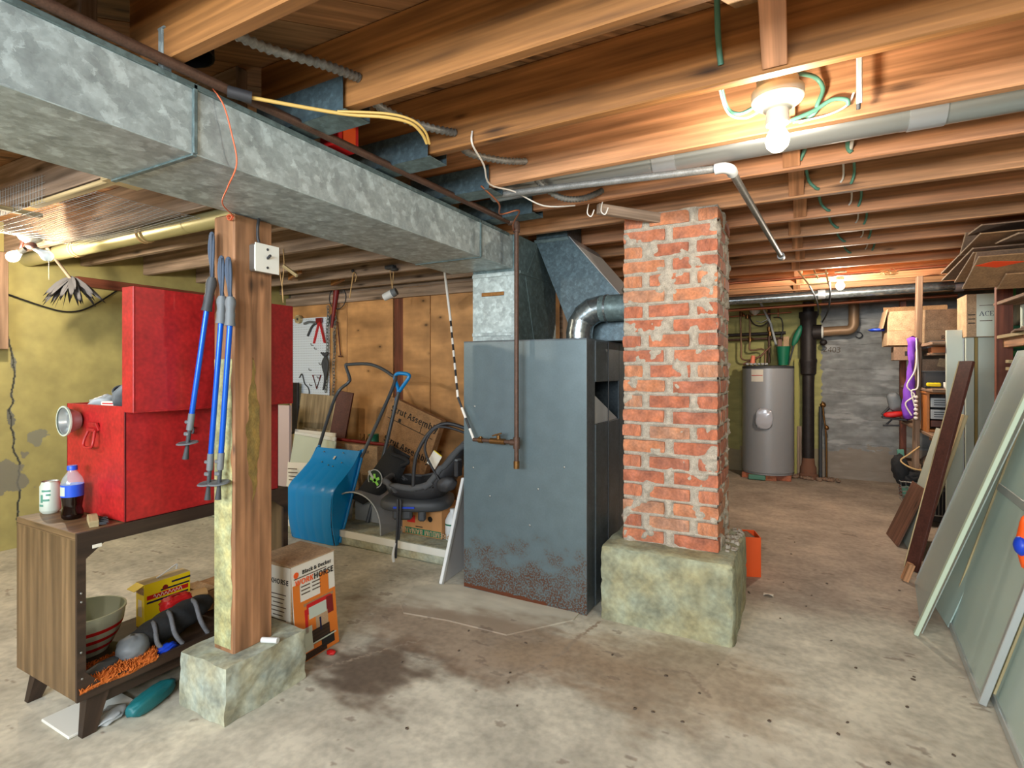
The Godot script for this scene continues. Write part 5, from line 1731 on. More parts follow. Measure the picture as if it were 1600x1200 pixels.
	pillow(b, [Vector3(0.05, 0.43, -0.06), Vector3(-0.06, 0.26, -0.02), Vector3(-0.15, 0.12, 0.02), Vector3(-0.225, 0.03, 0.05)], [Vector3(0.24, 0.36, -0.06), Vector3(0.20, 0.22, -0.01), Vector3(0.06, 0.09, 0.02), Vector3(-0.11, -0.005, 0.05)], 0.13, 14)
	part("bag", b, "fabric_black", t)
	b = MB.new()
	b.tube(curve([Vector3(0.10, 0.42, -0.03), Vector3(0.14, 0.38, 0.02), Vector3(0.22, 0.36, 0.01), Vector3(0.27, 0.33, 0.0), Vector3(0.22, 0.30, 0.02)], 5), 0.014, 8)
	part("handle_strap", b, "fabric_black", t)
	var eb := Basis(Vector3(0.86, 0.5, 0.0), Vector3(-0.5, 0.86, 0.0), Vector3(0, 0, 1)).orthonormalized()
	b = MB.new()
	b.tube([Vector3(0.02, 0.20, 0.062), Vector3(0.02, 0.20, 0.066)], 0.068, 26)
	part("emblem_disc", b, "pale_grey", t)
	b = MB.new()
	b.tube([Vector3(0.02, 0.20, 0.063), Vector3(0.02, 0.20, 0.0672)], 0.061, 26)
	part("emblem_field", b, "emblem_green", t)
	b = MB.new()
	for i in 5:
		var d := Vector3(cos(i * TAU / 5 + 0.4), sin(i * TAU / 5 + 0.4), 0)
		b.bar(Vector3(0.02, 0.19, 0.068), Vector3(0.02, 0.19, 0.068) + d * 0.045, 0.02, 0.001, Vector3.UP)
	part("emblem_leaf", b, "lime", t)
	b = MB.new()
	b.box(Vector3(-0.015, 0.225, 0.0685), Vector3(0.02, 0.07, 0.001), Basis(Vector3.BACK, 0.7))
	b.box(Vector3(-0.02, 0.125, 0.064), Vector3(0.06, 0.03, 0.001), Basis(Vector3.BACK, 0.6))
	part("emblem_band", b, "pale_grey", t)

	# arched clear cover and cartons on the ledge
	t = thing("arched_cover", "clear grey arched plastic cover on the ledge in front of the cartons", "cover", Vector3(-2.80, 0.112, -2.89))
	b = MB.new()
	b.grid(20, 4, func(u: float, v: float) -> Vector3: return Vector3(-0.25 * cos(PI * u) , 0.27 * pow(sin(PI * u), 0.75), lerpf(0.07, -0.16, v)), 0.004)
	part("shell", b, "smoky", t)
	b = MB.new()
	var arc := []
	for i in 21: arc.append(Vector3(-0.25 * cos(PI * i / 20), 0.27 * pow(sin(PI * i / 20), 0.75) + 0.004, 0.07))
	b.tube(arc, 0.005, 6)
	part("rim", b, "pale_grey", t)
	bpart("end_sheet", Vector3(0, 0.075, -0.155), Vector3(0.42, 0.148, 0.004), "pale_grey", t, 0.001)
	t = thing("brown_carton", "shiny brown carton behind the arched cover", "box", Vector3(-2.62, 0.112, -3.17), 0.1)
	bpart("carton", Vector3(0, 0.10, 0), Vector3(0.26, 0.198, 0.22), "card_brown", t)
	bpart("tape", Vector3(-0.03, 0.10, 0.1108), Vector3(0.03, 0.197, 0.001), "card", t, 0.0)
	t = thing("fruit_carton", "fruit carton with a green printed band and a round hand hole under the child seat", "box", Vector3(-2.30, 0.112, -3.10))
	bpart("carton", Vector3(0, 0.098, 0), Vector3(0.34, 0.196, 0.30), "card_orange", t)
	bpart("green_band", Vector3(0.01, 0.028, 0.1506), Vector3(0.31, 0.042, 0.001), "green", t, 0.0)
	text("PREMIUM BANANAS", 0.034, "card_pale", t, Vector3(0.02, 0.028, 0.1514), Vector3(0, 0, 180), true)
	bpart("red_print", Vector3(-0.09, 0.11, 0.1506), Vector3(0.07, 0.05, 0.001), "red", t, 0.0)
	bpart("dark_print", Vector3(-0.02, 0.062, 0.1506), Vector3(0.06, 0.006, 0.001), "ink", t, 0.0)
	b = MB.new()
	b.tube([Vector3(0.075, 0.125, 0.1495), Vector3(0.075, 0.125, 0.151)], 0.019, 18)
	part("hand_hole", b, "black", t)
	t = thing("white_jug", "white plastic jug with a green ring between the carton and the grey panel", "jug", Vector3(-2.075, 0.112, -3.0))
	b = MB.new()
	b.lathe([Vector2(0.0, 0.0), Vector2(0.045, 0.0), Vector2(0.05, 0.01), Vector2(0.05, 0.13), Vector2(0.03, 0.17), Vector2(0.018, 0.185), Vector2(0.018, 0.205), Vector2(0.0, 0.205)], Transform3D.IDENTITY, 18)
	part("jug", b, "white_plastic", t)
	b = MB.new()
	b.lathe([Vector2(0.0505, 0.10), Vector2(0.0515, 0.105), Vector2(0.0505, 0.11)], Transform3D.IDENTITY, 18)
	part("ring", b, "green", t)

	# infant car seat
	t = thing("infant_seat", "black and grey infant car seat with a raised carrying handle", "child seat", Vector3(-2.235, 0.312, -2.99), 0.45)
	var sp := [Vector2(-0.31, 0.195), Vector2(-0.27, 0.10), Vector2(-0.08, 0.045), Vector2(0.08, 0.085), Vector2(0.19, 0.24), Vector2(0.255, 0.43)]
	var sw := [0.13, 0.165, 0.19, 0.195, 0.185, 0.12]
	var sd := [0.02, 0.09, 0.13, 0.14, 0.12, 0.03]
	var seat := func(u: float, v: float, grow: float) -> Vector3:
		var k := v * 5.0
		var i := mini(int(k), 4)
		var f := k - i
		var q: Vector2 = sp[i].cubic_interpolate(sp[i + 1], sp[maxi(i - 1, 0)], sp[mini(i + 2, 5)], f)
		var d: Vector2 = (sp[i + 1] - sp[i]).normalized()
		var up := Vector2(-d.y, d.x)
		var wd: float = lerpf(sw[i], sw[i + 1], f) * grow
		var dp: float = lerpf(sd[i], sd[i + 1], f)
		var a := PI * u
		var r := q + up * (dp * (1.0 - pow(sin(a), 0.8)) + (1.0 - grow) * 0.1)
		return Vector3(r.x, r.y, wd * cos(a))
	b = MB.new()
	b.grid(24, 24, func(u: float, v: float) -> Vector3: return seat.call(u, v, 1.0), 0.008)
	part("shell", b, "dark_rubber", t)
	b = MB.new()
	b.grid(20, 20, func(u: float, v: float) -> Vector3: return seat.call(u, v, 0.9), 0.012)
	part("lining", b, "fabric_black", t)
	b = MB.new()
	var rim := []
	for i in 25: rim.append(seat.call(0.0, i / 24.0, 1.0))
	for i in 12: rim.append(seat.call((i + 1) / 13.0, 1.0, 1.0))
	for i in 25: rim.append(seat.call(1.0, 1.0 - i / 24.0, 1.0))
	for i in 13: rim.append(seat.call(1.0 - (i + 1) / 13.0, 0.0, 1.0))
	b.tube(rim, 0.021, 10, true)
	part("padded_rim", b, "fabric_dark_grey", t)
	b = MB.new()
	b.lump(Vector3(0.14, 0.27, 0.0), Vector3(0.055, 0.20, 0.14), Basis(Vector3.BACK, -0.5), 0.05, 1.0, 2, 20, 14)
	part("back_pad", b, "fabric_black", t)
	b = MB.new()
	b.lump(Vector3(0.12, 0.27, 0.085), Vector3(0.05, 0.17, 0.05), Basis(Vector3.BACK, -0.5), 0.0, 1.0, 2, 16, 12)
	part("grey_side_pad", b, "fabric_grey", t)
	b = MB.new()
	b.lump(Vector3(-0.13, 0.12, 0.03), Vector3(0.07, 0.025, 0.06), Basis(Vector3.BACK, -0.3), 0.3, 2.0, 5)
	part("red_pad", b, "red", t)
	bpart("warning_label", Vector3(0.035, 0.345, 0.12), Vector3(0.075, 0.10, 0.002), "paper", t, 0.0, Vector3(0, -20, -32))
	bpart("label_heading", Vector3(0.055, 0.38, 0.1235), Vector3(0.07, 0.028, 0.002), "yellow", t, 0.0, Vector3(0, -20, -32))
	b = MB.new()
	b.lump(Vector3(-0.10, 0.045, 0), Vector3(0.245, 0.05, 0.20), Basis.IDENTITY, 0.0, 1.0, 1, 28, 14, 0.6)
	part("base", b, "dark_grey", t)
	b = MB.new()
	b.box(Vector3(-0.17, 0.0, 0.15), Vector3(0.13, 0.09, 0.06), Basis.IDENTITY, 0.015)
	b.box(Vector3(-0.04, -0.005, 0.15), Vector3(0.05, 0.10, 0.05), Basis.IDENTITY, 0.012)
	part("base_feet", b, "dark_grey", t)
	b = MB.new()
	b.box(Vector3(-0.15, 0.045, 0.205), Vector3(0.14, 0.012, 0.006), Basis.IDENTITY, 0.002)
	part("blue_label", b, "blue", t)
	b = MB.new()
	b.tube(curve([Vector3(-0.09, 0.18, 0.195), Vector3(-0.07, 0.38, 0.20), Vector3(0.02, 0.54, 0.20), Vector3(0.12, 0.595, 0.19), Vector3(0.24, 0.57, 0.19), Vector3(0.33, 0.53, 0.18)], 6), 0.012, 8)
	b.tube(curve([Vector3(0.10, 0.20, 0.205), Vector3(-0.01, 0.42, 0.205), Vector3(0.05, 0.56, 0.20), Vector3(0.16, 0.565, 0.19), Vector3(0.33, 0.50, 0.18)], 6), 0.008, 8)
	part("carry_handle", b, "dark_rubber", t)
	b = MB.new()
	b.lump(Vector3(0.13, 0.20, 0.20), Vector3(0.07, 0.05, 0.03), Basis(Vector3.BACK, 0.3), 0.2, 2.0, 6, 16, 10)
	part("handle_pivot", b, "dark_rubber", t)
	for q in [[-0.17, 0.05, -0.16], [-0.19, 0.0, -0.28]]:
		b = MB.new()
		b.tube(curve([Vector3(q[0], 0.10, 0.21), Vector3(q[0] + 0.005, q[1], 0.225), Vector3(q[0] - 0.01, q[2], 0.215)], 5), 0.008, 6)
		part("strap", b, "dark_rubber", t)
	b = MB.new()
	b.tube(curve([Vector3(-0.20, -0.18, 0.225), Vector3(-0.215, -0.25, 0.228), Vector3(-0.21, -0.30, 0.228)], 4), [0.006, 0.006, 0.007, 0.008, 0.009, 0.01, 0.011, 0.011, 0.011], 8)
	part("strap_end", b, "white_plastic", t)

	# grey-white panel standing against the furnace
	t = thing("speckled_board", "speckled white panel standing between the child seat and the furnace", "panel", Vector3(-1.868, 0.001, -2.70), 0.1)
	b = MB.new()
	b.prism(PackedVector2Array([Vector2(0.14, 0.0), Vector2(-0.16, 0.0), Vector2(-0.42, 0.57), Vector2(-0.14, 0.57)]), 0.016, Transform3D(Basis(Vector3.BACK, Vector3.UP, Vector3.LEFT), Vector3.ZERO))
	part("panel", b, "panel_white", t)
	b = MB.new()
	b.bar(Vector3(0.004, 0.002, 0.142), Vector3(0.004, 0.57, -0.138), 0.02, 0.03, Vector3.RIGHT, 0.003)
	part("edge_strip", b, "white_plastic", t)
	t = thing("black_bracket", "small black box clipped to the top of the speckled panel", "bracket", Vector3(-1.935, 0.575, -2.86))
	bpart("box", Vector3(0, 0.05, 0), Vector3(0.03, 0.10, 0.06), "dark_rubber", t, 0.006)
	bpart("cap", Vector3(0, 0.105, 0), Vector3(0.022, 0.012, 0.05), "mid_grey", t, 0.003)


func cable(called: String, ps: Array, r: float, m: String, label: String, group := "", cat := "cable") -> MeshInstance3D:
	var b := MB.new()
	var o: Vector3 = ps[0]
	var q := []
	for p in ps: q.append(p - o)
	b.tube(curve(q, 5), r, 8)
	return top(called, b, m, label, cat, o, 0.0, group)


func pipes_and_wires() -> void:
	# gas pipe along the duct's edge, dropping in front of the furnace
	var t := thing("gas_pipe", "rusty brown gas pipe along the duct that drops before the furnace to a tee", "pipe", Vector3(-1.42, 0, -2.5))
	var b := MB.new()
	b.tube([Vector3(-0.02, 2.0445, 3.2), Vector3(-0.013, 2.0445, 1.85), Vector3(0.06, 2.0435, 0.0)], 0.0135, 12)
	part("pipe_run", b, "rusty_pipe", t)
	b = MB.new()
	b.tube(curve([Vector3(0.055, 2.043, 0.005), Vector3(0.082, 2.042, 0.0), Vector3(0.098, 2.035, 0.0), Vector3(0.1, 2.01, 0.0), Vector3(0.1, 1.985, 0.0)], 4), 0.018, 12)
	part("elbow", b, "rusty_pipe", t)
	b = MB.new()
	b.tube([Vector3(0.1, 2.0, 0), Vector3(0.1, 0.76, 0)], 0.0125, 12)
	part("drop_pipe", b, "rusty_pipe", t)
	b = MB.new()
	b.tube([Vector3(0.1, 0.90, 0), Vector3(0.1, 0.84, 0)], 0.018, 12)
	b.tube([Vector3(0.1, 0.872, 0), Vector3(0.065, 0.872, 0)], 0.017, 12)
	part("tee", b, "rusty_pipe", t)
	b = MB.new()
	b.tube([Vector3(0.1, 0.775, 0), Vector3(0.1, 0.735, 0)], 0.0165, 8)
	part("drip_cap", b, "brass", t)
	b = MB.new()
	b.tube([Vector3(0.07, 0.872, 0), Vector3(-0.17, 0.872, 0)], 0.0105, 10)
	part("branch_pipe", b, "rusty_pipe", t)
	b = MB.new()
	b.tube([Vector3(0.03, 0.872, 0), Vector3(-0.06, 0.872, 0)], 0.0165, 8)
	b.tube([Vector3(-0.01, 0.872, 0), Vector3(-0.01, 0.905, 0)], 0.011, 8)
	b.box(Vector3(-0.02, 0.908, 0), Vector3(0.06, 0.008, 0.012), Basis(Vector3.BACK, 0.3), 0.002)
	part("valve", b, "brass", t)
	b = MB.new()
	b.tube([Vector3(-0.11, 0.872, 0), Vector3(-0.135, 0.872, 0)], 0.016, 8)
	b.tube([Vector3(-0.122, 0.872, 0), Vector3(-0.122, 0.892, 0)], 0.009, 8)
	part("union", b, "brass", t)
	# striped cord from the joist to the valve
	t = thing("striped_cord", "pale rod and dark striped cord slanting down before the plywood beside the furnace", "cord", Vector3(-2.115, 1.99, -2.95))
	b = MB.new()
	b.tube([Vector3.ZERO, Vector3(0.15, -0.42, 0.13)], 0.0085, 8)
	part("pale_rod", b, "white_cord", t)
	for i in 16:
		var a := Vector3(0.15, -0.42, 0.13).lerp(Vector3(0.385, -0.89, 0.395), minf(i / 12.0, 1.0)).lerp(Vector3(0.515, -1.12, 0.43), maxf(0.0, (i - 12) / 4.0))
		var c := Vector3(0.15, -0.42, 0.13).lerp(Vector3(0.385, -0.89, 0.395), minf((i + 1) / 12.0, 1.0)).lerp(Vector3(0.515, -1.12, 0.43), maxf(0.0, (i - 11) / 4.0))
		b = MB.new()
		b.tube([a, c], 0.0075 if i % 2 else 0.0065, 8)
		part("cord_band", b, "white_cord" if i % 2 else "dark_rubber", t)

	# one armoured cable threaded through the joists
	t = thing("armored_cable", "ribbed grey armored cable looping through the joists above the duct", "cable", Vector3(-1.1, 2.12, -1.6))
	var o := t.position
	var segs := [
		[Vector3(-1.26, 2.10, -0.80), Vector3(-1.23, 2.095, -0.92), Vector3(-1.19, 2.12, -1.08), Vector3(-1.168, 2.133, -1.20)],
		[Vector3(-1.19, 2.13, -1.23), Vector3(-1.21, 2.115, -1.34), Vector3(-1.15, 2.10, -1.48), Vector3(-1.097, 2.112, -1.606)],
		[Vector3(-1.11, 2.11, -1.64), Vector3(-1.135, 2.10, -1.75), Vector3(-1.07, 2.11, -1.90), Vector3(-1.017, 2.135, -2.012)],
		[Vector3(-1.02, 2.13, -2.05), Vector3(-1.013, 2.085, -2.12), Vector3(-0.955, 2.035, -2.22), Vector3(-0.885, 2.045, -2.32), Vector3(-0.82, 2.10, -2.418)],
	]
	for s in segs:
		b = MB.new()
		var q := []
		for p in s: q.append(p - o)
		var fine := curve(q, 40)
		var rad := []
		for i in fine.size(): rad.append(0.0125 + 0.0026 * sin(i * 1.2))
		b.tube(fine, rad, 12)
		part("ribbed_section", b, "grey_conduit", t)

	# bamboo stick, carton scrap, strap and dark vent above the duct
	t = thing("bamboo_stick", "long yellow stick with a hooked split end lying above the duct", "stick", Vector3(-1.39, 2.035, -0.99))
	b = MB.new()
	b.tube(curve([Vector3(0, 0.0, 0.0), Vector3(0.155, 0.0, -0.192), Vector3(0.26, 0.0, -0.276), Vector3(0.309, -0.003, -0.337), Vector3(0.318, -0.018, -0.385), Vector3(0.309, -0.035, -0.425)], 6), 0.0055, 10)
	b.tube(curve([Vector3(0.155, 0.003, -0.186), Vector3(0.27, 0.006, -0.27), Vector3(0.322, 0.0, -0.33), Vector3(0.332, -0.016, -0.385), Vector3(0.316, -0.036, -0.43)], 6), 0.004, 8)
	part("stick", b, "bamboo", t)
	b = MB.new()
	b.tube([Vector3(-0.03, 0.004, 0.045), Vector3(0.005, 0.0, -0.006)], 0.016, 12)
	part("dark_sleeve", b, "dark_rubber", t)
	t = thing("orange_carton", "orange and red printed carton scrap wedged behind the pipe above the duct", "box", Vector3(-1.44, 2.075, -1.38))
	bpart("carton", Vector3(-0.02, 0.02, -0.02), Vector3(0.09, 0.10, 0.10), "red", t)
	bpart("orange_face", Vector3(0.027, 0.02, -0.02), Vector3(0.004, 0.10, 0.06), "orange", t, 0.001)
	t = thing("strap_hanger", "short galvanized strap standing up from the duct's edge", "bracket", Vector3(-1.462, 2.032, -0.80))
	bpart("strap", Vector3(0, 0.055, 0), Vector3(0.02, 0.11, 0.026), "galvanized", t, 0.003)
	bpart("folded_top", Vector3(0.004, 0.108, -0.012), Vector3(0.03, 0.006, 0.05), "galvanized", t, 0.002)
	t = thing("vent_stub", "black round vent opening in the floor boards above the duct", "vent", Vector3(-1.62, 2.20, -0.93))
	b = MB.new()
	b.lathe([Vector2(0.0, 0.085), Vector2(0.085, 0.085), Vector2(0.09, 0.0), Vector2(0.085, 0.0), Vector2(0.078, 0.07), Vector2(0.0, 0.07)], Transform3D.IDENTITY, 24)
	part("stub", b, "black", t)

	# cables around the near lamp, through each joist
	var gl := "green cable curling through the joists right of the near lamp"
	cable("green_cable", [Vector3(-0.20, 2.285, -1.55), Vector3(-0.20, 2.18, -1.575), Vector3(-0.196, 2.112, -1.603)], 0.008, "green_wire", "green cable dropping to a hole in the joist left of the near lamp")
	cable("green_cable", [Vector3(-0.217, 2.20, -1.65), Vector3(-0.214, 2.12, -1.84), Vector3(-0.18, 2.08, -1.86), Vector3(-0.13, 2.09, -1.86), Vector3(-0.10, 2.12, -1.83)], 0.006, "green_wire", "green cable bowing from the joist to the left side of the near lamp")
	cable("white_cable", [Vector3(-0.222, 2.15, -1.66), Vector3(-0.21, 2.09, -1.84), Vector3(-0.16, 2.065, -1.87), Vector3(-0.11, 2.075, -1.86), Vector3(-0.075, 2.10, -1.84)], 0.0035, "white_cord", "thin white cable bowing below the green one left of the near lamp")
	cable("green_cable", [Vector3(0.02, 2.22, -1.70), Vector3(-0.01, 2.165, -1.85), Vector3(-0.06, 2.15, -1.84)], 0.008, "green_wire", "green cable entering the top of the near lamp from above")
	cable("green_cable", [Vector3(-0.02, 2.165, -1.85), Vector3(0.04, 2.195, -1.97), Vector3(0.065, 2.16, -1.99), Vector3(0.05, 2.115, -1.99), Vector3(0.04, 2.09, -2.0), Vector3(-0.01, 2.07, -2.02)], 0.007, "green_wire", "green cable making an S right beside the near lamp")
	cable("green_cable", [Vector3(-0.03, 2.06, -1.95), Vector3(0.04, 2.095, -1.99), Vector3(0.09, 2.12, -1.995), Vector3(0.13, 2.112, -1.998), Vector3(0.135, 2.095, -2.005)], 0.007, "green_wire", "green cable arching to a staple on the joist behind the near lamp")
	cable("white_cable", [Vector3(-0.02, 2.065, -1.98), Vector3(0.07, 2.075, -2.0), Vector3(0.13, 2.095, -2.004), Vector3(0.15, 2.13, -2.0)], 0.0035, "white_cord", "thin white cable below the arching green one behind the near lamp")
	t = thing("white_conduit", "short flat white cable sleeve standing before the joist right of the near lamp", "conduit", Vector3(0.16, 2.10, -1.98))
	bpart("sleeve", Vector3(0.002, 0.08, 0.01), Vector3(0.016, 0.20, 0.010), "white_plastic", t, 0.003)
	b = MB.new()
	b.tube([Vector3(0.0, -0.02, 0.01), Vector3(0.0, -0.036, 0.006)], 0.006, 8)
	part("cable_end", b, "dark_grey", t)
	cable("green_cable", [Vector3(0.044, 2.24, -2.07), Vector3(0.027, 2.15, -2.36), Vector3(0.0, 2.085, -2.405)], 0.007, "green_wire", "green cable running past the tin duct below the near lamp")
	cable("green_cable", [Vector3(0.155, 2.24, -2.08), Vector3(0.158, 2.12, -2.38), Vector3(0.173, 2.085, -2.41)], 0.008, "green_wire", "thicker green cable crossing the tin duct right of the near lamp")
	cable("white_cable", [Vector3(0.178, 2.24, -2.08), Vector3(0.172, 2.11, -2.39), Vector3(0.168, 2.10, -2.412)], 0.007, "white_cord", "flat white cable crossing the tin duct beside the thick green one")
	var zz := [-2.418, -2.825, -3.231, -3.638, -4.044, -4.451]
	var ll := ["below the tin duct", "two joists past the tin duct", "three joists past the tin duct", "four joists past the tin duct", "five joists past the tin duct"]
	for i in 5:
		var z: float = zz[i + 1]
		var x := 0.03 + 0.06 * i
		cable("green_cable", [Vector3(x - 0.02, 2.22, z + 0.30), Vector3(x, 2.13, z + 0.06), Vector3(x + 0.03, 2.09, z + 0.02), Vector3(x + 0.045, 2.085, z + 0.003)], 0.007, "green_wire", "green cable hooked into a joist hole on the left, " + ll[i])
		x += 0.16
		cable("green_cable", [Vector3(x - 0.01, 2.22, z + 0.30), Vector3(x + 0.02, 2.14, z + 0.05), Vector3(x + 0.015, 2.10, z + 0.015), Vector3(x + 0.01, 2.09, z + 0.003)], 0.006, "green_wire", "green cable hooked into a joist hole on the right, " + ll[i])
		cable("white_cable", [Vector3(x - 0.045, 2.22, z + 0.30), Vector3(x - 0.02, 2.13, z + 0.04), Vector3(x - 0.03, 2.10, z + 0.003)], 0.0045, "white_cord", "thin white cable beside the right-hand green one, " + ll[i])
	# thin wire over the plenum end
	cable("thin_wire", [Vector3(-1.022, 2.10, -1.600), Vector3(-1.024, 2.055, -1.604), Vector3(-1.066, 2.04, -1.75), Vector3(-1.14, 2.03, -1.92), Vector3(-1.12, 2.05, -2.10), Vector3(-1.05, 2.02, -2.26), Vector3(-0.95, 2.045, -2.40)], 0.0035, "white_cord", "thin pale wire drooping from the joist past the sheet metal channels", "", "wire")
	cable("copper_wire_tangle", [Vector3(-1.22, 2.055, -1.98), Vector3(-1.20, 2.01, -2.10), Vector3(-1.26, 2.0, -2.22), Vector3(-1.20, 2.03, -2.3), Vector3(-1.30, 2.0, -2.42), Vector3(-1.38, 1.985, -2.62)], 0.004, "copper", "tangled copper wire above the pipe's elbow", "", "wire")
	# pencil-thin hooks at the chimney's top left
	for i in 2:
		cable("wire_hook", [Vector3(-0.90 + 0.07 * i, 2.075, -2.46), Vector3(-0.91 + 0.07 * i, 2.02, -2.46), Vector3(-0.89 + 0.07 * i, 2.0, -2.46), Vector3(-0.875 + 0.07 * i, 2.03, -2.46)], 0.003, "white_cord", ["white wire hook under the joist left of the chimney top", "second white wire hook, nearer the chimney top"][i], "", "hook")
	# diagonal wooden brace by the chimney top
	b = MB.new()
	b.bar(Vector3.ZERO, Vector3(0.36, -0.02, -0.40), 0.05, 0.03, Vector3.UP, 0.003)
	top("brace_board", b, "wood_grey", "weathered wooden brace running back from the joist to the chimney top", "board", Vector3(-0.86, 2.035, -2.47))

	# ---- left half of the ceiling ----
	t = thing("tin_duct", "round tin duct with tan tape rings tucked under the left joists", "duct", Vector3(-3.4, 2.045, -1.715))
	for s in [[-1.45, -0.45], [-0.46, 0.50], [0.49, 1.45]]:
		b = MB.new()
		b.tube([Vector3(s[0], 0, 0), Vector3(s[1], 0, 0)], 0.048, 20)
		part("pipe_section", b, "tin_yellow_reflection", t)
	for x in [0.05, 0.09, -0.75, -0.71]:
		b = MB.new()
		var rg := []
		for i in 17: rg.append(Vector3(x + 0.012 * sin(TAU * i / 16), 0.05 * cos(TAU * i / 16), 0.05 * sin(TAU * i / 16)))
		b.tube(rg, 0.006, 6, true)
		part("tape_ring", b, "twine", t)
	# wire mesh tray on light laths
	t = thing("wire_mesh_tray", "square wire mesh tray on light wooden laths under the left joists", "mesh tray", Vector3(-3.2, 2.028, -1.30))
	bpart("lath", Vector3(0.37, 0.012, 0.135), Vector3(0.78, 0.022, 0.035), "wood_cream", t)
	bpart("lath", Vector3(-0.20, 0.012, 0.22), Vector3(0.035, 0.022, 0.36), "wood_cream", t)
	bpart("lath", Vector3(-0.35, 0.012, 0.30), Vector3(0.5, 0.022, 0.035), "wood_cream", t)
	bpart("lath", Vector3(0.74, 0.012, 0.11), Vector3(0.10, 0.03, 0.14), "wood_cream", t)
	b = MB.new()
	var hh := func(x: float, z: float) -> float: return -0.035 * sin(clampf((x + 0.75) / 1.3, 0, 1) * PI) * sin(clampf((z + 0.34) / 0.46, 0, 1) * PI)
	for i in 40:
		var x := -0.75 + i * 0.0325
		b.tube([Vector3(x, hh.call(x, -0.34), -0.34), Vector3(x, hh.call(x, -0.2), -0.2), Vector3(x, hh.call(x, -0.05), -0.05), Vector3(x, hh.call(x, 0.12), 0.12)], 0.0011, 4)
	for i in 15:
		var z := -0.34 + i * 0.0325
		var q := []
		for j in 9: q.append(Vector3(-0.75 + j * 0.1585, hh.call(-0.75 + j * 0.1585, z), z))
		b.tube(q, 0.0011, 4)
	part("wire_mesh", b, "pale_grey", t)
	b = MB.new()
	for i in 30:
		var x := -0.75 + i * 0.03
		b.tube([Vector3(x, 0.0, 0.158), Vector3(x, 0.13, 0.158)], 0.0011, 4)
	for i in 5: b.tube([Vector3(-0.75, 0.03 * i, 0.158), Vector3(0.15, 0.03 * i, 0.158)], 0.0011, 4)
	part("wire_mesh", b, "pale_grey", t)

	# twin lamp holder by the yellow wall: one bulb glows, one is dead
	t = thing("twin_lamp", "twin bulb holder at the left with one glowing and one dead bulb", "lamp", Vector3(-4.00, 2.035, -1.43))
	b = MB.new()
	b.lathe([Vector2(0.0, 0.0), Vector2(0.022, -0.03), Vector2(0.05, -0.012), Vector2(0.062, 0.006), Vector2(0.062, 0.02), Vector2(0.0, 0.02)], Transform3D.IDENTITY, 24)
	part("porcelain_base", b, "porcelain", t)
	b = MB.new()
	b.lump(Vector3(0, -0.045, 0), Vector3(0.05, 0.022, 0.026), Basis.IDENTITY, 0.0, 1.0, 1, 16, 10)
	part("twin_socket", b, "brown_board", t)
	var k := 0
	for d in [Vector3(-0.085, -0.075, 0.06), Vector3(0.055, -0.06, -0.065)]:
		var up: Vector3 = -(d as Vector3).normalized()
		var sx := up.cross(Vector3.BACK).normalized()
		var xf := Transform3D(Basis(sx, up, sx.cross(up)), Vector3(0, -0.042, 0) + d * 0.93)
		b = MB.new()
		var r := 0.032
		b.lathe([Vector2(0, -r), Vector2(r * 0.5, -r * 0.87), Vector2(r * 0.87, -r * 0.5), Vector2(r, 0), Vector2(r * 0.93, r * 0.45), Vector2(r * 0.62, r * 1.05), Vector2(r * 0.46, r * 1.6)], xf, 20)
		part("glowing_bulb" if k == 0 else "dead_bulb", b, "bulb_glow" if k == 0 else "bulb_off", t)
		b = MB.new()
		b.lathe([Vector2(0.0, r * 1.5), Vector2(0.016, r * 1.5), Vector2(0.016, r * 2.6), Vector2(0.0, r * 2.6)], xf, 14)
		part("socket", b, "steel", t)
		if k == 0:
			var l := OmniLight3D.new()
			l.name = "bulb_light"
			l.light_energy = BULB * LEFT
			l.light_color = Color(1.0, 0.94, 0.84)
			l.omni_range = 14.0
			l.omni_attenuation = 2.0
			l.light_size = 0.026
			l.shadow_enabled = true
			l.position = xf.origin
			t.add_child(l)
		k += 1
	b = MB.new()
	b.tube(curve([Vector3(-0.10, 0.02, 0.0), Vector3(-0.09, -0.03, 0.01), Vector3(-0.105, -0.05, 0.01)], 4), 0.006, 6)
	part("red_wire", b, "red", t)
	b = MB.new()
	b.tube([Vector3(0.055, -0.10, -0.065), Vector3(0.056, -0.24, -0.066)], 0.0015, 5)
	part("pull_string", b, "white_cord", t)

	# feathery duster, cable and ledger on the yellow wall
	t = thing("feather_duster", "grey feathery duster hanging from the left joists before the yellow wall", "duster", Vector3(-4.42, 1.90, -1.80))
	b = MB.new()
	for i in 44:
		var a := rng.randf() * TAU
		var d := Vector3(cos(a) * 0.9, -0.9 - 0.6 * rng.randf() + 0.7 * rng.randf(), sin(a) * 0.9).normalized()
		var L := rng.randf_range(0.12, 0.23)
		var w := d.cross(Vector3(rng.randf(), rng.randf(), rng.randf())).normalized()
		b.grid(4, 1, func(u: float, v: float) -> Vector3: return d * (L * u) + w * ((v - 0.5) * 0.035 * sin(PI * (0.15 + 0.85 * u))) + Vector3.DOWN * (0.05 * u * u), 0.001)
	part("feathers", b, "duster", t)
	b = MB.new()
	b.tube([Vector3(0, -0.02, 0), Vector3(0.05, 0.165, 0.155)], 0.01, 8)
	part("handle", b, "wood_grey", t)
	t = thing("wall_ledger", "dark brown board fixed along the top of the yellow wall", "board", Vector3(-4.845, 1.935, -2.75))
	bpart("board", Vector3.ZERO, Vector3(0.06, 0.07, 1.5), "wood_red", t)
	cable("black_cable", [Vector3(-4.865, 1.86, -1.40), Vector3(-4.865, 1.802, -1.57), Vector3(-4.862, 1.725, -1.80), Vector3(-4.862, 1.698, -1.954), Vector3(-4.862, 1.747, -2.10), Vector3(-4.865, 1.93, -2.32)], 0.006, "black", "black cable sagging across the yellow wall")
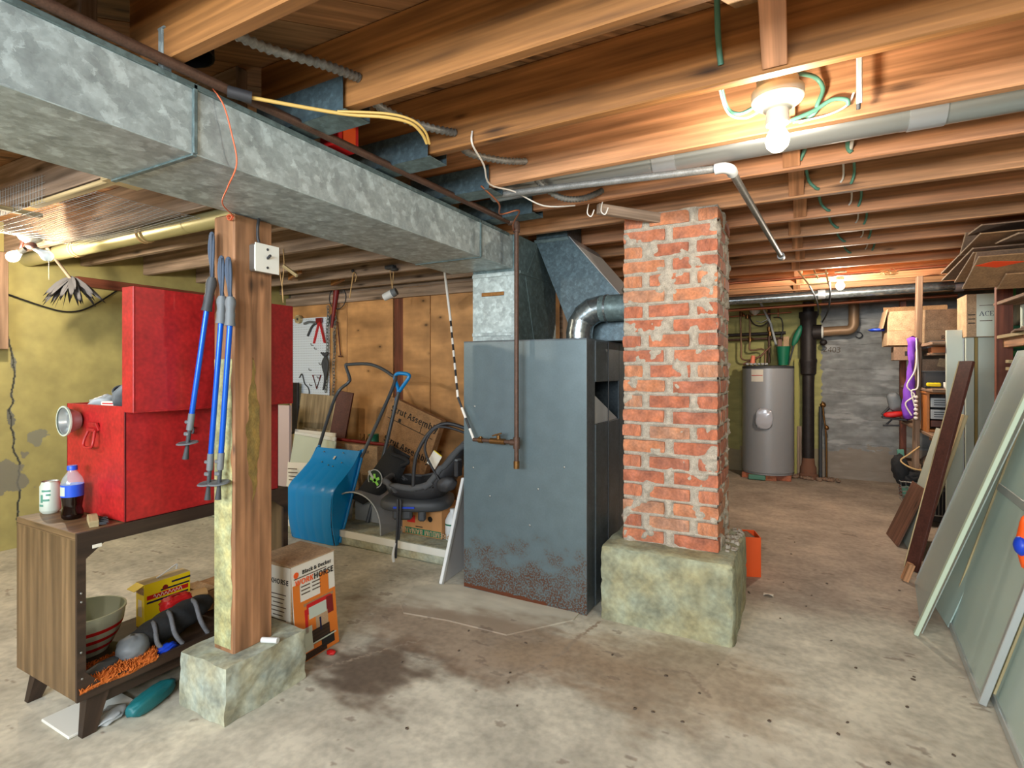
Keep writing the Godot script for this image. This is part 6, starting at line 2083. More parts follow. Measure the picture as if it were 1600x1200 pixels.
	t = thing("wall_post", "weathered wooden upright against the yellow wall at the left edge", "board", Vector3(-4.82, 1.40, -1.50))
	bpart("post", Vector3(0, 0.33, 0), Vector3(0.11, 0.66, 0.17), "wood_dusty", t)

	# bits that hang under the left joists
	for q in [[Vector3(-3.86, 2.066, -3.19), 0.42, "amber wooden block nailed between the left joists nearest the post"], [Vector3(-3.78, 2.066, -3.60), 0.36, "amber wooden block between the last two left joists"]]:
		b = MB.new()
		b.box(Vector3(0, 0.05, 0), Vector3(q[1], 0.10, 0.035), Basis(Vector3.UP, -0.5), 0.003)
		top("wooden_block", b, "wood_amber", q[2], "block", q[0])
	b = MB.new()
	b.bar(Vector3.ZERO, Vector3(0.135, -0.08, 0.0), 0.022, 0.016, Vector3.UP, 0.002)
	top("short_stick", b, "wood_cream", "short pale stick caught in the hanging twine right of the post", "stick", Vector3(-3.115, 1.972, -2.48))
	t = thing("hanging_twine", "two strands of tan twine hanging right of the wooden post", "twine", Vector3(-3.135, 2.09, -2.485))
	for i in 2:
		b = MB.new()
		b.tube(curve([Vector3(-0.03 + 0.04 * i, 0.0, 0), Vector3(-0.03 + 0.05 * i, -0.12, 0), Vector3(0.0, -0.26, 0), Vector3(0.012, -0.35 - 0.02 * i, 0)], 5), 0.003, 6)
		part("strand", b, "twine", t)
	t = thing("twine_hook", "short loop of twine on a joist hook before the plywood", "twine", Vector3(-3.352, 2.10, -3.372))
	b = MB.new()
	b.tube(curve([Vector3(0, 0, 0), Vector3(-0.02, -0.10, 0), Vector3(-0.045, -0.22, 0)], 5), 0.005, 6)
	b.tube(curve([Vector3(0, 0, 0.004), Vector3(0.03, -0.04, 0), Vector3(0.015, -0.09, 0.0)], 5), 0.004, 6)
	part("loop", b, "twine", t)
	b = MB.new()
	b.lump(Vector3(0, 0.005, 0.01), Vector3(0.014, 0.014, 0.012), Basis.IDENTITY, 0.0, 1.0, 1, 10, 7)
	part("nail_head", b, "dark_grey", t)
	t = thing("hanging_flashlight", "white handheld lamp hanging on a string under the duct's edge", "flashlight", Vector3(-2.935, 1.87, -3.36))
	b = MB.new()
	b.tube([Vector3(-0.05, -0.02, 0.02), Vector3(0.02, 0.012, 0.0)], [0.030, 0.034], 16)
	part("lamp_head", b, "white_plastic", t)
	b = MB.new()
	b.tube([Vector3(0.02, 0.012, 0.0), Vector3(0.055, 0.028, -0.01)], [0.036, 0.030], 16)
	part("rear_cap", b, "mid_grey", t)
	b = MB.new()
	b.tube([Vector3(0.02, 0.045, 0.0), Vector3(-0.005, 0.20, 0.0)], 0.003, 6)
	b.tube([Vector3(0.02, 0.045, 0.0), Vector3(0.035, 0.20, 0.0)], 0.003, 6)
	part("string", b, "twine", t)
	b = MB.new()
	b.box(Vector3(0.0, 0.225, 0.0), Vector3(0.09, 0.03, 0.05), Basis.IDENTITY, 0.005)
	b.lump(Vector3(0.04, 0.205, 0.0), Vector3(0.035, 0.016, 0.025), Basis.IDENTITY, 0.3, 2.0, 4, 12, 8)
	part("clamp", b, "dark_grey", t)


# a sheet that leans against the shelves: its foot runs from a to b on the floor, its head leans to +x
func leaning(called: String, a: Vector3, b: Vector3, slope: float, label: String, cat: String, group := "") -> Node3D:
	var t := thing(called, label, cat, (a + b) / 2, 0.0, group)
	var along := (a - b).normalized()              # away from the camera
	var up := Vector3(slope, 1, 0).normalized()
	up = (up - along * up.dot(along)).normalized()
	t.basis = Basis(along, up, along.cross(up))     # x along the foot, y up the sheet, z out of it, towards the room
	return t


func right_side() -> void:
	var b: MB
	var t: Node3D
	# --- leaning sheets, far to near ---
	t = leaning("leaning_board", Vector3(0.585, 0.002, -4.98), Vector3(0.612, 0.002, -4.64), 0.40, "short brown hardboard offcut leaning in front of the pale panel", "board")
	bpart("board", Vector3(0, 0.225, 0.0), Vector3(0.34, 0.45, 0.008), "brown_panel", t, 0.001)
	t = leaning("leaning_board", Vector3(0.665, 0.002, -4.95), Vector3(0.68, 0.002, -4.42), 0.27, "pale grey-green panel leaning behind the short hardboard piece", "board")
	bpart("board", Vector3(0.03, 0.43, 0.0), Vector3(0.46, 0.86, 0.012), "panel_green", t, 0.001)
	bpart("top_strip", Vector3(0.03, 0.835, 0.008), Vector3(0.46, 0.05, 0.006), "can_white", t, 0.001)
	bpart("cream_stile", Vector3(-0.235, 0.50, 0.004), Vector3(0.075, 1.0, 0.022), "wood_cream", t, 0.002)
	t = leaning("leaning_board", Vector3(0.595, 0.002, -4.185), Vector3(0.640, 0.002, -4.11), 0.325, "tall dark red-brown board with a cream edge leaning at the shelves", "board")
	bpart("board", Vector3(0.0, 0.68, 0.0), Vector3(0.092, 1.36, 0.020), "brown_board", t, 0.001)
	bpart("cream_edge", Vector3(0.050, 0.68, 0.0), Vector3(0.008, 1.36, 0.022), "wood_cream", t, 0.001)
	t = leaning("glass_sheet", Vector3(0.622, 0.002, -4.0), Vector3(0.636, 0.002, -3.30), 0.34, "tall cloudy glass sheet leaning right of the red-brown board", "glass sheet")
	bpart("pane", Vector3(0, 0.72, 0), Vector3(0.70, 1.44, 0.006), "frosted", t, 0.001)
	bpart("edge_tape", Vector3(0.345, 0.72, 0), Vector3(0.012, 1.44, 0.010), "pale_grey", t, 0.001)
	t = leaning("glass_sheet", Vector3(0.597, 0.002, -3.90), Vector3(0.510, 0.002, -3.16), 0.345, "clear glass sheet leaning behind the pale wooden stick", "glass sheet")
	bpart("pane", Vector3(0, 0.70, 0), Vector3(0.74, 1.40, 0.005), "frosted_light", t, 0.001)
	t = leaning("wood_offcut", Vector3(0.545, 0.002, -3.93), Vector3(0.550, 0.002, -3.90), 0.345, "small brown wooden offcut at the foot of the red-brown board", "offcut")
	bpart("block", Vector3(0, 0.055, 0), Vector3(0.05, 0.11, 0.03), "wood_warm", t, 0.002)
	t = leaning("wooden_stick", Vector3(0.484, 0.002, -3.155), Vector3(0.482, 0.002, -3.125), 0.340, "pale green painted wooden stick leaning on the glass sheets", "stick")
	bpart("stick", Vector3(0, 0.70, 0), Vector3(0.034, 1.40, 0.018), "stick_green", t, 0.002)
	# storm windows: wooden or metal stiles around panes
	var win := func(a: Vector3, c: Vector3, slope: float, h: float, label: String, rail: float, wide := 0.026) -> void:
		var f := leaning("storm_window", a, c, slope, label, "window", "old storm windows leaning at the shelves")
		var L := (a - c).length()
		bpart("pane", Vector3(0, h / 2, -0.002), Vector3(L - 0.03, h - 0.03, 0.004), "frosted", f, 0.0)
		bpart("far_stile", Vector3(L / 2 - 0.006, h / 2, 0), Vector3(0.012, h, 0.022), "wood_cream", f, 0.001)
		bpart("near_stile", Vector3(-L / 2 + wide / 2, h / 2, 0), Vector3(wide, h, 0.024), "aluminium", f, 0.002)
		bpart("bottom_rail", Vector3(0, 0.012, 0), Vector3(L - 0.02, 0.024, 0.026), "aluminium", f, 0.002)
		bpart("bottom_bead", Vector3(0, 0.028, 0.004), Vector3(L - 0.03, 0.006, 0.012), "wood_cream", f, 0.001)
		bpart("top_rail", Vector3(0, h - 0.012, 0), Vector3(L - 0.02, 0.024, 0.022), "aluminium", f, 0.002)
		if rail > 0.0:
			bpart("middle_rail", Vector3(0, rail, 0.003), Vector3(L - 0.03, 0.035, 0.026), "aluminium", f, 0.002)
			bpart("rail_groove", Vector3(0, rail + 0.004, 0.0175), Vector3(L - 0.03, 0.008, 0.004), "steel", f, 0.001)
	win.call(Vector3(0.655, 0.002, -3.39), Vector3(0.600, 0.002, -2.59), 0.275, 1.38, "storm window with an aluminium middle rail leaning nearest the glass sheets", 0.72)
	win.call(Vector3(0.650, 0.002, -2.66), Vector3(0.585, 0.002, -1.86), 0.275, 1.38, "nearest storm window, cut off by the picture's right edge", 0.0, 0.05)
	t = thing("plastic_toy", "orange and blue plastic toy hanging at the storm window's rail", "toy", Vector3(0.722, 0.60, -2.58))
	b = MB.new()
	b.lump(Vector3(0, 0.03, 0), Vector3(0.03, 0.10, 0.035), Basis.IDENTITY, 0.15, 1.5, 3, 18, 12)
	part("orange_body", b, "orange", t)
	b = MB.new()
	b.lump(Vector3(-0.02, 0.02, 0.012), Vector3(0.022, 0.035, 0.03), Basis.IDENTITY, 0.1, 1.5, 4, 14, 10)
	part("blue_button", b, "blue", t)
	b = MB.new()
	b.tube([Vector3(0, 0.12, 0), Vector3(0.075, 0.14, -0.02)], 0.003, 6)
	part("cord", b, "white_cord", t)

	# --- shelves ---
	t = thing("shelf_rack", "home-made wooden shelf rack along the right wall", "shelf", Vector3(1.15, 0, -5.6))
	b = MB.new()
	b.bar(Vector3(-0.29, 0.0, -0.05), Vector3(-0.255, 2.055, -0.05), 0.09, 0.04, Vector3.BACK, 0.003)
	part("upright", b, "wood_dusty", t)
	bpart("upright", Vector3(-0.24, 0.98, -1.0), Vector3(0.05, 1.96, 0.08), "wood_red", t)
	bpart("upright", Vector3(0.04, 0.928, 0.93), Vector3(0.085, 1.855, 0.045), "wood_red", t)
	bpart("upright", Vector3(0.04, 0.85, 1.65), Vector3(0.085, 1.70, 0.045), "wood_red", t)
	bpart("upright", Vector3(0.68, 0.85, 0.93), Vector3(0.085, 1.70, 0.045), "wood_red", t)
	bpart("shelf_board", Vector3(0.22, 0.36, -0.50), Vector3(0.96, 0.024, 1.15), "wood_dusty", t)
	for y in [0.745, 1.10, 1.465]:
		bpart("shelf_board", Vector3(0.22, y, -0.30), Vector3(0.96, 0.024, 1.55), "wood_dusty", t)
	bpart("shelf_board", Vector3(0.36, 1.475, 1.32), Vector3(0.72, 0.022, 0.85), "wood_cream", t)
	bpart("shelf_rail", Vector3(0.045, 1.435, 1.30), Vector3(0.03, 0.06, 0.80), "wood_warm", t)
	bpart("shelf_board", Vector3(0.36, 1.70, 1.30), Vector3(0.72, 0.022, 0.85), "wood_dusty", t)
	bpart("back_board", Vector3(0.70, 0.95, -0.30), Vector3(0.02, 1.9, 1.5), "brown_panel", t)

	# cartons on the top shelf (its top is at 1.477)
	t = thing("open_carton", "large open cardboard box on the top shelf behind the wooden upright", "box", Vector3(0.935, 1.478, -5.93), 0.0)
	bpart("front_wall", Vector3(0, 0.15, 0.18), Vector3(0.50, 0.30, 0.006), "card_pale", t, 0.001)
	bpart("back_wall", Vector3(0, 0.15, -0.18), Vector3(0.50, 0.30, 0.006), "card_pale", t, 0.001)
	bpart("side_wall", Vector3(-0.25, 0.15, 0), Vector3(0.006, 0.30, 0.36), "card_pale", t, 0.001)
	bpart("side_wall", Vector3(0.25, 0.15, 0), Vector3(0.006, 0.30, 0.36), "card_pale", t, 0.001)
	bpart("flap", Vector3(-0.27, 0.235, 0.03), Vector3(0.006, 0.17, 0.34), "card_pale", t, 0.001, Vector3(0, 0, -12))
	bpart("flap", Vector3(0, 0.325, -0.19), Vector3(0.48, 0.10, 0.005), "card", t, 0.001, Vector3(-12, 0, 0))
	bpart("flap_crease", Vector3(-0.06, 0.13, 0.184), Vector3(0.38, 0.003, 0.002), "card", t, 0.0)
	text("RoHS", 0.035, "ink_soft", t, Vector3(0.18, 0.06, 0.1835), Vector3.ZERO, true, true)
	t = thing("printed_carton", "white and brown carton printed ACE on the top shelf beside the reddish upright", "box", Vector3(1.175, 1.498, -5.12))
	bpart("carton", Vector3(0, 0.155, 0), Vector3(0.22, 0.31, 0.26), "card_pale", t)
	bpart("white_panel", Vector3(-0.003, 0.155, 0.1305), Vector3(0.100, 0.306, 0.001), "can_white", t, 0.0)
	text("ACE", 0.075, "ink_navy", t, Vector3(0.003, 0.165, 0.1315), Vector3.ZERO, false, false, "lettering", true, 0.082)
	bpart("printed_line", Vector3(0.0, 0.225, 0.1312), Vector3(0.075, 0.004, 0.001), "ink_soft", t, 0.0)
	bpart("printed_line", Vector3(0.0, 0.115, 0.1312), Vector3(0.07, 0.006, 0.001), "ink_soft", t, 0.0)
	for i in 3: bpart("printed_line", Vector3(-0.08, 0.16 - 0.03 * i, 0.1312), Vector3(0.04, 0.007, 0.001), "ink", t, 0.0)
	t = thing("small_carton", "small grey-brown carton on the shelf left of the purple cloth", "box", Vector3(0.79, 1.415, -5.98))
	bpart("carton", Vector3(0, -0.01, 0.14), Vector3(0.12, 0.12, 0.16), "card_grey", t)
	bpart("dark_print", Vector3(0.03, -0.01, 0.2206), Vector3(0.02, 0.04, 0.001), "ink", t, 0.0)
	b = MB.new()
	b.lump(Vector3.ZERO, Vector3(0.07, 0.016, 0.05), Basis.IDENTITY, 0.3, 2.0, 3)
	top("blue_cap", b, "blue", "blue cloth cap poking out left of the open cardboard box", "cap", Vector3(0.63, 1.63, -5.95))
	# shelf contents, visible between the upright and the white panels
	t = thing("grey_case", "dark grey flat case on the shelf under the open box", "case", Vector3(1.05, 1.478, -5.60))
	b = MB.new()
	b.bar(Vector3(-0.13, -0.03, 0.0), Vector3(0.12, 0.045, 0.0), 0.022, 0.20, Vector3.UP, 0.004)
	part("case", b, "mid_grey", t)
	bpart("case_base", Vector3(0.0, 0.012, 0), Vector3(0.20, 0.022, 0.18), "dark_grey", t)
	t = thing("orange_carton", "flat orange-brown carton on the second shelf below the grey case", "box", Vector3(1.02, 1.33, -5.62))
	bpart("carton", Vector3(0.02, 0.095, 0.05), Vector3(0.18, 0.05, 0.14), "orange_brown", t)
	bpart("tray_rest", Vector3(0.02, 0.06, 0.05), Vector3(0.22, 0.02, 0.2), "wood_dusty", t)
	t = thing("folded_carton", "beige folded carton on the shelf below the orange one", "box", Vector3(1.03, 1.113, -5.75))
	bpart("carton", Vector3(0, 0.12, 0), Vector3(0.24, 0.238, 0.2), "card_grey", t)
	bpart("light_flap", Vector3(0.05, 0.20, 0.102), Vector3(0.12, 0.07, 0.003), "card_pale", t, 0.001, Vector3(0, 0, -14))
	t = thing("black_box", "black low box in front of the beige folded carton", "box", Vector3(1.02, 1.113, -5.50))
	bpart("box", Vector3(0, 0.065, 0), Vector3(0.24, 0.13, 0.12), "dark_rubber", t)
	bpart("lid", Vector3(0, 0.134, 0), Vector3(0.25, 0.012, 0.13), "dark_grey", t)
	t = thing("tape_roll", "white roll of tape standing on the drawer cabinet", "tape", Vector3(1.04, 1.113, -5.36))
	b = MB.new()
	b.lathe([Vector2(0.022, 0.0), Vector2(0.038, 0.0), Vector2(0.038, 0.05), Vector2(0.022, 0.05), Vector2(0.022, 0.0)], Transform3D.IDENTITY, 20)
	part("tape", b, "white_plastic", t)
	t = thing("small_tool", "small yellow and black tool on the edge of the drawer cabinet", "tool", Vector3(0.93, 1.113, -5.36))
	bpart("body", Vector3(0.01, 0.03, 0), Vector3(0.09, 0.03, 0.05), "yellow", t, 0.008)
	bpart("grip", Vector3(-0.03, 0.008, 0), Vector3(0.04, 0.016, 0.05), "black", t, 0.005)
	t = thing("drawer_cabinet", "orange wooden cabinet with two grey printed drawers beside the upright", "cabinet", Vector3(1.01, 0.758, -5.50))
	bpart("side_panel", Vector3(-0.10, 0.155, 0), Vector3(0.022, 0.31, 0.22), "orange_wood", t)
	bpart("side_panel", Vector3(0.12, 0.155, 0), Vector3(0.022, 0.31, 0.22), "orange_wood", t)
	bpart("top_panel", Vector3(0.01, 0.318, 0.01), Vector3(0.26, 0.018, 0.25), "orange_wood", t)
	bpart("bottom_panel", Vector3(0.01, 0.012, 0), Vector3(0.21, 0.02, 0.2), "orange_wood", t)
	bpart("back_panel", Vector3(0.01, 0.16, -0.1), Vector3(0.2, 0.3, 0.01), "walnut", t)
	for y in [0.24, 0.145]:
		var d := bpart("drawer", Vector3(0.012, y, 0.02), Vector3(0.19, 0.075, 0.19), "pale_grey", t)
		for i in 3: bpart("printed_line", Vector3(-0.01, 0.018 - 0.018 * i, 0.0955), Vector3(0.13, 0.007, 0.001), "dark_grey", d, 0.0)
	bpart("dark_slot", Vector3(0.012, 0.07, 0.03), Vector3(0.19, 0.05, 0.17), "brown_board", t)
	b = MB.new()
	b.bar(Vector3(-0.10, 0.0, 0.02), Vector3(0.12, 0.012, 0.02), 0.035, 0.10, Vector3.UP, 0.004)
	top("raw_board", b, "wood_warm", "short raw board sticking out below the drawer cabinet", "board", Vector3(1.01, 0.718, -5.32))
	# purple cloth with a white cord, hung on the upright
	t = thing("purple_cloth", "long purple cloth tied with white cord hanging left of the upright", "cloth", Vector3(0.80, 0.83, -5.56))
	b = MB.new()
	b.grid(16, 26, func(u: float, v: float) -> Vector3:
		var a := u * TAU
		var r := 0.030 + 0.012 * sin(v * 7.0) + 0.005 * sin(a * 3.0 + v * 30.0)
		if v == 0.0 or v == 1.0: r = 0.0
		return Vector3(cos(a) * r * 1.1 + 0.035 * v, v * 0.72, -sin(a) * r), 0.0, 1, 1, true)
	part("cloth", b, "purple", t)
	b = MB.new()
	b.tube(curve([Vector3(0.055, 0.70, 0.035), Vector3(0.05, 0.45, 0.045), Vector3(-0.01, 0.30, 0.045), Vector3(0.04, 0.22, 0.05), Vector3(-0.02, 0.15, 0.045), Vector3(0.02, 0.05, 0.05)], 6), 0.006, 6)
	b.tube(curve([Vector3(0.06, 0.60, 0.035), Vector3(0.065, 0.30, 0.045), Vector3(0.02, 0.25, 0.05), Vector3(0.05, 0.10, 0.045)], 6), 0.006, 6)
	for i in 6: b.lump(Vector3(0.05, 0.03 + 0.035 * i, 0.045), Vector3(0.016, 0.014, 0.014), Basis.IDENTITY, 0.2, 2.0, i, 10, 7)
	part("white_cord", b, "white_cord", t)
	# power tool hanging before the grey wall
	t = thing("circular_saw", "black and red power tool hanging left of the purple cloth", "tool", Vector3(0.76, 0.86, -6.2), 0.0)
	b = MB.new()
	b.lump(Vector3(0.03, 0.10, 0), Vector3(0.055, 0.09, 0.05), Basis(Vector3.BACK, 0.2), 0.15, 1.5, 6, 18, 12, 0.7)
	part("motor", b, "mid_grey", t)
	b = MB.new()
	b.lump(Vector3(0.02, -0.02, 0.02), Vector3(0.08, 0.028, 0.05), Basis(Vector3.BACK, 0.15), 0.1, 1.5, 7, 18, 12, 0.7)
	part("red_guard", b, "red", t)
	b = MB.new()
	b.tube(curve([Vector3(-0.07, -0.03, 0), Vector3(-0.02, 0.03, 0), Vector3(0.0, 0.06, 0.01)], 4), 0.012, 8)
	b.box(Vector3(0.03, -0.06, 0), Vector3(0.20, 0.02, 0.09), Basis(Vector3.BACK, -0.1), 0.004)
	b.tube([Vector3(0.01, -0.07, 0), Vector3(-0.04, -0.13, 0)], 0.008, 8)
	b.tube([Vector3(-0.06, -0.13, 0), Vector3(0.07, -0.125, 0)], 0.009, 8)
	b.tube([Vector3(0.06, 0.1, 0), Vector3(0.13, 0.14, 0.0)], 0.012, 8)
	part("frame", b, "dark_rubber", t)
	# ring of cane and clutter below the shelves
	cable("cane_hoop", [Vector3(0.88, 0.62, -5.55), Vector3(0.80, 0.555, -5.5), Vector3(0.745, 0.50, -5.5), Vector3(0.80, 0.455, -5.45), Vector3(0.88, 0.44, -5.45), Vector3(0.95, 0.475, -5.5)], 0.0065, "twine", "bent tan cane loop hooked on the upright's lower part", "", "hoop")
	t = thing("brown_sack", "brown cloth bundle under the drawer cabinet", "bundle", Vector3(1.01, 0.375, -5.66))
	b = MB.new()
	b.lump(Vector3(0, 0.09, 0), Vector3(0.10, 0.09, 0.12), Basis.IDENTITY, 0.3, 2.0, 8, 22, 16)
	part("sack", b, "wood_dusty", t)
	t = thing("yellow_ornament", "bright yellow knobbly object on the wire basket", "ornament", Vector3(0.925, 0.36, -5.42))
	b = MB.new()
	for i in 7: b.lump(Vector3(0.026 * cos(i * 0.9), 0.02 + 0.025 * (i % 3), 0.026 * sin(i * 0.9)), Vector3(0.022, 0.022, 0.022), Basis.IDENTITY, 0.2, 2.0, i, 10, 8)
	part("knobs", b, "yellow", t)
	t = thing("wire_basket", "grey wire basket on thin legs standing before the shelf rack", "basket", Vector3(0.84, 0.0, -5.55))
	b = MB.new()
	for y in [0.16, 0.19, 0.22, 0.25, 0.29, 0.33]:
		var w: float = 0.085 + 0.10 * (y - 0.16)
		b.tube([Vector3(-w, y, -0.09), Vector3(w, y, -0.09), Vector3(w, y, 0.09), Vector3(-w, y, 0.09), Vector3(-w, y, -0.09)], 0.003 if y < 0.3 else 0.005, 6)
	for i in 7:
		var x := -0.084 + 0.028 * i
		b.tube([Vector3(x * 1.2, 0.33, 0.092), Vector3(x, 0.16, 0.09), Vector3(x, 0.16, -0.09)], 0.0022, 5)
	part("wires", b, "steel", t)
	for sx in [-0.06, 0.05]:
		for sz in [-0.08, 0.09]:
			b = MB.new()
			b.tube([Vector3(sx, 0.18, sz), Vector3(sx * 1.1 + 0.01, 0.003, sz * 1.1)], 0.005, 6)
			part("leg", b, "steel", t)
	b = MB.new()
	b.lump(Vector3(-0.045, 0.345, 0.0), Vector3(0.065, 0.13, 0.07), Basis(Vector3.BACK, 0.15), 0.25, 2.0, 5, 18, 14)
	b.lump(Vector3(0.03, 0.28, 0.01), Vector3(0.09, 0.07, 0.07), Basis.IDENTITY, 0.3, 2.0, 6, 18, 14)
	top("black_bag", b, "fabric_black", "dark slumped bag sitting in the wire basket", "bag", Vector3(0.80, 0.07, -5.56))
	t = thing("wire_rack", "second wire rack with dark slots right of the basket", "rack", Vector3(0.99, 0.0, -5.42))
	b = MB.new()
	for i in 8: b.tube([Vector3(-0.09 + 0.024 * i, 0.34, 0.08), Vector3(-0.085 + 0.022 * i, 0.10, 0.07)], 0.003, 6)
	b.tube([Vector3(-0.1, 0.34, 0.08), Vector3(0.1, 0.35, 0.08)], 0.006, 6)
	b.tube([Vector3(-0.1, 0.10, 0.07), Vector3(0.1, 0.10, 0.07)], 0.006, 6)
	for sx in [-0.08, 0.08]: b.tube([Vector3(sx, 0.10, 0.07), Vector3(sx, 0.003, 0.07)], 0.006, 6)
	part("wires", b, "steel", t)
	bpart("dark_tub", Vector3(0, 0.17, -0.02), Vector3(0.17, 0.26, 0.14), "black", t, 0.01)
	t = thing("green_board", "pale green board standing behind the upright's foot", "board", Vector3(0.80, 0.0, -5.95))
	bpart("board", Vector3(0.03, 0.27, 0), Vector3(0.05, 0.54, 0.03), "green_wire", t, 0.002, Vector3(0, 0, 6))

	# tall white panels in front of the shelf
	t = thing("tall_door_panel", "tall white door panel standing at the shelves right of the upright", "door panel", Vector3(1.0, 0.0, -5.12))
	bpart("leaf", Vector3(0.022, 0.78, 0.0), Vector3(0.10, 1.56, 0.03), "can_white", t, 0.003)
	bpart("rounded_edge", Vector3(0.074, 0.785, -0.01), Vector3(0.006, 1.57, 0.05), "white_plastic", t, 0.002)
	t = thing("tall_door_panel", "pale greenish panel with a gold strip beside the tall white door panel", "door panel", Vector3(1.10, 0.0, -5.05))
	bpart("leaf", Vector3(0.0, 0.80, -0.02), Vector3(0.05, 1.60, 0.03), "panel_green", t, 0.003)
	bpart("gold_strip", Vector3(0.036, 0.80, -0.02), Vector3(0.018, 1.60, 0.03), "gold_strip", t, 0.002)
	bpart("leaf", Vector3(0.10, 0.80, -0.03), Vector3(0.105, 1.59, 0.03), "panel_green", t, 0.003)

	# right end of the shelf: scraps, sticks, green crate, picture box
	var lab := ["lowest", "second", "third", "topmost"]
	for i in 4:
		b = MB.new()
		b.box(Vector3.ZERO, Vector3(0.42 - 0.04 * i, 0.012, 0.30), Basis(Vector3.UP, 0.15 * i - 0.2), 0.002)
		top("board_scrap", b, ["wood_dusty", "card_grey", "wood_grey", "card_grey"][i], lab[i] + " weathered board scrap in the pile on the right shelf", "board", Vector3(1.34 + 0.02 * i, 1.493 + 0.0135 * i, -4.25), 0.0, "board scraps on the right shelf")
	for i in 2:
		b = MB.new()
		b.box(Vector3.ZERO, Vector3(0.36, 0.02, 0.035), Basis(Vector3.UP, 0.25), 0.002)
		top("lath_end", b, "wood_cream", ["upper pale lath end poking out under the right shelf", "lower pale lath end poking out under the right shelf"][i], "lath", Vector3(1.30, 1.31 - 0.045 * i, -4.40), 0.0)
	t = thing("green_crate", "green ribbed plastic crate at the wall behind the reddish upright", "crate", Vector3(1.55, 1.10, -5.25))
	for i in 9: bpart("rib", Vector3(0, 0.03 + 0.05 * i, 0.15), Vector3(0.56, 0.034, 0.02), "green_crate", t, 0.004)
	bpart("back_wall", Vector3(0, 0.24, 0.125), Vector3(0.56, 0.48, 0.02), "green", t, 0.004)
	for x in [-0.29, 0.29]: bpart("corner_post", Vector3(x, 0.24, 0.14), Vector3(0.03, 0.48, 0.05), "green_crate", t, 0.004)
	t = thing("green_strip", "green toothed plastic strip standing at the reddish upright", "strip", Vector3(1.27, 1.722, -4.78))
	bpart("strip", Vector3(0, 0.08, 0), Vector3(0.02, 0.16, 0.01), "green_crate", t, 0.001)
	t = thing("picture_box", "pale box printed with a blue mountain shape on the right shelf", "box", Vector3(1.46, 1.488, -4.62))
	bpart("box", Vector3(0, 0.10, 0), Vector3(0.36, 0.20, 0.16), "can_white", t)
	b = MB.new()
	b.prism(PackedVector2Array([Vector2(-0.10, 0.02), Vector2(0.16, 0.02), Vector2(0.16, 0.16), Vector2(0.06, 0.18)]), 0.001, Transform3D(Basis.IDENTITY, Vector3(0, 0, 0.081)))
	part("blue_print", b, "pale_blue", t)

	# flattened cartons stacked under the joists
	var sh := [
		# (y, z) of the end's two corners at x = 0.85, start, tone, label
		[Vector2(2.055, -3.99), Vector2(1.949, -4.12), 0.85, "card_grey", "steep flattened carton at the stack's upper left, nearest the joists"],
		[Vector2(2.045, -4.06), Vector2(2.035, -3.72), 0.86, "card_grey", "dusty flattened carton lying flat right under the joists"],
		[Vector2(1.985, -3.70), Vector2(1.918, -4.60), 0.85, "card", "longest flattened carton, reaching far out to the left of the stack"],
		[Vector2(1.935, -3.84), Vector2(1.868, -4.58), 0.85, "card_grey", "flattened carton just below the longest one"],
		[Vector2(1.917, -3.876), Vector2(1.812, -4.29), 0.86, "card", "short flattened carton in the middle of the stack"],
		[Vector2(1.914, -3.863), Vector2(1.80, -3.98), 0.87, "card_grey", "narrow steep flattened carton beside the one with the orange patch"],
		[Vector2(1.867, -3.729), Vector2(1.74, -4.064), 0.85, "card", "flattened carton with a bright orange patch"],
		[Vector2(1.785, -3.88), Vector2(1.725, -4.04), 1.00, "card", "lowest flattened carton at the stack's right end"],
		[Vector2(1.955, -3.86), Vector2(1.93, -3.50), 0.95, "card_grey", "flattened carton projecting over the orange patch"],
	]
	for s in sh:
		t = thing("flattened_carton", s[4], "cardboard", Vector3(s[2], (s[0].x + s[1].x) / 2, (s[0].y + s[1].y) / 2), 0.0, "flattened cartons under the joists")
		var p0 := Vector3(0, s[0].x - t.position.y, s[0].y - t.position.z)
		var p1 := Vector3(0, s[1].x - t.position.y, s[1].y - t.position.z)
		var L: float = 1.84 - s[2]
		var d := (p1 - p0).normalized()
		var xb := Basis(Vector3.RIGHT, d, Vector3.RIGHT.cross(d))
		b = MB.new()
		b.box(Vector3(L / 2, 0, 0), Vector3(L, (p1 - p0).length(), 0.007), xb, 0.001)
		part("sheet", b, s[3], t)
		b = MB.new()
		b.box(Vector3(-0.001, 0, 0), Vector3(0.004, (p1 - p0).length(), 0.0085), xb, 0.0)
		part("cut_edge", b, "card_pale", t)
		if s[4].contains("bright"):
			b = MB.new()
			for q in [-1.0, 1.0]:
				b.prism(PackedVector2Array([Vector2(0.0, 0.0), Vector2(0.07, 0.035), Vector2(0.21, 0.01), Vector2(0.10, -0.035)]), 0.001, Transform3D(Basis(Vector3.RIGHT, -d, xb.z), xb.z * (0.0042 * q) - d * 0.09))
			part("orange_patch", b, "orange_vivid", t)


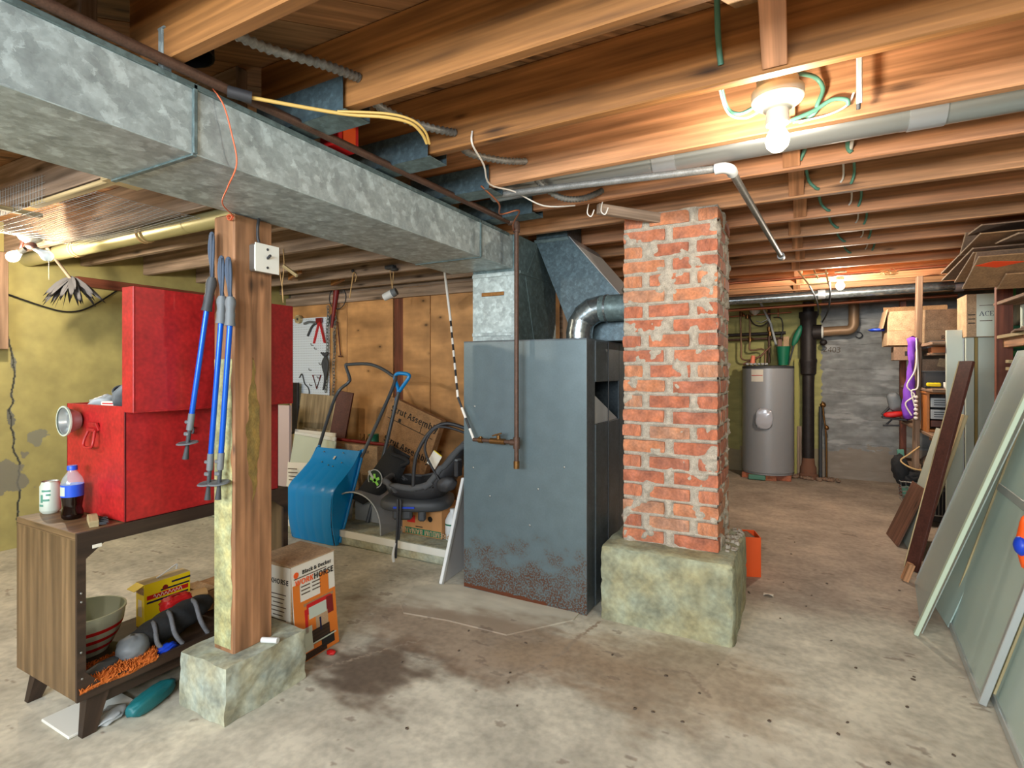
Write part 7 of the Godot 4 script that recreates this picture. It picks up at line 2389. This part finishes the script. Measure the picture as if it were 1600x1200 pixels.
func far_end() -> void:
	var b: MB
	# water heater
	var t := thing("water_heater", "grey cylindrical water heater on small blocks at the far wall", "water heater", Vector3(-0.335, 0.0, -6.98))
	b = MB.new()
	b.lathe([Vector2(0.0, 0.065), Vector2(0.268, 0.065), Vector2(0.268, 0.085), Vector2(0.276, 0.09), Vector2(0.276, 1.285), Vector2(0.27, 1.29)], Transform3D.IDENTITY, 40)
	part("tank", b, "heater_shell", t)
	b = MB.new()
	b.lathe([Vector2(0.278, 1.282), Vector2(0.278, 1.305), Vector2(0.26, 1.313), Vector2(0.0, 1.318)], Transform3D.IDENTITY, 40)
	part("top_cap", b, "dark_grey", t)
	b = MB.new()
	b.grid(6, 1, func(u: float, v: float) -> Vector3:
		var a := PI / 2 + 0.62 - u * 0.5
		return Vector3(-cos(a) * -0.277, 1.13 + 0.14 * v, sin(a) * 0.277) * Vector3(1, 1, 1))
	part("white_label", b, "paper", t)
	b = MB.new()
	b.grid(6, 1, func(u: float, v: float) -> Vector3:
		var a := PI / 2 + 0.60 - u * 0.46
		return Vector3(cos(a) * 0.2785, 1.198 + 0.008 * v, sin(a) * 0.2785))
	part("red_line", b, "red", t)
	for p in [[-0.17, 0.10, "brick1"], [0.15, 0.12, "brick3"], [0.0, 0.18, "brick0"]]:
		bpart("brick", Vector3(p[0], 0.031, p[1]), Vector3(0.20, 0.062, 0.10), p[2], t, 0.005)
	bpart("green_block", Vector3(-0.10, 0.033, 0.245), Vector3(0.18, 0.055, 0.04), "green_wire", t, 0.008)
	b = MB.new()
	b.lump(Vector3.ZERO, Vector3(0.09, 0.115, 0.02), Basis.IDENTITY, 0.22, 2.5, 3, 18, 14, 0.7)
	top("manual_pouch", b, "pouch", "clear crinkled plastic pouch stuck on the water heater", "pouch", Vector3(-0.36, 0.71, -6.688))
	t = thing("heater_pipework", "tangle of thin copper and iron water pipes above the heater", "pipes", Vector3(-0.45, 1.4, -7.16))
	var runs := [
		[[Vector3(-0.20, 0.60, 0), Vector3(-0.19, 0.15, 0), Vector3(-0.18, -0.0, 0), Vector3(-0.04, -0.02, 0.05), Vector3(-0.03, -0.085, 0.08)], 0.011, "pipe_tan"],
		[[Vector3(-0.09, 0.62, 0), Vector3(-0.09, 0.24, 0.0), Vector3(-0.085, 0.11, 0.0), Vector3(0.07, 0.11, 0.03), Vector3(0.08, -0.08, 0.08)], 0.011, "pipe_tan"],
		[[Vector3(-0.35, 0.30, -0.02), Vector3(0.30, 0.31, -0.02)], 0.019, "cast_iron"],
		[[Vector3(-0.35, 0.24, -0.03), Vector3(0.30, 0.25, -0.03)], 0.015, "rusty_pipe"],
		[[Vector3(0.12, 0.62, -0.02), Vector3(0.12, -0.05, 0.0)], 0.016, "rusty_pipe"],
		[[Vector3(0.02, 0.70, 0.06), Vector3(0.14, 0.42, 0.02), Vector3(0.20, 0.16, 0.05)], 0.014, "pale_grey"],
		[[Vector3(-0.10, 0.52, 0.02), Vector3(-0.04, 0.42, 0.04), Vector3(0.05, 0.40, 0.04), Vector3(0.14, 0.47, 0.02)], 0.008, "cast_iron"],
		[[Vector3(-0.02, 0.46, 0.03), Vector3(0.04, 0.44, 0.05), Vector3(0.12, 0.48, 0.03)], 0.007, "steel"],
		[[Vector3(0.17, 0.50, 0.0), Vector3(0.25, 0.48, 0.03), Vector3(0.27, 0.36, 0.03), Vector3(0.25, 0.25, 0.03)], 0.007, "dark_rubber"],
		[[Vector3(-0.33, 0.53, 0.0), Vector3(0.36, 0.55, 0.0)], 0.008, "copper"],
		[[Vector3(0.22, 0.62, 0.0), Vector3(0.22, 0.50, 0.0)], 0.008, "copper"],
	]
	for r in runs:
		b = MB.new()
		b.tube(r[0] if r[0].size() < 4 else curve(r[0], 4), r[1], 8)
		part("pipe", b, r[2], t)
	for p in [Vector3(-0.12, 0.52, 0.01), Vector3(-0.09, 0.24, 0.0), Vector3(0.12, 0.36, 0.0), Vector3(0.13, 0.30, 0.0), Vector3(-0.19, 0.55, 0.0)]:
		b = MB.new()
		b.tube([p + Vector3(0, -0.025, 0), p + Vector3(0, 0.025, 0)], 0.022, 8)
		b.tube([p, p + Vector3(0.04, 0.0, 0.01)], 0.012, 8)
		part("fitting", b, "brass", t)
	b = MB.new()
	b.lathe([Vector2(0.0, 0.0), Vector2(0.012, 0.0), Vector2(0.06, 0.045), Vector2(0.062, 0.055), Vector2(0.0, 0.055)], Transform3D(Basis.IDENTITY, Vector3(-0.03, 0.53, 0.06)), 20)
	part("white_funnel", b, "white_plastic", t)
	# green cup and tools on the heater
	t = thing("green_tumbler", "green plastic tumbler holding sticks on top of the water heater", "cup", Vector3(-0.17, 1.319, -6.90))
	b = MB.new()
	b.lathe([Vector2(0.0, 0.0), Vector2(0.055, 0.0), Vector2(0.075, 0.20), Vector2(0.078, 0.215), Vector2(0.070, 0.215), Vector2(0.052, 0.008), Vector2(0.0, 0.008)], Transform3D.IDENTITY, 8)
	part("tumbler", b, "green", t)
	bpart("brown_board", Vector3(-0.035, 0.20, 0.0), Vector3(0.05, 0.20, 0.02), "brown_panel", t)
	bpart("tan_board", Vector3(0.03, 0.22, 0.0), Vector3(0.06, 0.22, 0.02), "card_pale", t)
	t = thing("green_trowel", "dark green long-handled scoop leaning behind the tumbler", "tool", Vector3(-0.06, 1.319, -7.02))
	b = MB.new()
	b.lump(Vector3(0.03, 0.34, 0), Vector3(0.035, 0.13, 0.02), Basis(Vector3.BACK, -0.35), 0.1, 1.5, 3)
	part("blade", b, "green", t)
	b = MB.new()
	b.tube([Vector3(-0.06, 0.0, 0), Vector3(0.0, 0.24, 0)], 0.010, 8)
	part("handle", b, "dark_grey", t)
	t = thing("hand_tool", "orange-gripped hand tool lying on the water heater's left edge", "tool", Vector3(-0.48, 1.32, -6.88))
	b = MB.new()
	b.tube([Vector3(-0.11, 0.01, 0.05), Vector3(0.08, 0.11, 0.0), Vector3(0.18, 0.22, 0.0)], 0.010, 8)
	part("wooden_shaft", b, "brown_panel", t)
	b = MB.new()
	b.tube([Vector3(-0.01, 0.015, 0.06), Vector3(0.0, 0.11, 0.05)], [0.03, 0.022], 10)
	part("orange_grip", b, "orange_pale", t)
	b = MB.new()
	for i in 6: b.lump(Vector3(-0.06 + 0.04 * i, 0.012, 0.10), Vector3(0.02, 0.014, 0.02), Basis.IDENTITY, 0.4, 2.0, i, 10, 7)
	part("fittings", b, "pale_grey", t)

	# cast iron stack with a copper branch
	t = thing("drain_stack", "thick dark cast iron drain stack right of the water heater", "pipe", Vector3(0.085, 0.0, -7.13))
	b = MB.new()
	b.tube([Vector3(0, 0.10, 0), Vector3(0, 1.24, 0)], 0.062, 24)
	part("lower_pipe", b, "cast_iron", t)
	b = MB.new()
	b.lathe([Vector2(0.0, 0.0), Vector2(0.10, 0.0), Vector2(0.10, 0.05), Vector2(0.085, 0.06), Vector2(0.085, 0.13), Vector2(0.07, 0.16), Vector2(0.062, 0.24)], Transform3D.IDENTITY, 24)
	part("foot", b, "rust_foot", t)
	b = MB.new()
	b.lathe([Vector2(0.062, 1.20), Vector2(0.082, 1.22), Vector2(0.086, 1.34), Vector2(0.092, 1.36), Vector2(0.092, 1.38), Vector2(0.082, 1.40), Vector2(0.085, 1.86), Vector2(0.098, 1.88), Vector2(0.098, 1.94), Vector2(0.0, 1.94)], Transform3D.IDENTITY, 24)
	part("upper_hub", b, "cast_iron", t)
	b = MB.new()
	b.tube([Vector3(0, 1.9, 0), Vector3(0, 2.055, 0)], 0.06, 20)
	part("riser", b, "cast_iron", t)
	b = MB.new()
	b.tube([Vector3(0.05, 1.70, 0.04), Vector3(0.135, 1.70, 0.05)], 0.085, 20)
	part("branch_hub", b, "cast_iron", t)
	b = MB.new()
	var rg := []
	for i in 21: rg.append(Vector3(0.137, 1.70 + 0.062 * cos(TAU * i / 20), 0.05 + 0.062 * sin(TAU * i / 20)))
	b.tube(rg, 0.014, 8, true)
	part("white_ring", b, "white_paint", t)
	b = MB.new()
	b.tube(curve([Vector3(0.12, 1.70, 0.05), Vector3(0.30, 1.71, 0.05), Vector3(0.40, 1.715, 0.05), Vector3(0.44, 1.76, 0.05), Vector3(0.445, 1.85, 0.05), Vector3(0.445, 2.05, 0.05)], 6), 0.052, 18)
	part("branch_pipe", b, "patina_copper", t)
	b = MB.new()
	b.lump(Vector3(0.15, 1.58, 0.06), Vector3(0.04, 0.035, 0.035), Basis.IDENTITY, 0.2, 2.0, 3, 12, 8)
	part("cleanout", b, "cast_iron", t)
	t = thing("thin_pipes", "two thin iron pipes standing right of the drain stack", "pipe", Vector3(0.21, 0.0, -7.16))
	b = MB.new()
	b.tube([Vector3(0, 0.02, 0), Vector3(0, 0.84, 0)], 0.018, 10)
	part("pipe", b, "dark_grey", t)
	b = MB.new()
	b.tube(curve([Vector3(0.06, 0.02, 0.02), Vector3(0.055, 0.5, 0.02), Vector3(0.03, 0.75, 0.02), Vector3(0.02, 0.90, 0.02)], 4), 0.010, 8)
	b.lump(Vector3(0.025, 0.86, 0.02), Vector3(0.03, 0.03, 0.02), Basis.IDENTITY, 0.3, 2.0, 2, 10, 8)
	b.lump(Vector3(0.06, 0.60, 0.02), Vector3(0.025, 0.03, 0.02), Basis.IDENTITY, 0.3, 2.0, 3, 10, 8)
	part("pipe", b, "brass", t)
	b = MB.new()
	for i in 26: b.lump(Vector3(rng.randf_range(-0.22, 0.24), 0.018, rng.randf_range(-0.08, 0.06)), Vector3(rng.randf_range(0.015, 0.04), rng.randf_range(0.012, 0.03), rng.randf_range(0.015, 0.04)), Basis(Vector3.UP, rng.randf() * 3), 0.5, 2.0, i, 9, 6)
	top("rubble_heap", b, "rubble", "crumbled concrete rubble around the drain stack's foot", "rubble", Vector3(0.16, 0.0, -7.05)).set_meta("kind", "stuff")
	# wall board and yellow lath beside the stack
	t = thing("yellow_board", "narrow yellow board standing between the heater and the stack", "board", Vector3(-0.035, 0.0, -7.22))
	bpart("board", Vector3(0, 0.70, 0), Vector3(0.05, 1.40, 0.03), "yellow_board", t)
	bpart("grey_foot_board", Vector3(0.03, 0.30, 0.03), Vector3(0.05, 0.60, 0.02), "wood_grey", t)
	# writing and hook on the grey wall
	t = thing("wall_writing", "faint dark handwritten number on the grey far wall", "writing", Vector3(0.33, 1.50, -7.293))
	text("2403", 0.07, "ink_soft", t, Vector3.ZERO, Vector3(0, 0, -4), false, true, "lettering", false, 0.17)
	cable("wall_hook", [Vector3(0.575, 1.70, -7.29), Vector3(0.61, 1.69, -7.27), Vector3(0.625, 1.655, -7.25), Vector3(0.595, 1.63, -7.25), Vector3(0.56, 1.65, -7.25)], 0.006, "dark_grey", "small iron hook in the grey far wall under the copper branch", "", "hook")
	# ducts, laths and pipes under the far joists
	t = thing("round_duct", "thin silver duct crossing the far ceiling behind the far lamp", "duct", Vector3(0.55, 1.985, -5.86))
	b = MB.new()
	b.tube([Vector3(-1.3, -0.02, 0), Vector3(1.28, 0.01, 0.0)], 0.042, 18)
	part("pipe_section", b, "shiny_tin", t)
	for x in [-0.4, 0.62]:
		b = MB.new()
		b.tube([Vector3(x, -0.007, 0), Vector3(x + 0.06, -0.006, 0)], 0.045, 18)
		part("foil_tape", b, "tape_silver", t)
	cable("conduit_run", [Vector3(-0.9, 2.035, -5.15), Vector3(0.3, 2.04, -5.12), Vector3(1.3, 2.045, -5.08)], 0.012, "copper", "thin copper pipe under the joists beside the far lamp", "", "pipe")
	cable("conduit_run", [Vector3(-0.9, 1.93, -6.45), Vector3(0.4, 1.95, -6.42), Vector3(1.3, 1.96, -6.4)], 0.016, "copper", "copper pipe low under the far joists behind the drain branch", "", "pipe")
	t = thing("lath_ladder", "frame of thin pale laths hanging under the joists left of the far lamp", "frame", Vector3(0.07, 2.04, -5.1))
	for q in [[Vector3(-0.09, 0.05, 0.1), Vector3(0.0, -0.075, 0.0)], [Vector3(0.11, 0.05, 0.1), Vector3(0.135, -0.075, 0.0)], [Vector3(0.0, -0.07, 0.0), Vector3(0.13, -0.066, 0.0)], [Vector3(-0.05, 0.0, 0.06), Vector3(0.13, 0.01, 0.06)], [Vector3(0.02, 0.06, 0.1), Vector3(0.06, -0.02, 0.0)]]:
		b = MB.new()
		b.bar(q[0], q[1], 0.018, 0.012, Vector3.BACK, 0.002)
		part("lath", b, "wood_cream", t)
	cable("grey_cable", [Vector3(0.06, 2.0, -5.2), Vector3(0.12, 1.93, -5.6), Vector3(0.16, 1.90, -6.2), Vector3(0.18, 1.88, -6.9)], 0.008, "dark_grey", "dark cable running back from the pale laths to the drain stack")
	cable("grey_cable", [Vector3(0.215, 2.0, -5.2), Vector3(0.24, 1.95, -5.6), Vector3(0.25, 1.86, -6.3), Vector3(0.22, 1.80, -6.9)], 0.008, "dark_grey", "dark cable hanging below the far lamp towards the white ring")
	cable("thin_wire", [Vector3(0.33, 2.07, -5.28), Vector3(0.45, 2.06, -5.2), Vector3(0.58, 2.055, -5.15), Vector3(0.60, 2.05, -5.1)], 0.004, "twine", "pale cord tied to the pipe right of the far lamp", "", "wire")
	b = MB.new()
	for i in 14:
		var a := rng.randf() * TAU
		b.tube(curve([Vector3.ZERO, Vector3(cos(a) * 0.04, sin(a) * 0.02, 0.01), Vector3(cos(a + 1.0) * 0.07, sin(a + 1.0) * 0.03, 0.0)], 3), 0.003, 5)
	top("cord_knot", b, "twine", "knotted bunch of pale cord under the joist right of the far lamp", "cord", Vector3(0.62, 2.03, -5.1))
	# orange dustpan behind the chimney
	t = thing("orange_dustpan", "bright orange plastic bin peeking out behind the chimney footing", "bin", Vector3(-0.31, 0.0, -3.62), 0.3)
	bpart("front_wall", Vector3(0, 0.12, 0.08), Vector3(0.16, 0.24, 0.005), "orange", t, 0.001)
	bpart("side_wall", Vector3(0.08, 0.12, 0), Vector3(0.005, 0.24, 0.16), "orange", t, 0.001)
	bpart("side_wall", Vector3(-0.08, 0.12, 0), Vector3(0.005, 0.24, 0.16), "orange", t, 0.001)
	bpart("back_wall", Vector3(0, 0.12, -0.08), Vector3(0.16, 0.24, 0.005), "orange", t, 0.001)
	bpart("bottom", Vector3(0, 0.004, 0), Vector3(0.16, 0.006, 0.16), "orange", t, 0.001)
	bpart("wood_scraps", Vector3(0, 0.14, 0), Vector3(0.13, 0.18, 0.12), "wood_dusty", t, 0.01, Vector3(8, 20, 6))
	b = MB.new()
	b.grid(4, 4, func(u: float, v: float) -> Vector3: return Vector3(0.05 * u, 0.004 + 0.01 * sin(u * 3.0) * v, 0.04 * v), 0.001)
	top("paper_scrap", b, "paper", "small torn paper scrap on the floor right of the chimney footing", "paper", Vector3(-0.18, 0.0, -3.32))
	b = MB.new()
	for i in 70:
		var p := Vector3(rng.randf_range(-1.6, 0.5), 0.002, rng.randf_range(-4.5, -1.3))
		b.lump(p, Vector3(rng.randf_range(0.003, 0.009), 0.003, rng.randf_range(0.003, 0.009)), Basis(Vector3.UP, rng.randf() * 3), 0.5, 2.0, i, 7, 5)
	top("floor_grit", b, "grit", "scattered grit and bits on the bare concrete floor", "grit").set_meta("kind", "stuff")
	b = MB.new()
	b.lump(Vector3.ZERO, Vector3(0.022, 0.01, 0.016), Basis.IDENTITY, 0.4, 2.0, 4)
	top("red_scrap", b, "red", "crumpled red scrap at the foot of the tool carton", "scrap", Vector3(-1.825, 0.008, -1.70))
	b = MB.new()
	b.tube([Vector3(-0.03, 0.0, 0.0), Vector3(0.035, 0.004, -0.02)], 0.011, 8)
	top("white_rag", b, "white_plastic", "short white twist of cloth on the post footing", "rag", Vector3(-1.80, 0.212, -1.36))
